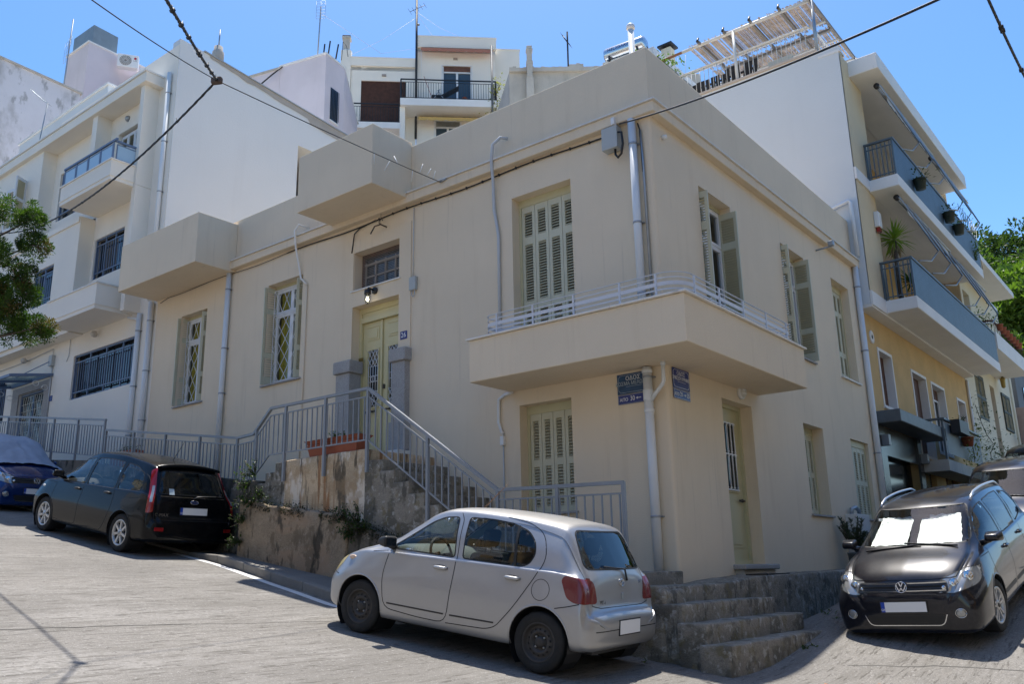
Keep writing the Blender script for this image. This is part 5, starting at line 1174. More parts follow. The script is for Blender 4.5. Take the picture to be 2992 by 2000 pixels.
# dark entrance with canopy
EN = empty('entrance', (0,11.5,0), RBD)
STONE = mat('dark_polished_stone', (.025,.026,.028), .25, var=.3, vs=5, layers=[((.06,.06,.06),(1,1,1),14,.6,.7,.6)])
q(-.02,.03,9.62,10.05,-.3,3.1).build('stone_pier', STONE, EN); q(-.02,.03,12.75,13.1,-.3,3.1).build('stone_pier', STONE, EN); q(-.26,-.02,10.05,12.75,2.45,3.1).build('stone_lintel', STONE, EN); q(-.24,-.2,10.05,12.75,-.3,2.45).build('dark_door', mat('dark_entry', (.008,.009,.010), .12), EN)
mb = MB(); mb.box(-.02,.55,9.55,13.8,3.1,3.38); mb.bev(.015,1).build('canopy', mat('grey_canopy', (.10,.115,.125), .5, var=.15, vs=4), EN)
for y, z in ((9.85,2.75),(13.0,2.6)): q(.03,.18,y-.08,y+.08,z-.12,z+.12).build('entrance_lamp', mat('grey_lamp%d' % int(y), (.22,.24,.26), .4), EN)
# small low balcony
q(0,.62,13.1,17.5,2.28,2.56).build('balcony_slab', OLDC, RBD)
r = empty('balcony_railing', (.6,13.2,2.56), RBD); mb = MB(); mb.beam((.60,13.1,3.58),(.60,17.4,3.58),.10,.05); mb.beam((0,13.15,3.58),(.60,13.15,3.58),.10,.05); mb.beam((.58,13.16,2.56),(.58,13.16,3.58),.05); mb.build('rail', GRB, r)
V = []; mb = MB(); n = 70
for i in range(n+1): y = 13.3+4.0*i/n; V += [(.60+(.01 if i % 2 else 0),y,2.72),(.60+(.01 if i % 2 else 0),y,3.5)]
mb.add(V, [(2*i,2*i+2,2*i+3,2*i+1) for i in range(n)]); mb.build('corrugated_sheet', GRB, r)
def pot(p, rr, h, m, label, leafn, lm, ll=.08, droop=False, seed=1, name='potted_plant'):
    t = thing(name, p, label=label, cat='potted plant'); MB().lathe([(rr*.75,0),(rr,h),(rr*1.06,h),(rr*1.0,h-.03)], p, 'z', 14).build('pot', m, t)
    mb = MB(); r_ = random.Random(seed); c = Vector(p)+Vector((0,0,h))
    for _ in range(leafn):
        d = Vector((r_.gauss(0,.8), r_.gauss(0,.8), r_.uniform(-.9 if droop else .0, 1.1))); pp_ = c+d*rr*r_.uniform(.4,1.7); mb.leaf(pp_, d+Vector((r_.gauss(0,.5), r_.gauss(0,.5), 0)), Vector((0,0,1)), ll*r_.uniform(.6,1.3), ll*.45)
    mb.build('foliage', lm, t); return t
PGR = mat('dark_green_pot', (.02,.035,.03), .5)
for i, (y, z, lb) in enumerate(((12.0,9.28,'dark green railing pot nearest the white wall on the upper balcony'),(15.0,9.32,'dark green railing pot in the middle of the upper balcony'),(16.1,9.28,'dark green railing pot farthest uphill on the upper balcony'))): pot((1.13,y,z), .16, .28, PGR, lb, 60, LEAFM if i == 2 else LEAFD, .1, True, i)
t = thing('window_box', (.72,14.3,3.3), label='black window box hanging on the low grey balcony', cat='planter'); q(.64,.86,13.75,14.75,3.28,3.62).build('trough', BLKP, t); mb = MB(); sprigs(mb, (.75,14.4,3.6), 20, .25, .8, .09, .04, 3); mb.build('foliage', LEAFD, t)
pot((.74,15.0,3.05), .16, .24, TERRA, 'terracotta pot with trailing plant on the low grey balcony', 160, LEAFY, .1, True, 8)
climber('trailing_plant', [(.75,15.4,3.2),(.75,15.5,2.95),(.75,15.45,2.7)], 60, .12, .1, 21, LEAFY, 'yellowish trailing plant over the low grey balcony')
t = thing('potted_yucca', (.55,11.0,6.1), label='tall yucca with spiky crown at the end of the middle balcony', cat='potted plant')
MB().tube([(.55,11.05,6.1),(.53,11.0,6.8),(.56,11.05,7.5),(.55,11.1,7.75)], [.06,.05,.05,.04], 8).build('stem', BARK, t)
mb = MB(); r_ = random.Random(3)
for k in range(90):
    d = Vector((r_.gauss(0,1), r_.gauss(0,1), r_.gauss(.25,.8))).normalized(); mb.leaf(Vector((.55,11.1,7.8)), d, Vector((0,0,1)), r_.uniform(.4,.62), .05)
mb.build('foliage', LEAFB, t)
mb = MB()
for k in range(50):
    d = Vector((r_.gauss(0,.4), r_.gauss(0,.4), -1)).normalized(); mb.leaf(Vector((.55,11.1,7.7)), d, Vector((0,1,0)), r_.uniform(.25,.45), .04)
mb.build('dry_leaves', mat('dry_leaf', (.28,.22,.12), .9), t)
t = thing('potted_yucca', (.6,12.2,6.1), label='low spiky green plant behind the middle balcony rail', cat='potted plant'); mb = MB()
for c in ((.6,12.0,6.9),(.6,12.8,6.95)):
    for k in range(60): d = Vector((r_.gauss(0,1), r_.gauss(0,1), r_.gauss(.5,.6))).normalized(); mb.leaf(Vector(c), d, Vector((0,0,1)), r_.uniform(.3,.5), .05)
mb.build('foliage', LEAFM, t)
ac_unit((-.55,14.0,6.5), (0,1,0), 'air conditioner on the wall behind the middle balcony', 1.2)
al = thing('alarm_box', (xu,10.5,8.0), label='white alarm box with red light on the beige wall', cat='alarm'); q(xu,xu+.12,10.45,10.7,8.0,8.4).bev(.02,2).build('box', WHT, al); q(xu+.02,xu+.1,10.5,10.65,7.88,7.998).build('strobe', REDL, al)
lt = thing('balcony_trellis', (.9,19.0,9.2), label='thin metal trellis with climber at the far end of the upper balcony', cat='trellis'); mb = MB()
for k in range(7):
    for s_ in (1, -1): mb.tube([(.95,17.6+.3*k,9.3+(0 if s_ > 0 else 1.5)),(.95,18.3+.3*k,10.8 if s_ > 0 else 9.3)], .008, 4)
mb.build('lattice', BLKM, lt); mb = MB(); sprigs(mb, (.95,18.8,9.3), 26, .7, .5, .12, .05, 12); mb.build('foliage', LEAFM, lt)
# drain pipe on the white wall above the corner house
MB().tube([(-.6,9.25,8.05),(-.3,9.25,8.25),(.10,9.25,8.35),(.14,9.25,8.30),(.16,9.25,6.95)], .045, 10).build('drainpipe', PVC, RBD)
# ---- roof terrace: pergola, fence, railing
PG = thing('reed_pergola', (-2,11,12.56), label='rooftop pergola with torn reed matting above the white wall', cat='pergola')
zB = 14.06; xr_ = -.28; xl_ = -5.6; yf_, yb_ = 9.42, 12.9
WTUBE = mat('white_tube', (.66,.65,.62), .5); RTUBE = mat('rusty_tube', (.28,.13,.07), .7); GTUBE = mat('grey_wood_rafter', (.22,.205,.185), .8)
MB().tube([(-3.9,yf_,zB),(xr_,yf_,zB)], .045, 8).build('beam', WTUBE, PG); MB().tube([(xl_,yf_,zB),(-3.9,yf_,zB)], .04, 8).build('beam', RTUBE, PG)
for y in (10.55,11.6): MB().tube([(xl_,y,zB-.02),(xr_,y,zB-.02)], .035, 8).build('beam', WTUBE, PG)
MB().tube([(xl_,yb_,zB),(xr_,yb_,zB)], .04, 8).build('beam', WTUBE, PG)
MB().beam((-3.3,10.95,zB-.06),(xr_,10.95,zB-.06),.07).build('beam', GTUBE, PG)
for k, x in enumerate((-5.1,-4.6,-3.35,-2.60,-1.85,-1.05,xr_)):
    MB().beam((x,yf_-.12,zB+.03),(x,yb_+.1,zB+.03),.06,.08).build('rafter', GTUBE, PG); MB().tube([(x,yf_-.2,zB+.0),(x,yf_-.1,zB+.16)], .03, 6).build('clamp', BLKM, PG)
for x, y in ((-2.38,yf_),(-.24,yf_),(-4.6,yf_),(-.24,yb_),(-4.6,yb_)): MB().tube([(x,y,12.3),(x,y,zB)], .045, 8).build('post', WTUBE if x != -.24 else GALV, PG)
REED = mat('pale_reed', (.44,.35,.27), .85, var=.25, vs=3, bscale=(40,1,1), layers=[((.36,.20,.08),(3,.4,1),2.2,.60,.68,.7),((.62,.56,.50),(20,.3,1),3,.5,.6,.5)])
r_ = random.Random(11); xs_ = [-3.75,-3.35,-2.60,-1.85,-1.05,-.30]
RB1 = MB().beam((0,0,0),(0,1,0),.024,.012).mesh('reed'); 
for (x0, x1) in zip(xs_[:-1], xs_[1:]):
    for (ya, yb2) in ((9.45,10.85),(11.02,12.85)):
        mb = MB(); x = x0+.03
        while x < x1-.02:
            if r_.random() > .06:
                a = ya+r_.uniform(-.07,.05); b = yb2+r_.uniform(-.12,.08); mb.beam((x,a,zB+.085+r_.uniform(-.01,.01)),(x+r_.uniform(-.012,.012),b,zB+.085+r_.uniform(-.01,.01)),.021,.01)
            x += .026 if r_.random() > .03 else .07
        mb.build('reed_mat', REED, PG, kind='stuff')
# wire ties under the mats
mb = MB()
for y in np.arange(9.5,12.9,.22): mb.tube([(-3.75,y,zB+.07),(-.3,y,zB+.07)], .004, 3)
mb.build('wire', COND, PG)
RT = thing('terrace_railing', (-2,9.45,12.56), label='thin white terrace railing above the white side wall', cat='railing')
MB().tube([(-5.6,9.46,13.38),(-.7,9.46,13.38),(-.45,9.48,13.38),(-.36,9.6,13.36),(-.34,9.9,13.34),(-.34,12,13.34)], .028, 8).build('handrail', WTUBE, RT)
BB = MB().tube([(0,0,0),(0,0,1)], .009, 5).mesh('baluster'); BB.materials.append(WTUBE)
for k in range(40): inst('baluster', BB, RT, (-5.5+k*.128,9.46,12.56), scale=(1,1,.81))
for k in range(9): inst('baluster', BB, RT, (-.34,9.8+k*.24,12.56), scale=(1,1,.78))
FN = thing('board_fence', (-3,9.7,12.56), label='dark weathered board fence on the roof terrace', cat='fence')
FBD = mat('charred_board', (.035,.03,.027), .8, var=.4, vs=6)
for k in range(19):
    x = -4.7+k*.145; h = .58+.06*r_.random() if k < 13 else .70+.05*r_.random()
    M = Matrix.Translation((x,9.72,12.5)) @ Matrix.Rotation(r_.uniform(-.04,.04) if k < 16 else r_.uniform(.02,.16),4,'Y'); lbox(M, 0,.115,-.012,.012,0,h).build('board', FBD, FN)
lbox(Matrix(), -4.7,-2.0,9.74,9.77,12.95,13.0).build('batten', FBD, FN)
t = thing('terrace_screen', (-1.5,9.75,12.56), label='cream panel leaning behind the terrace railing', cat='panel'); q(-1.62,-.95,9.72,9.74,12.5,12.95).build('panel', mat('cream_panel', (.6,.57,.48), .7), t)
climber('terrace_vine', [(-5.4,9.5,13.9),(-5.2,9.45,13.5),(-4.9,9.5,13.2),(-4.6,9.45,13.6),(-4.4,9.5,13.9),(-5.0,9.5,12.9),(-4.3,9.5,13.15)], 90, .2, .13, 31, LEAFM, 'leafy vine on the wire at the left end of the pergola')
mb = MB()
for k in range(8): mb.tube([(-5.6+.2*k,9.5,12.6),(-5.3+.2*k,9.5,13.4),(-5.6+.25*k,9.5,14.0)], .006, 3)
for k in range(6): mb.tube([(-5.6,9.5,12.7+.22*k),(-4.0,9.5,12.85+.2*k)], .006, 3)
mb.build('wire_mesh', COND, PG)
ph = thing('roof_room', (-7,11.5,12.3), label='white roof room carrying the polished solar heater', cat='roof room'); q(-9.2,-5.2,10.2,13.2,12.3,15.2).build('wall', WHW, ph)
cm = thing('roof_chimney', (-5.9,12.5,12.3), label='pale roof chimney with dark metal cap left of the pergola', cat='chimney'); q(-6.05,-5.72,12.35,12.65,12.3,16.5).build('shaft', CREAM3, cm); q(-6.14,-5.63,12.26,12.74,16.56,16.62).build('cap', BLKM, cm); q(-6.0,-5.77,12.4,12.6,16.5,16.56).build('cap_foot', BLKM, cm)
vp = thing('vent_pipe', (-.9,1.2,6.9), label='white plastic vent pipe standing behind the corner parapet', cat='vent pipe'); MB().tube([(-.91,1.2,6.9),(-.91,1.2,9.22)], .055, 12).build('pipe', PVC, vp); MB().lathe([(.06,0),(.075,.02),(.075,.08),(.06,.1)], (-.91,1.2,9.2), 'z', 14).build('cap', PVC, vp)
# ============================================================ next house uphill
B3 = thing('pale_yellow_house', (0,24,3), label='pale yellow house with green shutters farther up the side street', cat='house')
w1 = (21.25,22.72,4.68,6.25); dr = (23.63,24.40,3.3,6.15); w2_ = (25.52,27.05,4.75,6.17)
panel(FY, 19.76, 27.9, 1.0, 7.0, [w1,dr,w2_], .2).build('wall', CREAM3, B3)
GSH = mat('dark_green_shutter', (.012,.02,.014), .6)
for o in (w1, w2_):
    for k in range(2): shutter(MX(-.02 if o is w1 else .03,o[0]+.02+k*.75,o[2]+.02,90), .72, o[3]-o[2]-.04, T2, B3, m=GSH)
q(-.2,-.15,23.63,24.40,3.3,6.15).build('door', BROWN, B3); q(-.01,.06,27.6,27.9,1.0,7.1).build('pilaster', CREAM3, B3); q(-.01,.04,19.78,20.0,1.0,5.7).build('corner_strip', SLAB, B3)
MB().tube([(.04,19.72,5.7),(.04,19.75,1.5)], .04, 8).build('downpipe', PVC, B3)
q(-.3,1.05,19.9,25.4,6.60,6.72).build('balcony_slab', SLAB, B3); q(.93,1.05,19.9,25.4,6.72,7.15).build('balcony_front', SLAB, B3); q(0,.93,19.9,20.02,6.72,7.15).build('balcony_front', SLAB, B3)
panel(FY, 19.9, 27.9, 7.0, 9.8, [(21.5,22.5,7.2,9.2)], .2).build('wall', CREAM3, B3); q(-.3,.90,20.2,26.0,9.72,9.92).build('roof_overhang', SLAB, B3); q(-6,-.0,19.9,27.9,9.8,9.9).build('roof_slab', SLAB, B3); q(-6,0,27.7,27.9,1,9.8).build('wall', CREAM3, B3)
mb = MB(); mb.beam((.98,20.0,7.55),(.98,25.3,7.55),.04); mb.beam((.0,20.0,7.55),(.98,20.0,7.55),.04)
for k in range(12): mb.tube([(.05+.08*k,20.0,7.15),(.05+.08*k,20.0,7.55)], .01, 4)
for k in range(20):
    y = 20.1+k*.26; mb.tube([(.98,y,7.15),(.98,y+.13,7.36),(.98,y,7.55)], .01, 4)
mb.build('balcony_railing', mat('dark_red_iron', (.09,.018,.015), .6), B3)
for k in range(7): pot((1.08,20.6+.55*k,7.32), .11, .2, TERRA, ['first','second','third','fourth','fifth','sixth','seventh'][k]+' terracotta pot along the dark red balcony rail, counted uphill', 26, LEAFM, .09, False, 60+k, 'railing_pot')
climber('balcony_shrub', [(.5,20.3,7.4),(.8,20.2,7.6),(.6,20.8,7.9)], 60, .2, .12, 17, LEAFM, 'small leafy shrub on the dark red railed balcony')
ln = thing('wall_lantern', (.2,24.86,6.5), label='iron lantern hanging beside the yellow house door', cat='lamp'); MB().tube([(0,24.86,6.6),(.25,24.86,6.72),(.25,24.86,6.6)], .015, 6).build('bracket', BLKM, ln); MB().lathe([(0,.12),(.11,.02),(.09,0),(.07,-.28),(.04,-.32),(0,-.33)], (.25,24.86,6.5), 'z', 8, smooth=False).build('lantern', BRASS, ln)
mbx = thing('letter_box', (.5,27.1,4.2), label='dark green letter box on a post at the yellow house', cat='letter box'); q(.35,.75,26.9,27.3,4.3,4.75).bev(.03,2).build('box', GSH, mbx); q(.5,.56,27.05,27.11,3.2,4.3).build('post', GSH, mbx)
climber('bare_climber', [(.15,19.9,4.9),(.2,20.1,4.4),(.25,20.4,4.0),(.35,20.8,3.7),(.3,20.3,3.4),(.3,20.2,3.0),(.5,21.2,3.3),(.6,22.0,3.4),(.7,22.6,3.35)], 60, .22, .11, 19, LEAFD, 'straggling climber at the corner of the yellow house')
B4 = thing('grey_house', (0,32,4), label='dark grey house at the right edge beyond the yellow house', cat='house'); q(-6,.1,28.6,40,2,8.2).build('wall', mat('blue_grey_wall', (.16,.18,.20), .9, var=.1, vs=1), B4); q(-6.1,.25,28.5,40.1,8.2,8.35).build('roof', OLDC, B4)
for k in range(3): q(.1,.14,30+2.5*k,31.1+2.5*k,5.6,7.0).build('window', GLD, B4)
t = thing('pink_pillar', (.3,28.2,4), label='pinkish stone gate pillar beside the yellow house', cat='pillar'); q(.0,.5,28.05,28.5,2.5,5.9).bev(.02,2).build('shaft', mat('pink_render', (.45,.33,.27), .9, var=.1, vs=3), t)
# ============================================================ trees
def crown(mb, blobs, n, l, wd, seed, up=.3):
    r = random.Random(seed)
    tot = sum(b[3]**2 for b in blobs)
    for (x, y, z, R0) in blobs:
        for _ in range(int(n*R0*R0/tot)):
            d = Vector((r.gauss(0,1), r.gauss(0,1), r.gauss(0,1))).normalized(); p = Vector((x,y,z))+Vector((d.x, d.y, d.z*.85))*R0*(r.random()**.33); mb.leaf(p, d+Vector((r.gauss(0,.7), r.gauss(0,.7), r.gauss(up,.6))), Vector((r.gauss(0,1), r.gauss(0,1), 1)), l*r.uniform(.6,1.3), wd*r.uniform(.7,1.2))
def tree(name, base_, h, R0, seed, m, label, n=5000, l=.5, group=None, lobes=26):
    t = thing(name, base_, label=label, cat='tree', group=group); r = random.Random(seed); b = Vector(base_)
    tr = MB(); tr.tube([b, b+Vector((r.uniform(-.2,.2), r.uniform(-.2,.2), h*.45)), b+Vector((0,0,h*.8))], [R0*.09,R0*.06,R0*.02], 8); blobs = []
    for k in range(lobes):
        a = r.uniform(0,6.28); rr = R0*r.uniform(.1,.85); z = h*r.uniform(.38,.95); s_ = 1-abs(z/h-.6)*1.1; c = b+Vector((math.cos(a)*rr*s_, math.sin(a)*rr*s_, z)); blobs.append((c.x,c.y,c.z,R0*r.uniform(.2,.38)))
        if k < 7: tr.tube([b+Vector((0,0,h*.35)), (b+Vector((0,0,h*.4))+c)/2, c], [R0*.04,R0*.025,R0*.01], 5)
    tr.build('trunk', BARK, t); mb = MB(); crown(mb, blobs, n, l, l*.5, seed); mb.build('crown', m, t); return t
LEAFP = leafmat('leaf_pine', (.03,.055,.015), (.055,.09,.025)); LEAFF = leafmat('leaf_fresh', (.10,.17,.025), (.15,.23,.04))
hill = [(-6.5,68,12,15.5,6.5,LEAFP,'dark round pine on the crest of the wooded hill'),(-1.0,70,12,14,6,LEAFP,'second dark pine at the right of the hill crest'),(-4.5,58,10.5,11.5,5,LEAFM,'mid green tree below the crest pine'),(.5,60,10.5,11,5,LEAFP,'dark tree on the hill at the right frame edge'),(-3.0,50,8.5,9.5,4,LEAFF,'bright green tree on the lower hill behind the yellow house'),(1.2,50,8.5,9.5,4.2,LEAFF,'bright green tree at the right frame edge below the pines'),(-2.2,43,7,7.5,3.3,LEAFF,'fresh green tree just above the yellow house roof'),(1.0,43.5,7,8,3.2,LEAFM,'leafy tree behind the grey house at the right edge'),(-9,60,10.5,9,5,LEAFM,'tree at the left foot of the wooded hill')]
for i, (x, y, z, h, R0, m, lb) in enumerate(hill): tree('hill_tree', (x,y,z), h, R0, 100+i, m, lb, 9000, .42, 'trees on the wooded hill')
q(-.4,.3,46,46.1,12,14).build('lamp_post', GALV, None, label='pale post among the trees on the hill', cat='post') if False else None
# roadside conifer reaching in from the left
CT_ = thing('roadside_conifer', (-7.6,-6.3,base(-7.6)), label='green conifer branches hanging into the left edge', cat='tree')
LEAFC = leafmat('leaf_conifer', (.035,.075,.010), (.085,.15,.02)); LEAFC2 = leafmat('leaf_conifer_brown', (.10,.07,.02), (.16,.12,.03))
r = random.Random(42); tb = Vector((-8.35,-6.75,base(-8.35))); tr = MB(); tr.tube([tb, tb+Vector((.05,.05,3)), tb+Vector((.0,.0,6.2))], [.16,.11,.03], 8)
tips = [(-7.4,-6.05,5.3,.3),(-7.1,-5.6,5.2,.22),(-7.1,-5.55,4.82,.2),(-7.4,-5.95,4.7,.34),(-7.2,-5.65,4.35,.24),(-7.4,-5.85,4.1,.3),(-7.15,-5.55,4.05,.18),(-7.4,-5.7,3.85,.34),(-7.45,-5.45,3.6,.22),(-7.15,-5.3,3.62,.2),(-7.75,-6.2,5.45,.3),(-7.8,-6.3,4.9,.4),(-7.8,-6.2,4.3,.4)]
mb = MB(); mb2 = MB()
for (x, y, z, R0) in tips:
    x -= .12; y -= .1
    c = Vector((x,y,z)); b0 = tb+Vector((0,0,max(.8,(z-tb.z)*.75))); tr.tube([b0, (b0+c)/2+Vector((0,0,.12)), c], [.035,.022,.008], 5)
    for k in range(max(9, int(R0*95))):
        d0 = Vector((r.gauss(0,1), r.gauss(0,1), r.gauss(0,.9))).normalized(); cc = c+d0*R0*r.uniform(.25,1.0); rc = r.uniform(.07,.13); tr.tube([c, cc], [.006,.003], 3); tgt = mb2 if r.random() < .08 else mb
        for q_ in range(120):
            d = (Vector((r.gauss(0,1), r.gauss(0,1), r.gauss(.25,1)))+d0*.5).normalized(); p = cc+d*rc*(r.random()**.5)
            tgt.leaf(p, (d+Vector((r.gauss(0,.4), r.gauss(0,.4), r.gauss(.1,.4)))), Vector((r.gauss(0,1), r.gauss(0,1), r.gauss(0,1))), r.uniform(.03,.065), .015)
tr.build('trunk', BARK, CT_); mb.build('crown', LEAFC, CT_); mb2.build('dry_sprays', LEAFC2, CT_)
# ============================================================ overhead cables
def sag(a, b, s_, n=24): a = Vector(a); b = Vector(b); return [a.lerp(b, i/n)-Vector((0,0,s_*4*(i/n)*(1-i/n))) for i in range(n+1)]
J = Vector((-3.09,-5.39,6.02))
OC = thing('overhead_cable_joint', J, label='taped joint where the black overhead cables meet at upper left', cat='cable joint'); lbox(Matrix.Translation(J) @ Matrix.Rotation(.5,4,'Z'), -.07,.07,-.035,.035,-.05,.04).bev(.02,2).build('clamp', mat('joint_tape', (.10,.07,.055), .8), OC)
def twisted(pts, r0, name, label, knots=8, seed=1):
    t = thing(name, pts[0], label=label, cat='cable'); P = [Vector(p) for p in pts]
    for ph in (0, 2.1, 4.2): MB().tube([p+Vector((0,math.cos(i*1.7+ph),math.sin(i*1.7+ph)))*r0*.55 for i, p in enumerate(P)], r0*.62, 5).build('strand', BLK, t)
    q_ = random.Random(seed); k_ = MB()
    for _ in range(knots):
        p = P[q_.randrange(1, len(P)-1)]; k_.lathe([(r0*1.1,-.02),(r0*1.35,0),(r0*1.1,.02)], p, 'x', 6); k_.tube([p, p+Vector((q_.uniform(-.03,.03), q_.uniform(-.03,.03), .05))], .004, 3)
    k_.build('cable_tie', BLK, t, kind='stuff')
twisted(sag(J, (.9,-8.45,3.95), .03, 40), .017, 'overhead_cable', 'thick black cable running up out of the top left of the picture', 9, 1)
twisted(sag(J, (-15.5,-3.2,7.95), .62, 60), .015, 'overhead_cable', 'thick black cable running from the joint to the left tree', 8, 2)
thing1(MB().tube(sag(J, (-.9,-8.0,4.75), .03), .006, 6), 'overhead_wire', BLK, 'thin wire above the thick cable at the top left', 'wire')
w_ = thing('overhead_wire', (-4.2,-.15,6.8), label='thin wire from the cable joint to the house cornice with loose ties', cat='wire'); PW_ = sag(J, (-4.2,-.16,6.83), .02); MB().tube(PW_, .007, 6).build('wire', BLK, w_)
mb = MB(); r = random.Random(8)
for i in (15,17,18,20,21,22,23): p = PW_[i]; mb.tube([p, p+Vector((r.uniform(-.1,.1), r.uniform(-.06,.06), r.choice((-.22,.2))*r.uniform(.6,1.1)))], .006, 4)
mb.build('white_tie', WHT, w_); MB().tube([PW_[-1], (-4.05,-.14,6.86)], .02, 6).build('anchor', GALV, w_)
thing1(MB().tube(sag((-.46,-.14,6.66), (5.2,-4.3,4.15), .10, 30), .013, 6), 'overhead_cable', BLK, 'black cable crossing the sky from the house corner to the upper right', 'cable')
twisted(sag((4.99,-3.9,4.55), (4.98,-1.1,4.72), .05, 40), .018, 'overhead_cable', 'short black cable hanging at the top right corner', 5, 3)
# ============================================================ small litter
r = random.Random(4)
for i, (x, y, lb) in enumerate(((2.35,-1.35,'dry orange leaf on the road nearest the corner steps'),(2.55,-1.1,'dry leaf on the sunlit road right of the corner steps'),(2.75,-.95,'curled dry leaf below the black hatchback'))):
    mb = MB(); p = Vector((x,y,hgt(x,y)+.012))
    for k in range(3): mb.leaf(p+Vector((r.uniform(-.04,.04), r.uniform(-.04,.04), 0)), Vector((r.gauss(0,1), r.gauss(0,1), .25)), Vector((0,0,1)), .07, .04)
    mb.build('fallen_leaf', mat('dry_leaf_%d' % i, (.38,.17,.07), .8), None, label=lb, cat='leaf', group='dry leaves on the road')
# ============================================================ cars
def pchip(xs, ys, q):
    xs = np.array(xs, float); ys = np.array(ys, float); h = np.diff(xs); d = np.diff(ys)/h; m = np.zeros(len(xs))
    for i in range(1, len(xs)-1):
        if d[i-1]*d[i] > 0:
            w1 = 2*h[i]+h[i-1]; w2 = h[i]+2*h[i-1]; m[i] = (w1+w2)/(w1/d[i-1]+w2/d[i])
    m[0] = d[0]; m[-1] = d[-1]; q = np.array(q, float); k = np.clip(np.searchsorted(xs, q)-1, 0, len(h)-1); t = (q-xs[k])/h[k]
    return (2*t**3-3*t**2+1)*ys[k]+(t**3-2*t**2+t)*h[k]*m[k]+(-2*t**3+3*t**2)*ys[k+1]+(t**3-t**2)*h[k]*m[k+1]
def catmull(P, sub):
    out = []; n = len(P)
    for i in range(n-1):
        p0 = np.array(P[max(i-1,0)]); p1 = np.array(P[i]); p2 = np.array(P[i+1]); p3 = np.array(P[min(i+2,n-1)])
        for k in range(sub):
            t = k/sub; out.append(.5*(2*p1+(p2-p0)*t*.8*1.25*.8+(2*p1-5*p1+3*p2-(p2-p0)*.8)*0)) if False else out.append(_h(p0,p1,p2,p3,t))
    out.append(np.array(P[-1])); return out
def _h(p0, p1, p2, p3, t, T=.36):
    m1 = (p2-p0)*T; m2 = (p3-p1)*T
    # keep tangents no longer than the span so tight corners stay tight
    L = np.linalg.norm(p2-p1)
    for m in (m1, m2):
        l = np.linalg.norm(m)
        if l > L*1.0: m *= L*1.0/l
    return (2*t**3-3*t**2+1)*p1+(t**3-2*t**2+t)*m1+(-2*t**3+3*t**2)*p2+(t**3-t**2)*m2
def car_body_bm(tab, zwid=.60):
    xs = [r[0] for r in tab]; q = []
    for a, b in zip(xs[:-1], xs[1:]):
        n = max(2, int(math.ceil((b-a)/.05))); q += [a+(b-a)*i/n for i in range(n)]
    q.append(xs[-1]); cols = [pchip(xs, [r[k] for r in tab], q) for k in range(1, 8)]
    bm = bmesh.new(); rows = []
    for i, x in enumerate(q):
        zc, drop, wr, zbelt, wb, wm, zb = [c[i] for c in cols]; zr = zc-drop
        zbelt = min(zbelt, zr-.02); zw = min(zwid, zb+(zbelt-zb)*.62); H = zbelt-zb
        P = [(0,zb),(wm*.80,zb),(wm-.05,zb+.02*min(1,H/.3)),(wm-.012,zb+.30*(zw-zb)),(wm,zw),(wb+.4*(wm-wb),zbelt-.28*H*.5),(wb+.006,zbelt-.012),(wb-.012,zbelt+.006)]
        mg = ((wb+wr)/2+.018*min(1,(zr-zbelt)/.3), (zbelt+zr)/2)
        P += [mg, (wr+.008,zr-.02), (wr-.03,zr+drop*.22), (wr*.72,zr+drop*.66), (wr*.36,zr+drop*.92), (0,zc)]
        C_ = catmull(P, 4); rows.append([(x, c[0], c[1]) for c in C_])
    n = len(rows[0]); L = [[bm.verts.new(p) for p in r] for r in rows]
    Rr = [[L[i][k] if k in (0, n-1) else bm.verts.new((p[0], -p[1], p[2])) for k, p in enumerate(r)] for i, r in enumerate(rows)]
    for i in range(len(rows)-1):
        for k in range(n-1):
            for S, flip in ((L, False), (Rr, True)):
                f = [S[i][k], S[i+1][k], S[i+1][k+1], S[i][k+1]]
                try: bm.faces.new(f[::-1] if not flip else f)
                except ValueError: pass
    for e, i in ((0, 0), (1, len(rows)-1)):
        ring = L[i]+Rr[i][1:-1][::-1]; bm.faces.new(ring if e == 0 else ring[::-1])
    bmesh.ops.recalc_face_normals(bm, faces=bm.faces)
    return bm
def pip(p, poly):
    x, y = p; c = False; n = len(poly)
    for i in range(n):
        x1, y1 = poly[i]; x2, y2 = poly[i-1]
        if (y1 > y) != (y2 > y) and x < (x2-x1)*(y-y1)/(y2-y1)+x1: c = not c
    return c
def rounded(poly, r, seg=4):
    out = []; n = len(poly)
    for i in range(n):
        p0 = np.array(poly[i-1], float); p = np.array(poly[i], float); p2 = np.array(poly[(i+1) % n], float)
        a = p0-p; b = p2-p; la, lb = np.linalg.norm(a), np.linalg.norm(b); rr = min(r, la*.45, lb*.45)
        A = p+a/la*rr; B = p+b/lb*rr
        for k in range(seg+1):
            t = k/seg; out.append(tuple((1-t)**2*A+2*t*(1-t)*p+t*t*B))
    return out
AX = {'side': (Vector((1,0,0)), Vector((0,0,1)), Vector((0,1,0))), 'end': (Vector((0,1,0)), Vector((0,0,1)), Vector((1,0,0)))}
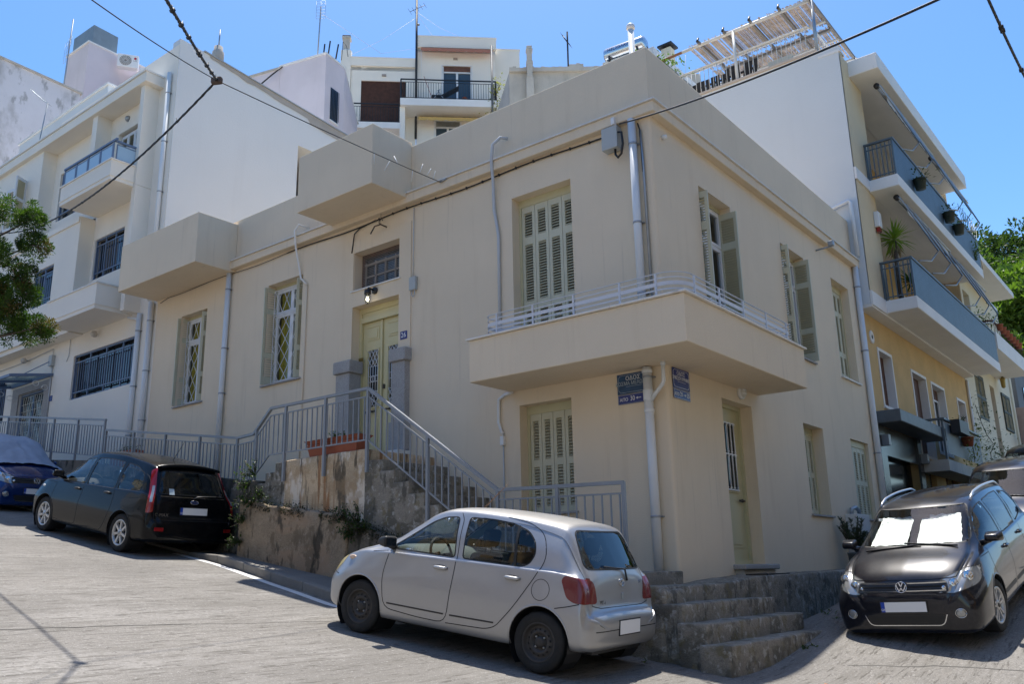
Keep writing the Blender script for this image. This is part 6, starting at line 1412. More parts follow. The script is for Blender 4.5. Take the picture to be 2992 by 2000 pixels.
def region(bm, poly, view, filt, tagv, lay):
    """cut the polygon's outline into the shell and tag the faces inside"""
    u, v, d = AX[view] if isinstance(view, str) else view
    us = [p[0] for p in poly]; vs = [p[1] for p in poly]; b = (min(us)-.03, max(us)+.03, min(vs)-.03, max(vs)+.03)
    live = []
    for f in bm.faces:
        if not filt(f): continue
        U = [w_.co.dot(u) for w_ in f.verts]; V = [w_.co.dot(v) for w_ in f.verts]
        if max(U) > b[0] and min(U) < b[1] and max(V) > b[2] and min(V) < b[3]: live.append(f)
    for i in range(len(poly)):
        p, q = poly[i-1], poly[i]; e = (q[0]-p[0], q[1]-p[1])
        if math.hypot(*e) < 1e-5: continue
        nrm = (u*(-e[1])+v*e[0]).normalized(); co = u*p[0]+v*p[1]
        m0, m1 = min(p[0],q[0])-.01, max(p[0],q[0])+.01; n0, n1 = min(p[1],q[1])-.01, max(p[1],q[1])+.01
        fs = []
        for f in live:
            U = [w_.co.dot(u) for w_ in f.verts]; V = [w_.co.dot(v) for w_ in f.verts]
            if max(U) > m0 and min(U) < m1 and max(V) > n0 and min(V) < n1: fs.append(f)
        g = set(fs)
        for f in fs: g.update(f.edges); g.update(f.verts)
        res = bmesh.ops.bisect_plane(bm, geom=list(g), dist=1e-5, plane_co=co, plane_no=nrm)
        ls = set(f for f in live if f.is_valid); ls.update(f for f in res['geom'] if isinstance(f, bmesh.types.BMFace)); live = list(ls)
    out = []
    for f in live:
        c = f.calc_center_median()
        if pip((c.dot(u), c.dot(v)), poly): f[lay] = tagv; out.append(f)
    return out
def submesh(bm, faces, off=0., name='part'):
    idx = {}; V = []; F = []
    for f in faces:
        r = []
        for w_ in f.verts:
            if w_ not in idx: idx[w_] = len(V); V.append(tuple(w_.co+w_.normal*off))
            r.append(idx[w_])
        F.append(tuple(r))
    me = bpy.data.meshes.new(name); me.from_pydata(V, [], F); me.polygons.foreach_set('use_smooth', [True]*len(F)); me.update(); return me

def carpaint(name, col, metal, rough, coat=1., dust=.0, dustcol=(.3,.28,.25)):
    m = mat(name, col, rough, metal=metal, coat=coat, spec=.5 if metal > .4 else .15, obj=True, layers=[(dustcol,(1,1,1),2.2,.35,.75,dust),(dustcol,(1,1,1),30,.45,.7,dust*.6)] if dust else ())
    if dust:   # a film of dust also dulls the clear coat where it lies
        nt = m.node_tree; p = nt.nodes['Principled BSDF']; n = _noise(nt, _pos(nt, (1,1,1), True), 5, 5)
        nt.links.new(_ramp(nt, n, .3, .75, .02, .02+dust*.5), p.inputs['Coat Roughness'])
    return m
P_SIL = carpaint('silver_paint', (.40,.40,.405), .66, .42, .55, .12, (.33,.31,.27))
P_BLK = carpaint('black_blue_paint', (.004,.0045,.006), .1, .25, .25, .015, (.12,.11,.10))
P_GOLF = carpaint('dusty_black_paint', (.005,.006,.012), .1, .28, .8, .10, (.10,.095,.095))
P_BLUE = carpaint('blue_paint', (.008,.035,.16), .4, .25, 1., .06, (.2,.2,.2))
P_NAVY = carpaint('dark_navy_paint', (.005,.007,.02), .1, .28, .8, .06, (.10,.095,.09))
CGL = glassmat('car_glass', (.80,.84,.82), .92); CGLD = glassmat('car_glass_tinted', (.30,.36,.36), .65)
SEAL = mat('rubber_seal', (.012,.012,.012), .6); GAPM = mat('panel_gap', (.008,.008,.009), .8)
INTD = mat('dark_interior', (.028,.029,.031), .8); INTG = mat('grey_green_interior', (.10,.125,.12), .75)
TYRE = mat('tyre_rubber', (.016,.0155,.015), .85, var=.25, vs=9, obj=True, layers=[((.06,.056,.05),(1,1,1),6,.55,.75,.35)])
STEELB = mat('black_steel_wheel', (.035,.032,.03), .6, var=.3, vs=8, obj=True, layers=[((.08,.055,.04),(1,1,1),9,.58,.72,.5)])
ALLOY = mat('silver_alloy', (.52,.52,.52), .35, metal=.6, var=.1, vs=8, obj=True)
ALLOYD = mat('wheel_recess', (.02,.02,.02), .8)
CLRL = mat('clear_lamp_lens', (.35,.36,.36), .08, metal=.45, coat=1.); CREAML = mat('yellowed_lens', (.50,.43,.22), .2, coat=.6)
PLW = mat('blank_plate', (.82,.82,.82), .5); PLB = mat('plate_band_blue', (.01,.06,.40), .4)
SHADEM = mat('silver_sunshade', (.90,.91,.92), .32, metal=.25, bump=1., bs=24, obj=True)

def tyre_wheel(car, x, y, side, R0, wd, style, rimr, steer=0.):
    """wheel > tyre, rim; side +1 = left of the car"""
    Wh = bpy.data.objects.new('wheel', None); COL.objects.link(Wh); Wh.empty_display_size = .1
    adopt(Wh, car, True); Wh.location = (x, y, R0); Wh.rotation_euler = (0, 0, steer)
    def put(mb, name, m):
        if side < 0: mb.v = [(p[0], -p[1], p[2]) for p in mb.v]; mb.f = [f[::-1] for f in mb.f]
        o = mb.build(name, m); adopt(o, Wh, True); return o
    h = wd/2
    t = MB(); t.lathe([(rimr,-h+.01),(rimr+.012,-h),(R0*.93,-h-.004),(R0*.985,-h+.014),(R0,-h+.04),(R0,h-.04),(R0*.985,h-.014),(R0*.93,h+.004),(rimr+.018,h+.004),(rimr,h-.006)], (0,0,0), 'y', 40, cap=False)
    put(t, 'tyre', TYRE)
    grv = MB()
    for k in (-.3,-.1,.1,.3): grv.lathe([(R0+.0012,wd*k-.005),(R0+.0012,wd*k+.005)], (0,0,0), 'y', 40, cap=False)
    put(grv, 'tread_groove', GAPM)
    r = MB()
    if style == 'steel':
        r.lathe([(rimr+.004,h-.004),(rimr-.006,h+.002),(rimr-.018,h-.012),(rimr*.86,h-.035),(rimr*.74,h-.045),(rimr*.60,h-.018),(rimr*.48,h-.02),(rimr*.40,h-.05),(rimr*.30,h-.052),(rimr*.27,h-.02),(rimr*.12,h-.018),(0,h-.018)], (0,0,0), 'y', 40, cap=False); put(r, 'rim', STEELB)
        hl = MB()
        for k in range(14):
            a = 2*math.pi*k/14; hl.lathe([(.011,h-.026),(0,h-.025)], (rimr*.66*math.sin(a),0.004,rimr*.66*math.cos(a)), 'y', 8)
        put(hl, 'rim_hole', GAPM)
        nb = MB()
        for k in range(4):
            a = 2*math.pi*(k+.5)/4; nb.lathe([(.010,h-.05),(.010,h-.03),(0,h-.028)], (rimr*.35*math.sin(a),0,rimr*.35*math.cos(a)), 'y', 6)
        put(nb, 'wheel_nut', ALLOY)
    else:
        r.lathe([(rimr+.006,h-.002),(rimr-.004,h+.004),(rimr-.022,h-.006),(rimr-.026,h-.05)], (0,0,0), 'y', 40, cap=False)
        ns = 7 if style == 'seven' else 10
        for k in range(ns):
            if style == 'seven': a = 2*math.pi*k/7; wi, wo = rimr*.17, rimr*.20
            else: a = 2*math.pi*((k//2)/5)+(1 if k % 2 else -1)*.20; wi, wo = rimr*.085, rimr*.13
            a_in = a if style == 'seven' else 2*math.pi*((k//2)/5)+(1 if k % 2 else -1)*.30
            def pt(rad, off, yy, aa): c, s_ = math.cos(aa), math.sin(aa); return (rad*s_+off*c, yy, rad*c-off*s_)
            ro = rimr-.015; ri = rimr*.18; V = [pt(ri,-wi/2,h-.012,a_in),pt(ri,wi/2,h-.012,a_in),pt(ro,wo/2,h-.008,a),pt(ro,-wo/2,h-.008,a),pt(ri,-wi*.7,h-.05,a_in),pt(ri,wi*.7,h-.05,a_in),pt(ro,wo*.65,h-.04,a),pt(ro,-wo*.65,h-.04,a)]
            r.add(V, [(0,1,2,3),(0,4,5,1),(1,5,6,2),(2,6,7,3),(3,7,4,0)])
        r.lathe([(rimr*.30,h-.03),(rimr*.27,h-.008),(rimr*.2,h-.004),(0,h-.004)], (0,0,0), 'y', 24); put(r, 'rim', ALLOY)
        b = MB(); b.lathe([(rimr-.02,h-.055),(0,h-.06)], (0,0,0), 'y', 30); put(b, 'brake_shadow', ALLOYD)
        c = MB(); c.lathe([(rimr*.13,h-.004),(rimr*.12,h+.002),(0,h+.003)], (0,0,0), 'y', 16); put(c, 'hub_cap', BLKP if style != 'seven' else GALV)
    return Wh

def build_car(S):
    car = bpy.data.objects.new(S['name'], None); COL.objects.link(car); car.empty_display_size = .3
    car.location = S['loc']; car.rotation_euler = [R_(a) for a in S['rot']]; tag(car, S['label'], 'car', 'cars parked on the sloping streets')
    bm = car_body_bm(S['tab'], S.get('zw', .60)); lay = bm.faces.layers.int.new('t'); bm.normal_update()
    car['_'] = 0; del car['_']
    cover_src = submesh(bm, list(bm.faces), 0) if S.get('cover') else None
    paint = S['paint']; T = {}; nxt = [1]
    def put(me, name, m, parent=None):
        o = bpy.data.objects.new(name, me); COL.objects.link(o); me.materials.append(m); adopt(o, parent or car, True); return o
    def pm(mb, name, m, parent=None): return put(mb.mesh(name), name, m, parent)
    # wheel arches
    wb_, Ra = S['wb'], S['arch']; wm = max(r[6] for r in S['tab'])
    for ax in (0, wb_):
        poly = [(ax+Ra*math.cos(2*math.pi*k/32), S['R']+.01+Ra*math.sin(2*math.pi*k/32)) for k in range(32)]
        fs = []
        for sgn in (1, -1):
            fs += region(bm, poly, 'side', lambda f, s_=sgn: f.calc_center_median().y*s_ > wm-.24 and f.calc_center_median().z < S['R']+Ra+.2, 99, lay)
        bmesh.ops.delete(bm, geom=[f for f in set(fs) if f.is_valid], context='FACES')
    # glass and lamps
    parts = []
    for (nm, view, poly, filt, m, seal) in S['regions']:
        t = nxt[0]; nxt[0] += 1
        region(bm, poly, view, filt, t, lay); parts.append((nm, t, m, seal))
    for nm, t, m, seal in parts:
        if not seal: continue
        fs = [f for f in bm.faces if f[lay] == t]
        if not fs: continue
        res = bmesh.ops.inset_region(bm, faces=fs, thickness=seal, depth=0, use_even_offset=True, use_boundary=True)
        for f in res['faces']: f[lay] = 500
    bm.normal_update()
    body = [f for f in bm.faces if f[lay] == 0]
    put(submesh(bm, body, 0), 'body', paint)
    bvh = BVHTree.FromBMesh(bm)
    put(submesh(bm, [f for f in body if f.calc_center_median().z > S['R']+.1], -.02), 'interior_lining', S.get('lining', INTD))
    sl_ = [f for f in bm.faces if f[lay] == 500]
    if sl_: put(submesh(bm, sl_, .0015), 'window_seal', SEAL)
    for nm, t, m, seal in parts:
        fs = [f for f in bm.faces if f[lay] == t]
        if fs: put(submesh(bm, fs, -.003 if seal else .002), nm, m)
    # arch lips and liners
    for ax in (0, wb_):
        for sgn in (1, -1):
            pts = []
            for k in range(25):
                a = math.pi*(-.12+1.24*k/24); x, z = ax+(Ra+.004)*math.cos(a), S['R']+.01+(Ra+.004)*math.sin(a)
                hit = bvh.ray_cast(Vector((x+.012*math.cos(a), 2*sgn, z+.012*math.sin(a))), Vector((0,-sgn,0)))
                if hit[0] is not None and abs(hit[0].y) > wm-.2: pts.append((x, hit[0].y-.004*sgn, z))
            if len(pts) > 4: pm(MB().tube(pts, .011, 6), 'arch_lip', paint)
            ln = MB(); n = 16; V = []
            for k in range(n+1):
                a = math.pi*(-.25+1.5*k/n); x, z = ax+Ra*math.cos(a), S['R']+.01+Ra*math.sin(a); V += [(x,(wm-.03)*sgn,z),(x,(wm-.34)*sgn,z)]
            ln.add(V, [(2*k,2*k+1,2*k+3,2*k+2) for k in range(n)]); pm(ln, 'arch_liner', BLKP)
    pm(MB().box(-.45,wb_+.5,-wm+.3,wm-.3,.22,.34), 'floor_pan', BLKP)
    # panel gaps
    def snap(x, z, sgn, out=.0012):
        h = bvh.ray_cast(Vector((x, 2*sgn, z)), Vector((0,-sgn,0))); return None if h[0] is None else (h[0]+h[1]*out if h[1].y*sgn > 0 else h[0]-h[1]*out)
    def snap_end(y, z, sgn, out=.0012):
        h = bvh.ray_cast(Vector((6*sgn, y, z)), Vector((-sgn,0,0))); return None if h[0] is None else (h[0]+h[1]*out if h[1].x*sgn > 0 else h[0]-h[1]*out)
    def strip(P3, wd, nm, m, side):
        mb = MB(); V = []; P3 = [p for p in P3 if p is not None]
        for i, p in enumerate(P3):
            a = P3[max(0,i-1)]; b = P3[min(len(P3)-1,i+1)]; tdir = (b-a).normalized(); s_ = tdir.cross(side).normalized()*wd/2; V += [p-s_, p+s_]
        mb.add(V, [(2*i,2*i+1,2*i+3,2*i+2) for i in range(len(P3)-1)], True); return pm(mb, nm, m)
    def dense(poly, st=.025):
        o = []
        for a, b in zip(poly[:-1], poly[1:]):
            n = max(1, int(math.hypot(b[0]-a[0], b[1]-a[1])/st)); o += [(a[0]+(b[0]-a[0])*i/n, a[1]+(b[1]-a[1])*i/n) for i in range(n)]
        return o+[poly[-1]]
    for sgn in (1, -1):
        for poly in S.get('gaps', []): strip([snap(x, z, sgn) for x, z in dense(rounded_line(poly, .12))], .009, 'panel_gap', GAPM, Vector((0,sgn,0)))
        for poly, wd, m in S.get('side_strips', []): strip([snap(x, z, sgn, .004) for x, z in dense(poly)], wd, 'trim_strip', m, Vector((0,sgn,0)))
        for (x, z) in S.get('handles', []):
            p = snap(x, z, sgn, 0)
            if p is not None:
                hb = MB(); n_ = sgn; hb.tube([(x+.095,p.y-.004*n_,z),(x+.06,p.y+.026*n_,z),(x-.06,p.y+.026*n_,z),(x-.09,p.y-.004*n_,z)], [.012,.017,.017,.012], 8)
                hb.v = [(a, b, z+(c-z)*1.15) for a, b, c in hb.v]; h_ = pm(hb, 'door_handle', S.get('handle_mat', paint))
                cup = MB(); cup.lathe([(.0,.0),(.05,.001)], (x,p.y+.002*n_,z-.005), 'y', 16); cup.v = [(x+(a-x)*1.7, b, z+(c-z)*.62) for a, b, c in cup.v]; pm(cup, 'handle_cup', GAPM if S['dark'] else STEELB, h_)
        mx, mz = S['mirror']; p = snap(mx, mz, sgn, 0); yb = (p.y if p else wm*sgn)
        mr = MB(); mr.add([(mx+.10,yb+sgn*.04,mz+.02),(mx+.10,yb+sgn*.20,mz+.025),(mx+.10,yb+sgn*.20,mz+.10),(mx+.10,yb+sgn*.04,mz+.10),(mx-.05,yb+sgn*.03,mz-.005),(mx-.05,yb+sgn*.245,mz+.005),(mx-.05,yb+sgn*.24,mz+.135),(mx-.05,yb+sgn*.03,mz+.13)], [(0,1,2,3),(7,6,5,4),(0,4,5,1),(1,5,6,2),(2,6,7,3),(3,7,4,0)]); mr.bev(.03,4); mr.sm = [True]*len(mr.f)
        m_ = pm(mr, 'door_mirror', S['mirror_mat']); pm(MB().tube([(mx+.02,yb-.02*sgn,mz),(mx+.02,yb+.10*sgn,mz+.03)], [.035,.03], 8), 'mirror_arm', S['mirror_mat'], m_)
        gl = MB(); gl.box(mx-.053,mx-.051,yb+sgn*.06,yb+sgn*.215,mz+.025,mz+.105); pm(gl, 'mirror_glass', GLD, m_)
    for poly, sgn in S.get('end_gaps', []): strip([snap_end(y, z, sgn) for y, z in dense(poly)], .009, 'panel_gap', GAPM, Vector((sgn,0,0)))
    for poly, sgn, wd, m, nm, out in S.get('end_strips', []): strip([snap_end(y, z, sgn, out) for y, z in dense(poly)], wd, nm, m, Vector((sgn,0,0)))
    # wheels
    tw = S['tw']
    for ax in (0, wb_):
        for sgn in (1, -1): tyre_wheel(car, ax, sgn*(wm-.035-tw/2), sgn, S['R'], tw, S['rim'], S['rimr'], R_(S.get('steer', 0)) if ax else 0)
    # plain interior
    IM = S.get('int', INTD); bz = S['belt']; xd = S['dash']
    ds = MB(); ds.lathe([(.0,-.62),(.16,-.62),(.19,-.4),(.19,.4),(.16,.62),(0,.62)], (xd,0,bz-.13), 'y', 14); ds.v = [(xd+(a-xd)*1.7, b, c) for a, b, c in ds.v]; pm(ds, 'dashboard', S.get('dash_mat', IM))
    sw = MB(); cx, cy, cz = xd-.34, .34, bz-.02; q = [(cx+.06*math.cos(t)*1.0-.0, cy+.185*math.sin(t), cz+.175*math.cos(t)) for t in [2*math.pi*k/22 for k in range(23)]]
    sw.tube(q, .016, 6); sw.tube([(cx,cy-.17,cz),(cx+.04,cy,cz-.02),(cx,cy+.17,cz)], .018, 6); sw.tube([(cx+.03,cy,cz),(xd,cy,bz-.12)], .03, 6); pm(sw, 'steering_wheel', INTD)
    for (sx, ys) in S['seats']:
        for sy in ys:
            s_ = MB(); s_.box(sx-.05,sx+.44,sy-.24,sy+.24,.34,.52); s_.box(-.09,.05,-.24,.24,-.02,.56, Matrix.Translation((sx,sy,.48)) @ Matrix.Rotation(R_(-14),4,'Y')); s_.bev(.05,3); s_.sm = [True]*len(s_.f); st_ = pm(s_, 'seat', INTD)
            h_ = MB(); h_.box(-.05,.04,-.13,.13,0,.19, Matrix.Translation((sx-.165,sy,1.09)) @ Matrix.Rotation(R_(-10),4,'Y')); h_.bev(.04,3); h_.sm = [True]*len(h_.f); h_.tube([(sx-.15,sy-.05,1.0),(sx-.16,sy-.05,1.12)], .007, 5); h_.tube([(sx-.15,sy+.05,1.0),(sx-.16,sy+.05,1.12)], .007, 5); pm(h_, 'headrest', INTD, st_)
    if S.get('extra'): S['extra'](car, pm, bvh, snap, snap_end, strip, dense, put)
    if cover_src is not None: S['cover'](car, cover_src)
    bm.free(); return car
def rounded_line(poly, r):
    out = [poly[0]]
    for i in range(1, len(poly)-1):
        p0, p, p2 = (np.array(poly[j], float) for j in (i-1, i, i+1)); a = p0-p; b = p2-p; la, lb = np.linalg.norm(a), np.linalg.norm(b); rr = min(r, la*.45, lb*.45)
        A = p+a/la*rr; B = p+b/lb*rr; out += [tuple((1-t)**2*A+2*t*(1-t)*p+t*t*B) for t in (0,.25,.5,.75,1)]
    return out+[poly[-1]]
def mirror_poly(P): return [(-a, b) for a, b in P][::-1]
# face filters
left = lambda f: f.calc_center_median().y > .3 and f.normal.y > .3
right = lambda f: f.calc_center_median().y < -.3 and f.normal.y < -.3
front_ = lambda xm: (lambda f: f.calc_center_median().x > xm and f.normal.x > .15)
rear_ = lambda xm: (lambda f: f.calc_center_median().x < xm and f.normal.x < -.15)
def side_pair(nm, poly, m, seal=None): return [(nm, 'side', poly, left, m, seal), (nm, 'side', poly, right, m, seal)]
def vw_emblem(pm, c, r, n, parent=None):
    """ring with V over W on a disc facing the nose"""
    c = Vector(c); yv = Vector((0,1,0)); zv = (Vector((0,0,1))-n*n.z).normalized(); yv = zv.cross(n).normalized()
    P = lambda a, b, o=.004: c+yv*a*r+zv*b*r+n*o
    d = MB(); d.add([P(0,0,.001)]+[P(math.cos(k*.3142), math.sin(k*.3142), .001) for k in range(20)], [(0,k+1,(k+1) % 20+1) for k in range(20)]); e = pm(d, 'emblem', BLKP, parent)
    g = MB(); g.tube([P(.93*math.cos(k*.2618), .93*math.sin(k*.2618)) for k in range(25)], r*.09, 6)
    for L in ([(-.35,.83),(0,.08),(.35,.83)], [(-.8,.38),(-.36,-.72),(0,-.12),(.36,-.72),(.8,.38)]):
        for a, b in zip(L[:-1], L[1:]): g.beam(P(*a), P(*b), r*.16, r*.1, up=n)
    pm(g, 'emblem_ring', CHR, e)
def eu_plate(pm, M, w_=.52, h=.115, band=True, frame=.012):
    """plate in local x right, y up, z out"""
    f = MB(); f.box(-w_/2-frame,w_/2+frame,-h/2-frame,h/2+frame,-.008,.002,M); p = pm(f, 'number_plate', BLKP)
    b = MB(); b.box(-w_/2+(.045 if band else 0),w_/2,-h/2,h/2,.0022,.005,M); pm(b, 'plate_face', PLW, p)
    if band:
        b = MB(); b.box(-w_/2,-w_/2+.0445,-h/2,h/2,.0022,.005,M); pm(b, 'plate_band', PLB, p)
        pm(text_mb('GR', .036, M @ Matrix.Translation((-w_/2+.022,-h*.27,.0055)), .0004), 'lettering', LETW, p)
def end_frame(c, n):
    """frame whose z points along n; x to the viewer's right, y up"""
    n = Vector(n).normalized(); y = (Vector((0,0,1))-n*n.z).normalized(); x = y.cross(n); M = Matrix((x, y, n)).transposed().to_4x4(); M.translation = Vector(c); return M

# ---------------------------------------------------------------- silver hatchback
YT = [(-.565,.52,.03,.40,.50,.50,.52,.40),(-.555,.575,.03,.56,.55,.62,.64,.33),(-.535,.61,.035,.62,.58,.68,.705,.29),(-.50,.635,.04,.66,.60,.715,.745,.265),(-.475,.66,.05,.66,.62,.73,.765,.26),
 (-.455,.74,.07,.64,.68,.735,.78,.26),(-.435,.90,.10,.62,.80,.735,.79,.255),(-.41,.985,.11,.61,.88,.735,.795,.25),(-.36,1.07,.11,.605,.93,.74,.80,.25),(-.25,1.24,.10,.60,.955,.75,.81,.25),(-.14,1.405,.085,.585,.965,.755,.815,.24),
 (-.09,1.438,.07,.585,.967,.76,.82,.23),(.1,1.462,.06,.59,.965,.765,.825,.22),(.5,1.49,.055,.60,.96,.775,.83,.2),(1.0,1.50,.055,.60,.95,.78,.83,.2),(1.35,1.485,.06,.595,.942,.78,.83,.2),(1.55,1.44,.07,.59,.937,.78,.83,.2),
 (1.8,1.31,.10,.60,.93,.775,.83,.2),(2.1,1.135,.09,.625,.92,.765,.83,.2),(2.3,1.02,.06,.65,.905,.75,.83,.2),(2.38,.985,.045,.66,.90,.745,.83,.2),(2.6,.925,.05,.64,.85,.72,.825,.21),(2.76,.86,.06,.60,.78,.69,.79,.22),
 (2.88,.785,.06,.56,.71,.64,.735,.23),(2.97,.70,.05,.50,.64,.58,.66,.25),(3.03,.62,.04,.42,.58,.49,.55,.28),(3.06,.54,.03,.30,.51,.34,.38,.36)]
yf = rounded([(2.07,.958),(1.80,1.15),(1.55,1.305),(1.40,1.365),(1.20,1.385),(1.115,.958)], .05)
yr1 = rounded([(1.03,.958),(1.075,1.392),(.75,1.398),(.50,1.38),(.29,1.32),(.18,1.22),(.15,1.10),(.20,1.0),(.29,.963)], .05)
yr2 = rounded([(.375,.963),(.425,1.365),(.29,1.32),(.18,1.22),(.15,1.10),(.20,1.00)], .05)
def y_extra(car, pm, bvh, snap, snap_end, strip, dense, put):
    p = snap_end(-.02, .47, -1, .004); eu_plate(pm, end_frame(p, (-1,0,.05)), .44, .13, False)
    # wiper, emblem, key cover, badges, handle strip
    a = snap_end(-.10, 1.0, -1, .03); b = snap_end(.30, 1.03, -1, .02); c = snap_end(-.13, .90, -1, .012)
    wpr = pm(MB().tube([c, a, a.lerp(b, .5)], [.012,.01,.007], 6), 'rear_wiper', BLKP); pm(MB().tube([a.lerp(b, .1), b], .008, 5), 'wiper_blade', BLKP, wpr)
    e = snap_end(-.02, .885, -1, .003); M = end_frame(e, (-1,0,.15)); g = MB()
    for rx, ry, oy in ((.052,.036,0),(.018,.034,0),(.036,.014,.012)): g.tube([M @ Vector((rx*math.cos(k*.3142), oy+ry*math.sin(k*.3142), .003)) for k in range(21)], .0045, 5)
    pm(g, 'emblem', CHR)
    k = snap_end(-.02, .755, -1, .0); kb = MB(); kb.box(-.02,.02,-.035,.03,0,.014, end_frame(k, (-1,0,.1))); kb.bev(.006,2); kb2 = pm(kb, 'tailgate_lock', GALV)
    q = snap_end(.42, .705, -1, .003); pm(text_mb('VVT-i', .05, end_frame(q, (-1,.2,.1)), .001), 'badge', BLKP)
    q = snap_end(-.46, .88, -1, .003); pm(text_mb('YARIS', .05, end_frame(q, (-1,-.15,.1)), .001), 'badge', CHR)
    q = MB(); q.lathe([(0,.012),(.05,.008),(.06,0)], (0,0,0), 'x', 14); s_ = snap(2.58, .80, 1, .0); i_ = MB(); i_.lathe([(.0,.012),(.03,.01),(.036,0)], (0,0,0), 'y', 14); i_.v = [(s_.x+a*1.7, s_.y+b, s_.z+c*.8) for a, b, c in i_.v]; pm(i_, 'side_indicator', mat('pale_orange_lens', (.62,.45,.33), .25))
    fc = [(.02+.10*math.cos(t), .78+.10*math.sin(t)) for t in [2*math.pi*k/26 for k in range(27)]]; strip([snap(x, z, 1) for x, z in fc], .006, 'fuel_cap_gap', GAPM, Vector((0,1,0)))
    an = MB(); an.tube([(1.35,.0,1.485),(1.05,.0,1.78)], [.008,.003], 6); pm(an, 'aerial', mat('copper_aerial', (.25,.14,.08), .5))
    rm = MB(); rm.box(-.01,.02,-.11,.11,-.03,.03, Matrix.Translation((1.62,0,1.30))); rm.bev(.01,2); pm(rm, 'rear_view_mirror', BLKP)
    wpp = MB(); pm(wpp.tube([(2.30,.2,1.03),(2.16,-.3,1.11)], .007, 5), 'front_wiper', BLKP)
ylamp_s = rounded([(-.50,.71),(-.50,.925),(-.22,.945),(-.19,.90),(-.27,.74),(-.36,.70)], .04)
ylamp_r = rounded([(.50,.70),(.80,.70),(.80,.935),(.545,.915)], .05)
YAR = dict(name='silver_hatchback', label='dented silver hatchback with black steel wheels parked at the corner', loc=(.273,-2.87,-.915), rot=(-.8,-8.1,-175.1), tab=YT, paint=P_SIL, dark=False, wb=2.37, R=.288, arch=.335, tw=.175, rim='steel', rimr=.185,
 regions=side_pair('side_window', yf, CGL, .014)+side_pair('side_window', yr1, CGL, .014)+
 [('windscreen', 'end', rounded([(-.63,1.03),(.63,1.03),(.53,1.405),(-.53,1.405)], .06), front_(1.4), CGL, .016),
  ('rear_window', 'end', rounded([(-.60,1.005),(.60,1.005),(.515,1.375),(-.515,1.375)], .09), rear_(.05), CGLD, .018)]+
 side_pair('tail_light', ylamp_s, REDD)+[('tail_light', 'end', ylamp_r, rear_(0), REDD, None), ('tail_light', 'end', mirror_poly(ylamp_r), rear_(0), REDD, None)]+
 side_pair('headlight', rounded([(2.66,.87),(2.74,.72),(2.88,.60),(3.05,.60),(3.05,.72),(2.86,.90)], .05), CREAML),
 gaps=[[(2.02,.955),(2.06,.70),(2.0,.33),(1.5,.30),(1.13,.30),(1.10,.60),(1.085,.95),(1.14,1.36),(1.20,1.425)],[(1.13,.30),(.62,.32),(.50,.36),(.30,.58),(.10,.90),(.02,1.08),(.10,1.30),(.30,1.40),(.6,1.43)],[(2.06,.93),(2.28,.90)],[(-.41,.70),(-.30,.665),(-.16,.63)],[(2.74,.60),(3.0,.62)]],
 side_strips=[([(1.95,.385),(1.16,.385)],.016,STEELB),([(1.08,.385),(.52,.395)],.016,STEELB),([(.37,.97),(.43,1.36)],.03,SEAL)],
 end_gaps=[([(.62,1.40),(.64,1.0),(.60,.68),(.45,.655),(-.45,.655),(-.60,.68),(-.64,1.0),(-.62,1.40)],-1),([(-.66,.455),(.66,.455)],-1)],
 handles=[(1.27,.84),(.36,.85)], mirror=(1.98,.97), mirror_mat=BLKP, belt=.955, dash=1.98, lining=INTG, int=INTG, dash_mat=INTG, seats=[(1.15,(.35,-.35)),(.30,(.35,-.35))], extra=y_extra)
# ---------------------------------------------------------------- tall hatchback used for the black, navy and blue cars
GT = [(-.755,.60,.03,.5,.57,.56,.58,.4),(-.72,.72,.04,.62,.68,.70,.72,.32),(-.66,.95,.08,.64,.86,.76,.80,.28),(-.55,1.15,.1,.62,.97,.78,.85,.26),(-.40,1.38,.09,.60,1.0,.79,.87,.25),(-.25,1.50,.08,.60,1.005,.80,.875,.22),
 (.2,1.555,.07,.61,1.0,.81,.88,.2),(1.0,1.58,.065,.62,.99,.815,.88,.2),(1.6,1.565,.07,.61,.98,.815,.88,.2),(1.85,1.52,.08,.605,.975,.815,.88,.2),(2.15,1.38,.10,.62,.97,.81,.88,.2),(2.55,1.16,.09,.655,.965,.80,.88,.2),
 (2.72,1.075,.065,.67,.955,.79,.88,.2),(2.80,1.045,.055,.675,.945,.785,.88,.2),(3.0,.985,.055,.66,.90,.765,.875,.2),(3.2,.90,.06,.62,.82,.73,.85,.19),(3.32,.82,.06,.58,.75,.70,.82,.18),(3.40,.72,.05,.54,.67,.66,.77,.18),(3.44,.62,.04,.50,.58,.60,.70,.20),(3.46,.48,.03,.42,.45,.5,.56,.24)]
gA = rounded([(2.50,.995),(2.20,1.22),(1.98,1.37),(1.75,1.43),(1.50,1.45),(1.46,.995)], .05); gB = rounded([(1.38,.995),(1.42,1.455),(.9,1.475),(.48,1.46),(.50,1.0)], .05); gC = rounded([(.42,1.0),(.40,1.455),(-.05,1.39),(-.22,1.22),(-.18,1.06)], .07)
ghl = rounded([(.36,.665),(.56,.63),(.83,.70),(.83,.87),(.70,.885),(.45,.80)], .045)
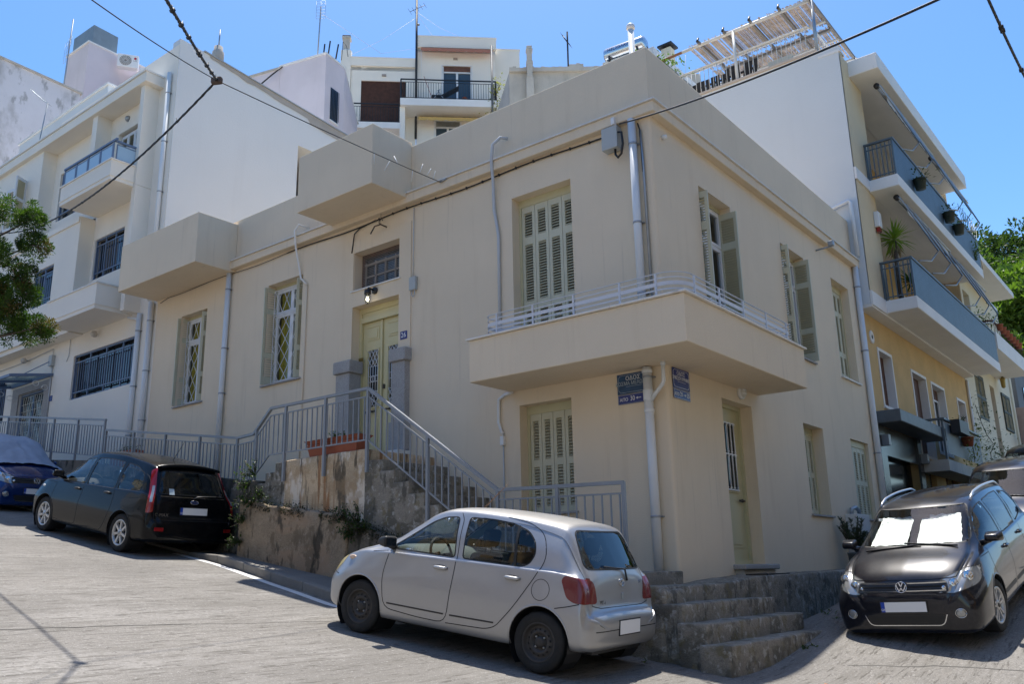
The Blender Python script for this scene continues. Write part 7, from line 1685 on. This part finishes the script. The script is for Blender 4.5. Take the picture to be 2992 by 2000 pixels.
def g_extra(full=True, dark=True):
    def fx(car, pm, bvh, snap, snap_end, strip, dense, put):
        n_ = Vector((1,0,.35)).normalized(); e = snap_end(0, .715, 1, .012); vw_emblem(pm, e, .068, n_)
        p = snap_end(0, .50, 1, .01); eu_plate(pm, end_frame(p, (1,0,.08)))
        gr = MB()
        for z in (.755,.715,.675):
            L = [snap_end(y, z, 1, .006) for y in np.linspace(-.50,.50,21)]; L = [q for q in L if q]
            if z != .715 or True: strip(L, .012 if z != .715 else .02, 'grille_bar', CHR if z != .715 else GAPM, Vector((1,0,0)))
        # lamp details behind the lenses
        for sg in (1, -1):
            for (y, z, r) in ((.72,.80,.062),(.575,.735,.058),(.475,.70,.026)):
                q = snap_end(sg*y, z, 1, .004)
                if q is not None:
                    d = MB(); d.lathe([(r,0),(r*.92,.008),(r*.6,.004),(r*.25,.012),(0,.014)], (0,0,0), 'z', 18, M=end_frame((0,0,0), (1,sg*.35,.3))); d.v = [(a+q.x, b+q.y, c+q.z) for a, b, c in d.v]; pm(d, 'lamp_reflector', CHR)
            q = snap_end(sg*.62, .42, 1, .004); 
            if q is not None:
                F = end_frame((0,0,0), (1,sg*.25,.0)); d = MB(); d.lathe([(.05,.0),(.046,.008),(.02,.006),(0,.012)], (0,0,0), 'z', 18, M=F); d.v = [(a+q.x, b+q.y, c+q.z) for a, b, c in d.v]; fl = pm(d, 'fog_light', CLRL)
                d = MB(); d.tube([F @ Vector((.058*math.cos(k*.3142), .052*math.sin(k*.3142), .004)) for k in range(21)], .005, 5); d.v = [(a+q.x, b+q.y, c+q.z) for a, b, c in d.v]; pm(d, 'chrome_ring', CHR, fl)
        for k in range(5):
            L = [snap_end(y, .375-.024*k, 1, .004) for y in np.linspace(-.40,.40,15)]; strip([q for q in L if q], .012, 'grille_bar', BLKP, Vector((1,0,0)))
        L = [snap_end(y, z, 1, .006) for y, z in dense(rounded_line([(-.47,.41),(-.42,.285),(.42,.285),(.47,.41)], .1))]; strip([q for q in L if q], .011, 'chrome_trim', CHR, Vector((1,0,0)))
        h = [bvh.ray_cast(Vector((x, y, 3)), Vector((0,0,-1)))[0] for x, y in ((2.70,.12),(2.74,-.55))]; h2 = [bvh.ray_cast(Vector((x, y, 3)), Vector((0,0,-1)))[0] for x, y in ((2.70,.55),(2.66,-.08))]
        for a, b in (h, h2): pm(MB().tube([a+Vector((0,0,.02)), b+Vector((0,0,.02))], .011, 6), 'front_wiper', BLKP)
        if full:
            for sg in (1, -1):
                pts = []
                for k in range(15):
                    x = 1.72-1.85*k/14; q = bvh.ray_cast(Vector((x, sg*.575, 3)), Vector((0,0,-1)))[0]; lift = .055*min(1, math.sin(math.pi*min(1,max(0,k/14)))*2.6); pts.append(q+Vector((0,0,lift-.004)))
                pm(MB().tube(pts, .017, 8), 'roof_rail', mat('satin_rail', (.55,.56,.58), .3, metal=.7) if 'satin_rail' not in MATS else MATS['satin_rail'])
            rm = MB(); rm.box(-.01,.02,-.11,.11,-.03,.03, Matrix.Translation((2.0,0,1.36))); rm.bev(.01,2); pm(rm, 'rear_view_mirror', BLKP)
            st_ = snap_end(-.50, 1.37, 1, -.012); s2 = MB(); s2.box(-.03,.03,-.02,.02,0,.002, end_frame(st_, (.8,0,.6))); pm(s2, 'windscreen_sticker', WHT)
    return fx
def golf(name, label, loc, rot, paint, extra, rim='double5', R0=.316, cover=None, glass=None):
    g = glass or CGL
    return dict(name=name, label=label, loc=loc, rot=rot, tab=GT, zw=.62, paint=paint, dark=True, wb=2.578, R=R0, arch=.355, tw=.205, rim=rim, rimr=.212, steer=-6 if rim == 'double5' else 0,
     regions=side_pair('side_window', gA, g, .014)+side_pair('side_window', gB, g, .014)+side_pair('side_window', gC, g, .014)+
     [('windscreen', 'end', rounded([(-.67,1.085),(.67,1.085),(.565,1.475),(-.565,1.475)], .06), front_(1.6), g, .018), ('rear_window', 'end', rounded([(-.58,1.05),(.58,1.05),(.5,1.42),(-.5,1.42)], .09), rear_(.0), CGLD, .018),
      ('headlight', 'end', ghl, front_(2.9), CLRL, .008), ('headlight', 'end', mirror_poly(ghl), front_(2.9), CLRL, .008),
      ('grille', 'end', rounded([(-.52,.66),(.52,.66),(.50,.77),(-.50,.77)], .03), front_(3.0), BLKP, None), ('lower_grille', 'end', rounded([(-.46,.41),(-.40,.29),(.40,.29),(.46,.41)], .05), front_(3.0), BLKP, None)],
     gaps=[[(2.42,.985),(2.44,.65),(2.36,.30),(1.9,.27),(1.46,.27),(1.44,.6),(1.42,.99)],[(1.46,.27),(.62,.28),(.50,.40),(.38,.70),(.42,.99)],[(2.44,.93),(2.78,.93)]],
     side_strips=[([(2.34,.40),(1.50,.40)],.05,BLKP),([(1.40,.40),(.58,.40)],.05,BLKP)], end_gaps=[([(-.66,.945),(-.60,.80),(-.35,.79),(.35,.79),(.60,.80),(.66,.945)],1)],
     handles=[(1.58,.86),(.56,.88)], mirror=(2.34,1.03), mirror_mat=paint, belt=.985, dash=2.40, seats=[(1.35,(.36,-.36)),(.45,(.36,-.36))], extra=extra, cover=cover)
GLOC = (2.66,4.17,-.33)
GOLF = golf('black_hatchback', 'dusty black hatchback with silver roof rails and bright windscreen sunshade', GLOC, (1.2,10.5,-91.1), P_GOLF, g_extra())
NAVY = golf('navy_car', 'dark navy car parked behind the black hatchback on the side street', (2.95,8.95,.52), (0,10.5,-91), P_NAVY, g_extra(False))
FARC = golf('dark_van', 'dark car half hidden uphill of the navy car at the right edge', (2.65,14.4,1.38), (0,10.5,-91), P_BLK, None, rim='seven')
# ---------------------------------------------------------------- black people carrier
CT = [(-.805,.48,.03,.5,.45,.56,.60,.34),(-.79,.60,.035,.62,.56,.70,.74,.29),(-.755,.655,.04,.68,.62,.76,.80,.27),(-.715,.70,.05,.69,.66,.78,.84,.25),(-.69,.86,.08,.68,.78,.79,.86,.25),(-.655,1.0,.1,.67,.90,.80,.875,.25),(-.53,1.24,.11,.65,1.0,.81,.885,.24),(-.39,1.47,.10,.635,1.03,.82,.895,.22),
 (-.32,1.525,.085,.635,1.03,.82,.9,.22),(.1,1.59,.075,.635,1.02,.83,.91,.2),(.8,1.64,.07,.64,1.0,.84,.912,.2),(1.4,1.625,.075,.635,.985,.845,.912,.2),(1.75,1.56,.085,.625,.975,.845,.912,.2),(2.1,1.39,.10,.63,.965,.84,.912,.2),(2.5,1.17,.09,.66,.955,.83,.912,.2),
 (2.75,1.055,.065,.68,.945,.82,.912,.2),(2.85,1.02,.055,.68,.935,.81,.91,.2),(3.1,.95,.06,.65,.88,.76,.88,.2),(3.25,.85,.06,.60,.78,.70,.80,.2),(3.37,.74,.05,.52,.69,.61,.69,.2),(3.45,.62,.04,.42,.57,.49,.56,.22),(3.48,.48,.03,.32,.45,.36,.40,.26)]
cA = rounded([(2.48,.985),(2.15,1.22),(1.92,1.38),(1.7,1.445),(1.48,1.465),(1.46,.985)], .05); cB = rounded([(1.39,.985),(1.41,1.47),(.95,1.495),(.50,1.475),(.46,1.0)], .05); cC = rounded([(.39,1.0),(.43,1.47),(.1,1.44),(-.2,1.33),(-.32,1.15),(-.28,1.04)], .07)
D45 = (Vector((.7071,.7071,0)), Vector((0,0,1)), Vector((-.7071,.7071,0))); D45R = (Vector((.7071,-.7071,0)), Vector((0,0,1)), Vector((-.7071,-.7071,0)))
cl = rounded([(.045,.74),(.155,.72),(.175,1.0),(.255,1.40),(.17,1.45),(.075,1.0)], .03)
cl2 = rounded([(.085,.90),(.13,.90),(.165,1.16),(.125,1.16)], .01)
d45l = lambda f: f.calc_center_median().x < .05 and f.calc_center_median().y > .2 and f.normal.dot(D45[2]) > .2
d45r = lambda f: f.calc_center_median().x < .05 and f.calc_center_median().y < -.2 and f.normal.dot(D45R[2]) > .2
def c_extra(car, pm, bvh, snap, snap_end, strip, dense, put):
    p = snap_end(0, .775, -1, .006); eu_plate(pm, end_frame(p, (-1,0,.12)))
    e = snap_end(0, .925, -1, .006); M = end_frame(e, (-1,0,.25)); g = MB(); g.add([M @ Vector((0,0,.004))]+[M @ Vector((.072*math.cos(k*.3142), .030*math.sin(k*.3142), .002)) for k in range(20)], [(0,k+1,(k+1) % 20+1) for k in range(20)]); em = pm(g, 'emblem', mat('emblem_blue', (.01,.03,.14), .2, coat=1.))
    g = MB(); g.tube([M @ Vector((.075*math.cos(k*.3142), .033*math.sin(k*.3142), .003)) for k in range(21)], .005, 5); pm(g, 'emblem_ring', CHR, em); pm(text_mb('Ford', .042, M @ Matrix.Translation((0,0,.0055)), .0006), 'lettering', CHR, em)
    q = snap_end(.60, .70, -1, .004); pm(text_mb('C-MAX', .075, end_frame(q, (-1,.12,.1)), .001), 'badge', CHR)
    L = [snap_end(y, 1.0, -1, .005) for y in np.linspace(-.62,.62,21)]; strip([a for a in L if a], .012, 'tailgate_trim', CHR, Vector((-1,0,0)))
    a = snap_end(-.05, 1.01, -1, .03); b = snap_end(-.42, 1.03, -1, .03); w_ = pm(MB().tube([snap_end(.02,.985,-1,.01), a, b], .012, 6), 'rear_wiper', BLKP)
    s_ = snap_end(.42, 1.08, -1, .004); k = MB(); k.box(-.045,.045,-.055,.055,0,.0015, end_frame(s_, (-.85,.1,.5))); pm(k, 'window_sticker', mat('pale_sticker', (.45,.55,.60), .5))
    sp = MB(); V = []
    for i in range(17):
        y = -.58+1.16*i/16; q = bvh.ray_cast(Vector((-.30, y, 3)), Vector((0,0,-1)))[0]; V += [q+Vector((.06,0,.012)), q+Vector((-.14,0,.012)), q+Vector((-.13,0,-.035))]
    sp.add(V, [f for i in range(16) for f in ((i*3,i*3+1,i*3+4,i*3+3),(i*3+1,i*3+2,i*3+5,i*3+4))], True); pm(sp, 'spoiler', P_BLK)
    an = MB(); an.tube([(.2,0,1.55),(-.1,0,1.95)], [.007,.003], 6); pm(an, 'aerial', BLKP)
    for sg in (1, -1):
        L = [snap_end(sg*y, .475, -1, .004) for y in np.linspace(.58,.74,6)]; strip([a for a in L if a], .06, 'rear_reflector', REDL, Vector((-1,0,0)))
    s3 = snap(2.86, .82, 1, 0); i_ = MB(); i_.lathe([(0,.01),(.03,.008),(.034,0)], (0,0,0), 'y', 12); i_.v = [(s3.x+a*1.5, s3.y+b, s3.z+c*.7) for a, b, c in i_.v]; pm(i_, 'side_indicator', WHT)
CMX = dict(name='black_people_carrier', label='black people carrier with tall red tail lights parked against the retaining wall', loc=(-8.84,-2.24,.50), rot=(-.2,-10.0,-177.8), tab=CT, zw=.62, paint=P_BLK, dark=True, wb=2.64, R=.316, arch=.36, tw=.205, rim='seven', rimr=.212,
 regions=side_pair('side_window', cA, CGL, .014)+side_pair('side_window', cB, CGL, .014)+side_pair('side_window', cC, CGL, .014)+
 [('windscreen', 'end', rounded([(-.67,1.07),(.67,1.07),(.57,1.47),(-.57,1.47)], .06), front_(1.6), CGL, .018), ('rear_window', 'end', rounded([(-.64,1.035),(.64,1.035),(.545,1.415),(-.545,1.415)], .05), rear_(.0), CGLD, .016),
  ('tail_light', D45, cl, d45l, REDL, None), ('tail_light', D45R, cl, d45r, REDL, None), ('reversing_lamp', D45, cl2, d45l, CLRL, None), ('reversing_lamp', D45R, cl2, d45r, CLRL, None)]+
 side_pair('headlight', rounded([(3.06,.80),(3.2,.68),(3.42,.62),(3.40,.70),(3.22,.81)], .04), CLRL),
 gaps=[[(2.40,.975),(2.44,.65),(2.36,.30),(1.9,.27),(1.46,.27),(1.44,.6),(1.425,.98)],[(1.46,.27),(.62,.28),(.50,.40),(.36,.70),(.42,1.0)],[(2.44,.92),(2.78,.92)]],
 side_strips=[], end_gaps=[([(.70,1.40),(.74,1.0),(.74,.62),(-.74,.62),(-.74,1.0),(-.70,1.40)],-1)], handles=[(1.60,.89),(.60,.92)], handle_mat=BLKP, mirror=(2.30,1.02), mirror_mat=P_BLK, belt=.98, dash=2.40, seats=[(1.35,(.37,-.37)),(.45,(.37,-.37))], extra=c_extra)
# ---------------------------------------------------------------- blue car under a loose cover
COVM = mat('blue_grey_cover', (.30,.36,.46), .55, var=.1, vs=2, obj=True)
def blue_cover(car, src):
    bm = bmesh.new(); bm.from_mesh(src); bpy.data.meshes.remove(src)
    bmesh.ops.delete(bm, geom=[f for f in bm.faces if f.calc_center_median().z < .84+.10*mnoise.noise(f.calc_center_median()*1.5) or f.calc_center_median().x > 2.86+.10*mnoise.noise(f.calc_center_median()*2.2+Vector((3,0,0)))], context='FACES')
    bmesh.ops.subdivide_edges(bm, edges=list(bm.edges), cuts=1, use_grid_fill=True); bm.normal_update()
    for v in bm.verts:
        c = v.co; n1 = mnoise.noise(Vector((c.x*1.6+c.z*2, c.y*3.2, c.z*1.2)))
        v.co = c+v.normal*(.035+.03*abs(mnoise.noise(c*2.4))+.028*abs(n1)+.012*mnoise.noise(c*8))
        if c.z < 1.0: v.co.z -= .03
    me = bpy.data.meshes.new('car_cover'); bm.to_mesh(me); bm.free(); me.polygons.foreach_set('use_smooth', [True]*len(me.polygons))
    o = bpy.data.objects.new('car_cover', me); COL.objects.link(o); me.materials.append(COVM)
    o.location = car.location; o.rotation_euler = car.rotation_euler; tag(o, 'wrinkled grey blue fabric cover draped over the blue car', 'car cover')
BLUE = golf('blue_car', 'bright blue car under a cloth cover at the far left', (-17.85,-2.18,2.02), (0,9.5,1.5), P_BLUE, g_extra(False), rim='seven', cover=blue_cover)
for S in (YAR, GOLF, NAVY, FARC, CMX, BLUE): build_car(S)
# crumpled sunshades behind the black hatchback's windscreen
GM = Matrix.Translation(GLOC) @ Matrix.Rotation(R_(-91.1),4,'Z') @ Matrix.Rotation(R_(10.5),4,'Y') @ Matrix.Rotation(R_(1.2),4,'X')
def sunshade(y0, y1, seed, label):
    mb = MB(); n, m = 14, 12; V = []
    for i in range(n+1):
        for j in range(m+1):
            y = y0+(y1-y0)*i/n; t = j/m; wv = .012*mnoise.noise(Vector((y*7+seed, t*5, seed)))+.008*mnoise.noise(Vector((y*19, t*13, seed)))
            edge = .02*mnoise.noise(Vector((i*.7, seed, j*.7))) if i in (0, n) or j in (0, m) else 0
            V.append((2.56-.53*t-.06+wv, y*(1-.12*t)+edge, 1.08+.285*t+edge))
    mb.add([GM @ Vector(p) for p in V], [(i*(m+1)+j,(i+1)*(m+1)+j,(i+1)*(m+1)+j+1,i*(m+1)+j+1) for i in range(n) for j in range(m)], True)
    return mb.build('sunshade', SHADEM, None, label=label, cat='sunshade')
sunshade(-.56,-.10,1,'silver sunshade on the passenger side behind the black hatchback windscreen'); sunshade(.02,.56,2,'silver sunshade on the driver side behind the black hatchback windscreen')
# ============================================================ unseen houses added behind the camera for paint and glass to reflect
def across(x0, x1, y0, y1, zb, zt, face, m, label, nw, floors):
    t = thing('added_opposite_house', ((x0+x1)/2,(y0+y1)/2,zb), label=label, cat='house', group='houses across the street')
    MB().box(x0,x1,y0,y1,zb,zt).build('wall', m, t); MB().box(x0-.15,x1+.15,y0-.15,y1+.15,zt+.002,zt+.25).build('roof', SLAB, t)
    for fl in range(floors):
        z = zb+1.6+fl*3.2
        for k in range(nw):
            if face == 'n': c = x0+(x1-x0)*(k+.5)/nw; MB().box(c-.55,c+.55,y1+.003,y1+.04,z,z+1.7).build('window', GLD, t)
            else: c = y0+(y1-y0)*(k+.5)/nw; MB().box(x0-.04,x0-.003,c-.55,c+.55,z,z+1.7).build('window', GLD, t)
        if fl:
            if face == 'n': MB().box(x0+1,x1-1,y1+.003,y1+1.1,z-.35,z-.15).build('balcony_slab', SLAB, t); MB().box(x0+1,x1-1,y1+1.0,y1+1.1,z-.148,z+.75).build('balcony_front', SLAB, t)
            else: MB().box(x0-1.1,x0-.003,y0+1,y1-1,z-.35,z-.15).build('balcony_slab', SLAB, t); MB().box(x0-1.1,x0-1.0,y0+1,y1-1,z-.148,z+.75).build('balcony_front', SLAB, t)
across(-34,-19,-32,-20.5,1,15,'n',CREAM3,'added unseen cream three storey house farthest up the opposite side of the street',5,3)
across(-18.5,-7,-31,-20,-1,10.5,'n',OCH,'added unseen ochre two storey house on the opposite side of the street',4,3)
across(-6.5,5.5,-32,-20.5,-2,13,'n',PINK,'added unseen lilac three storey house opposite the corner',4,3)
across(12,24,-16,-3,-2.4,10,'w',OCH,'added unseen ochre house facing the side street mouth',4,3)
across(11.5,24,-2,14,-2,12,'w',OLDC,'added unseen grey house across the side street',5,3)
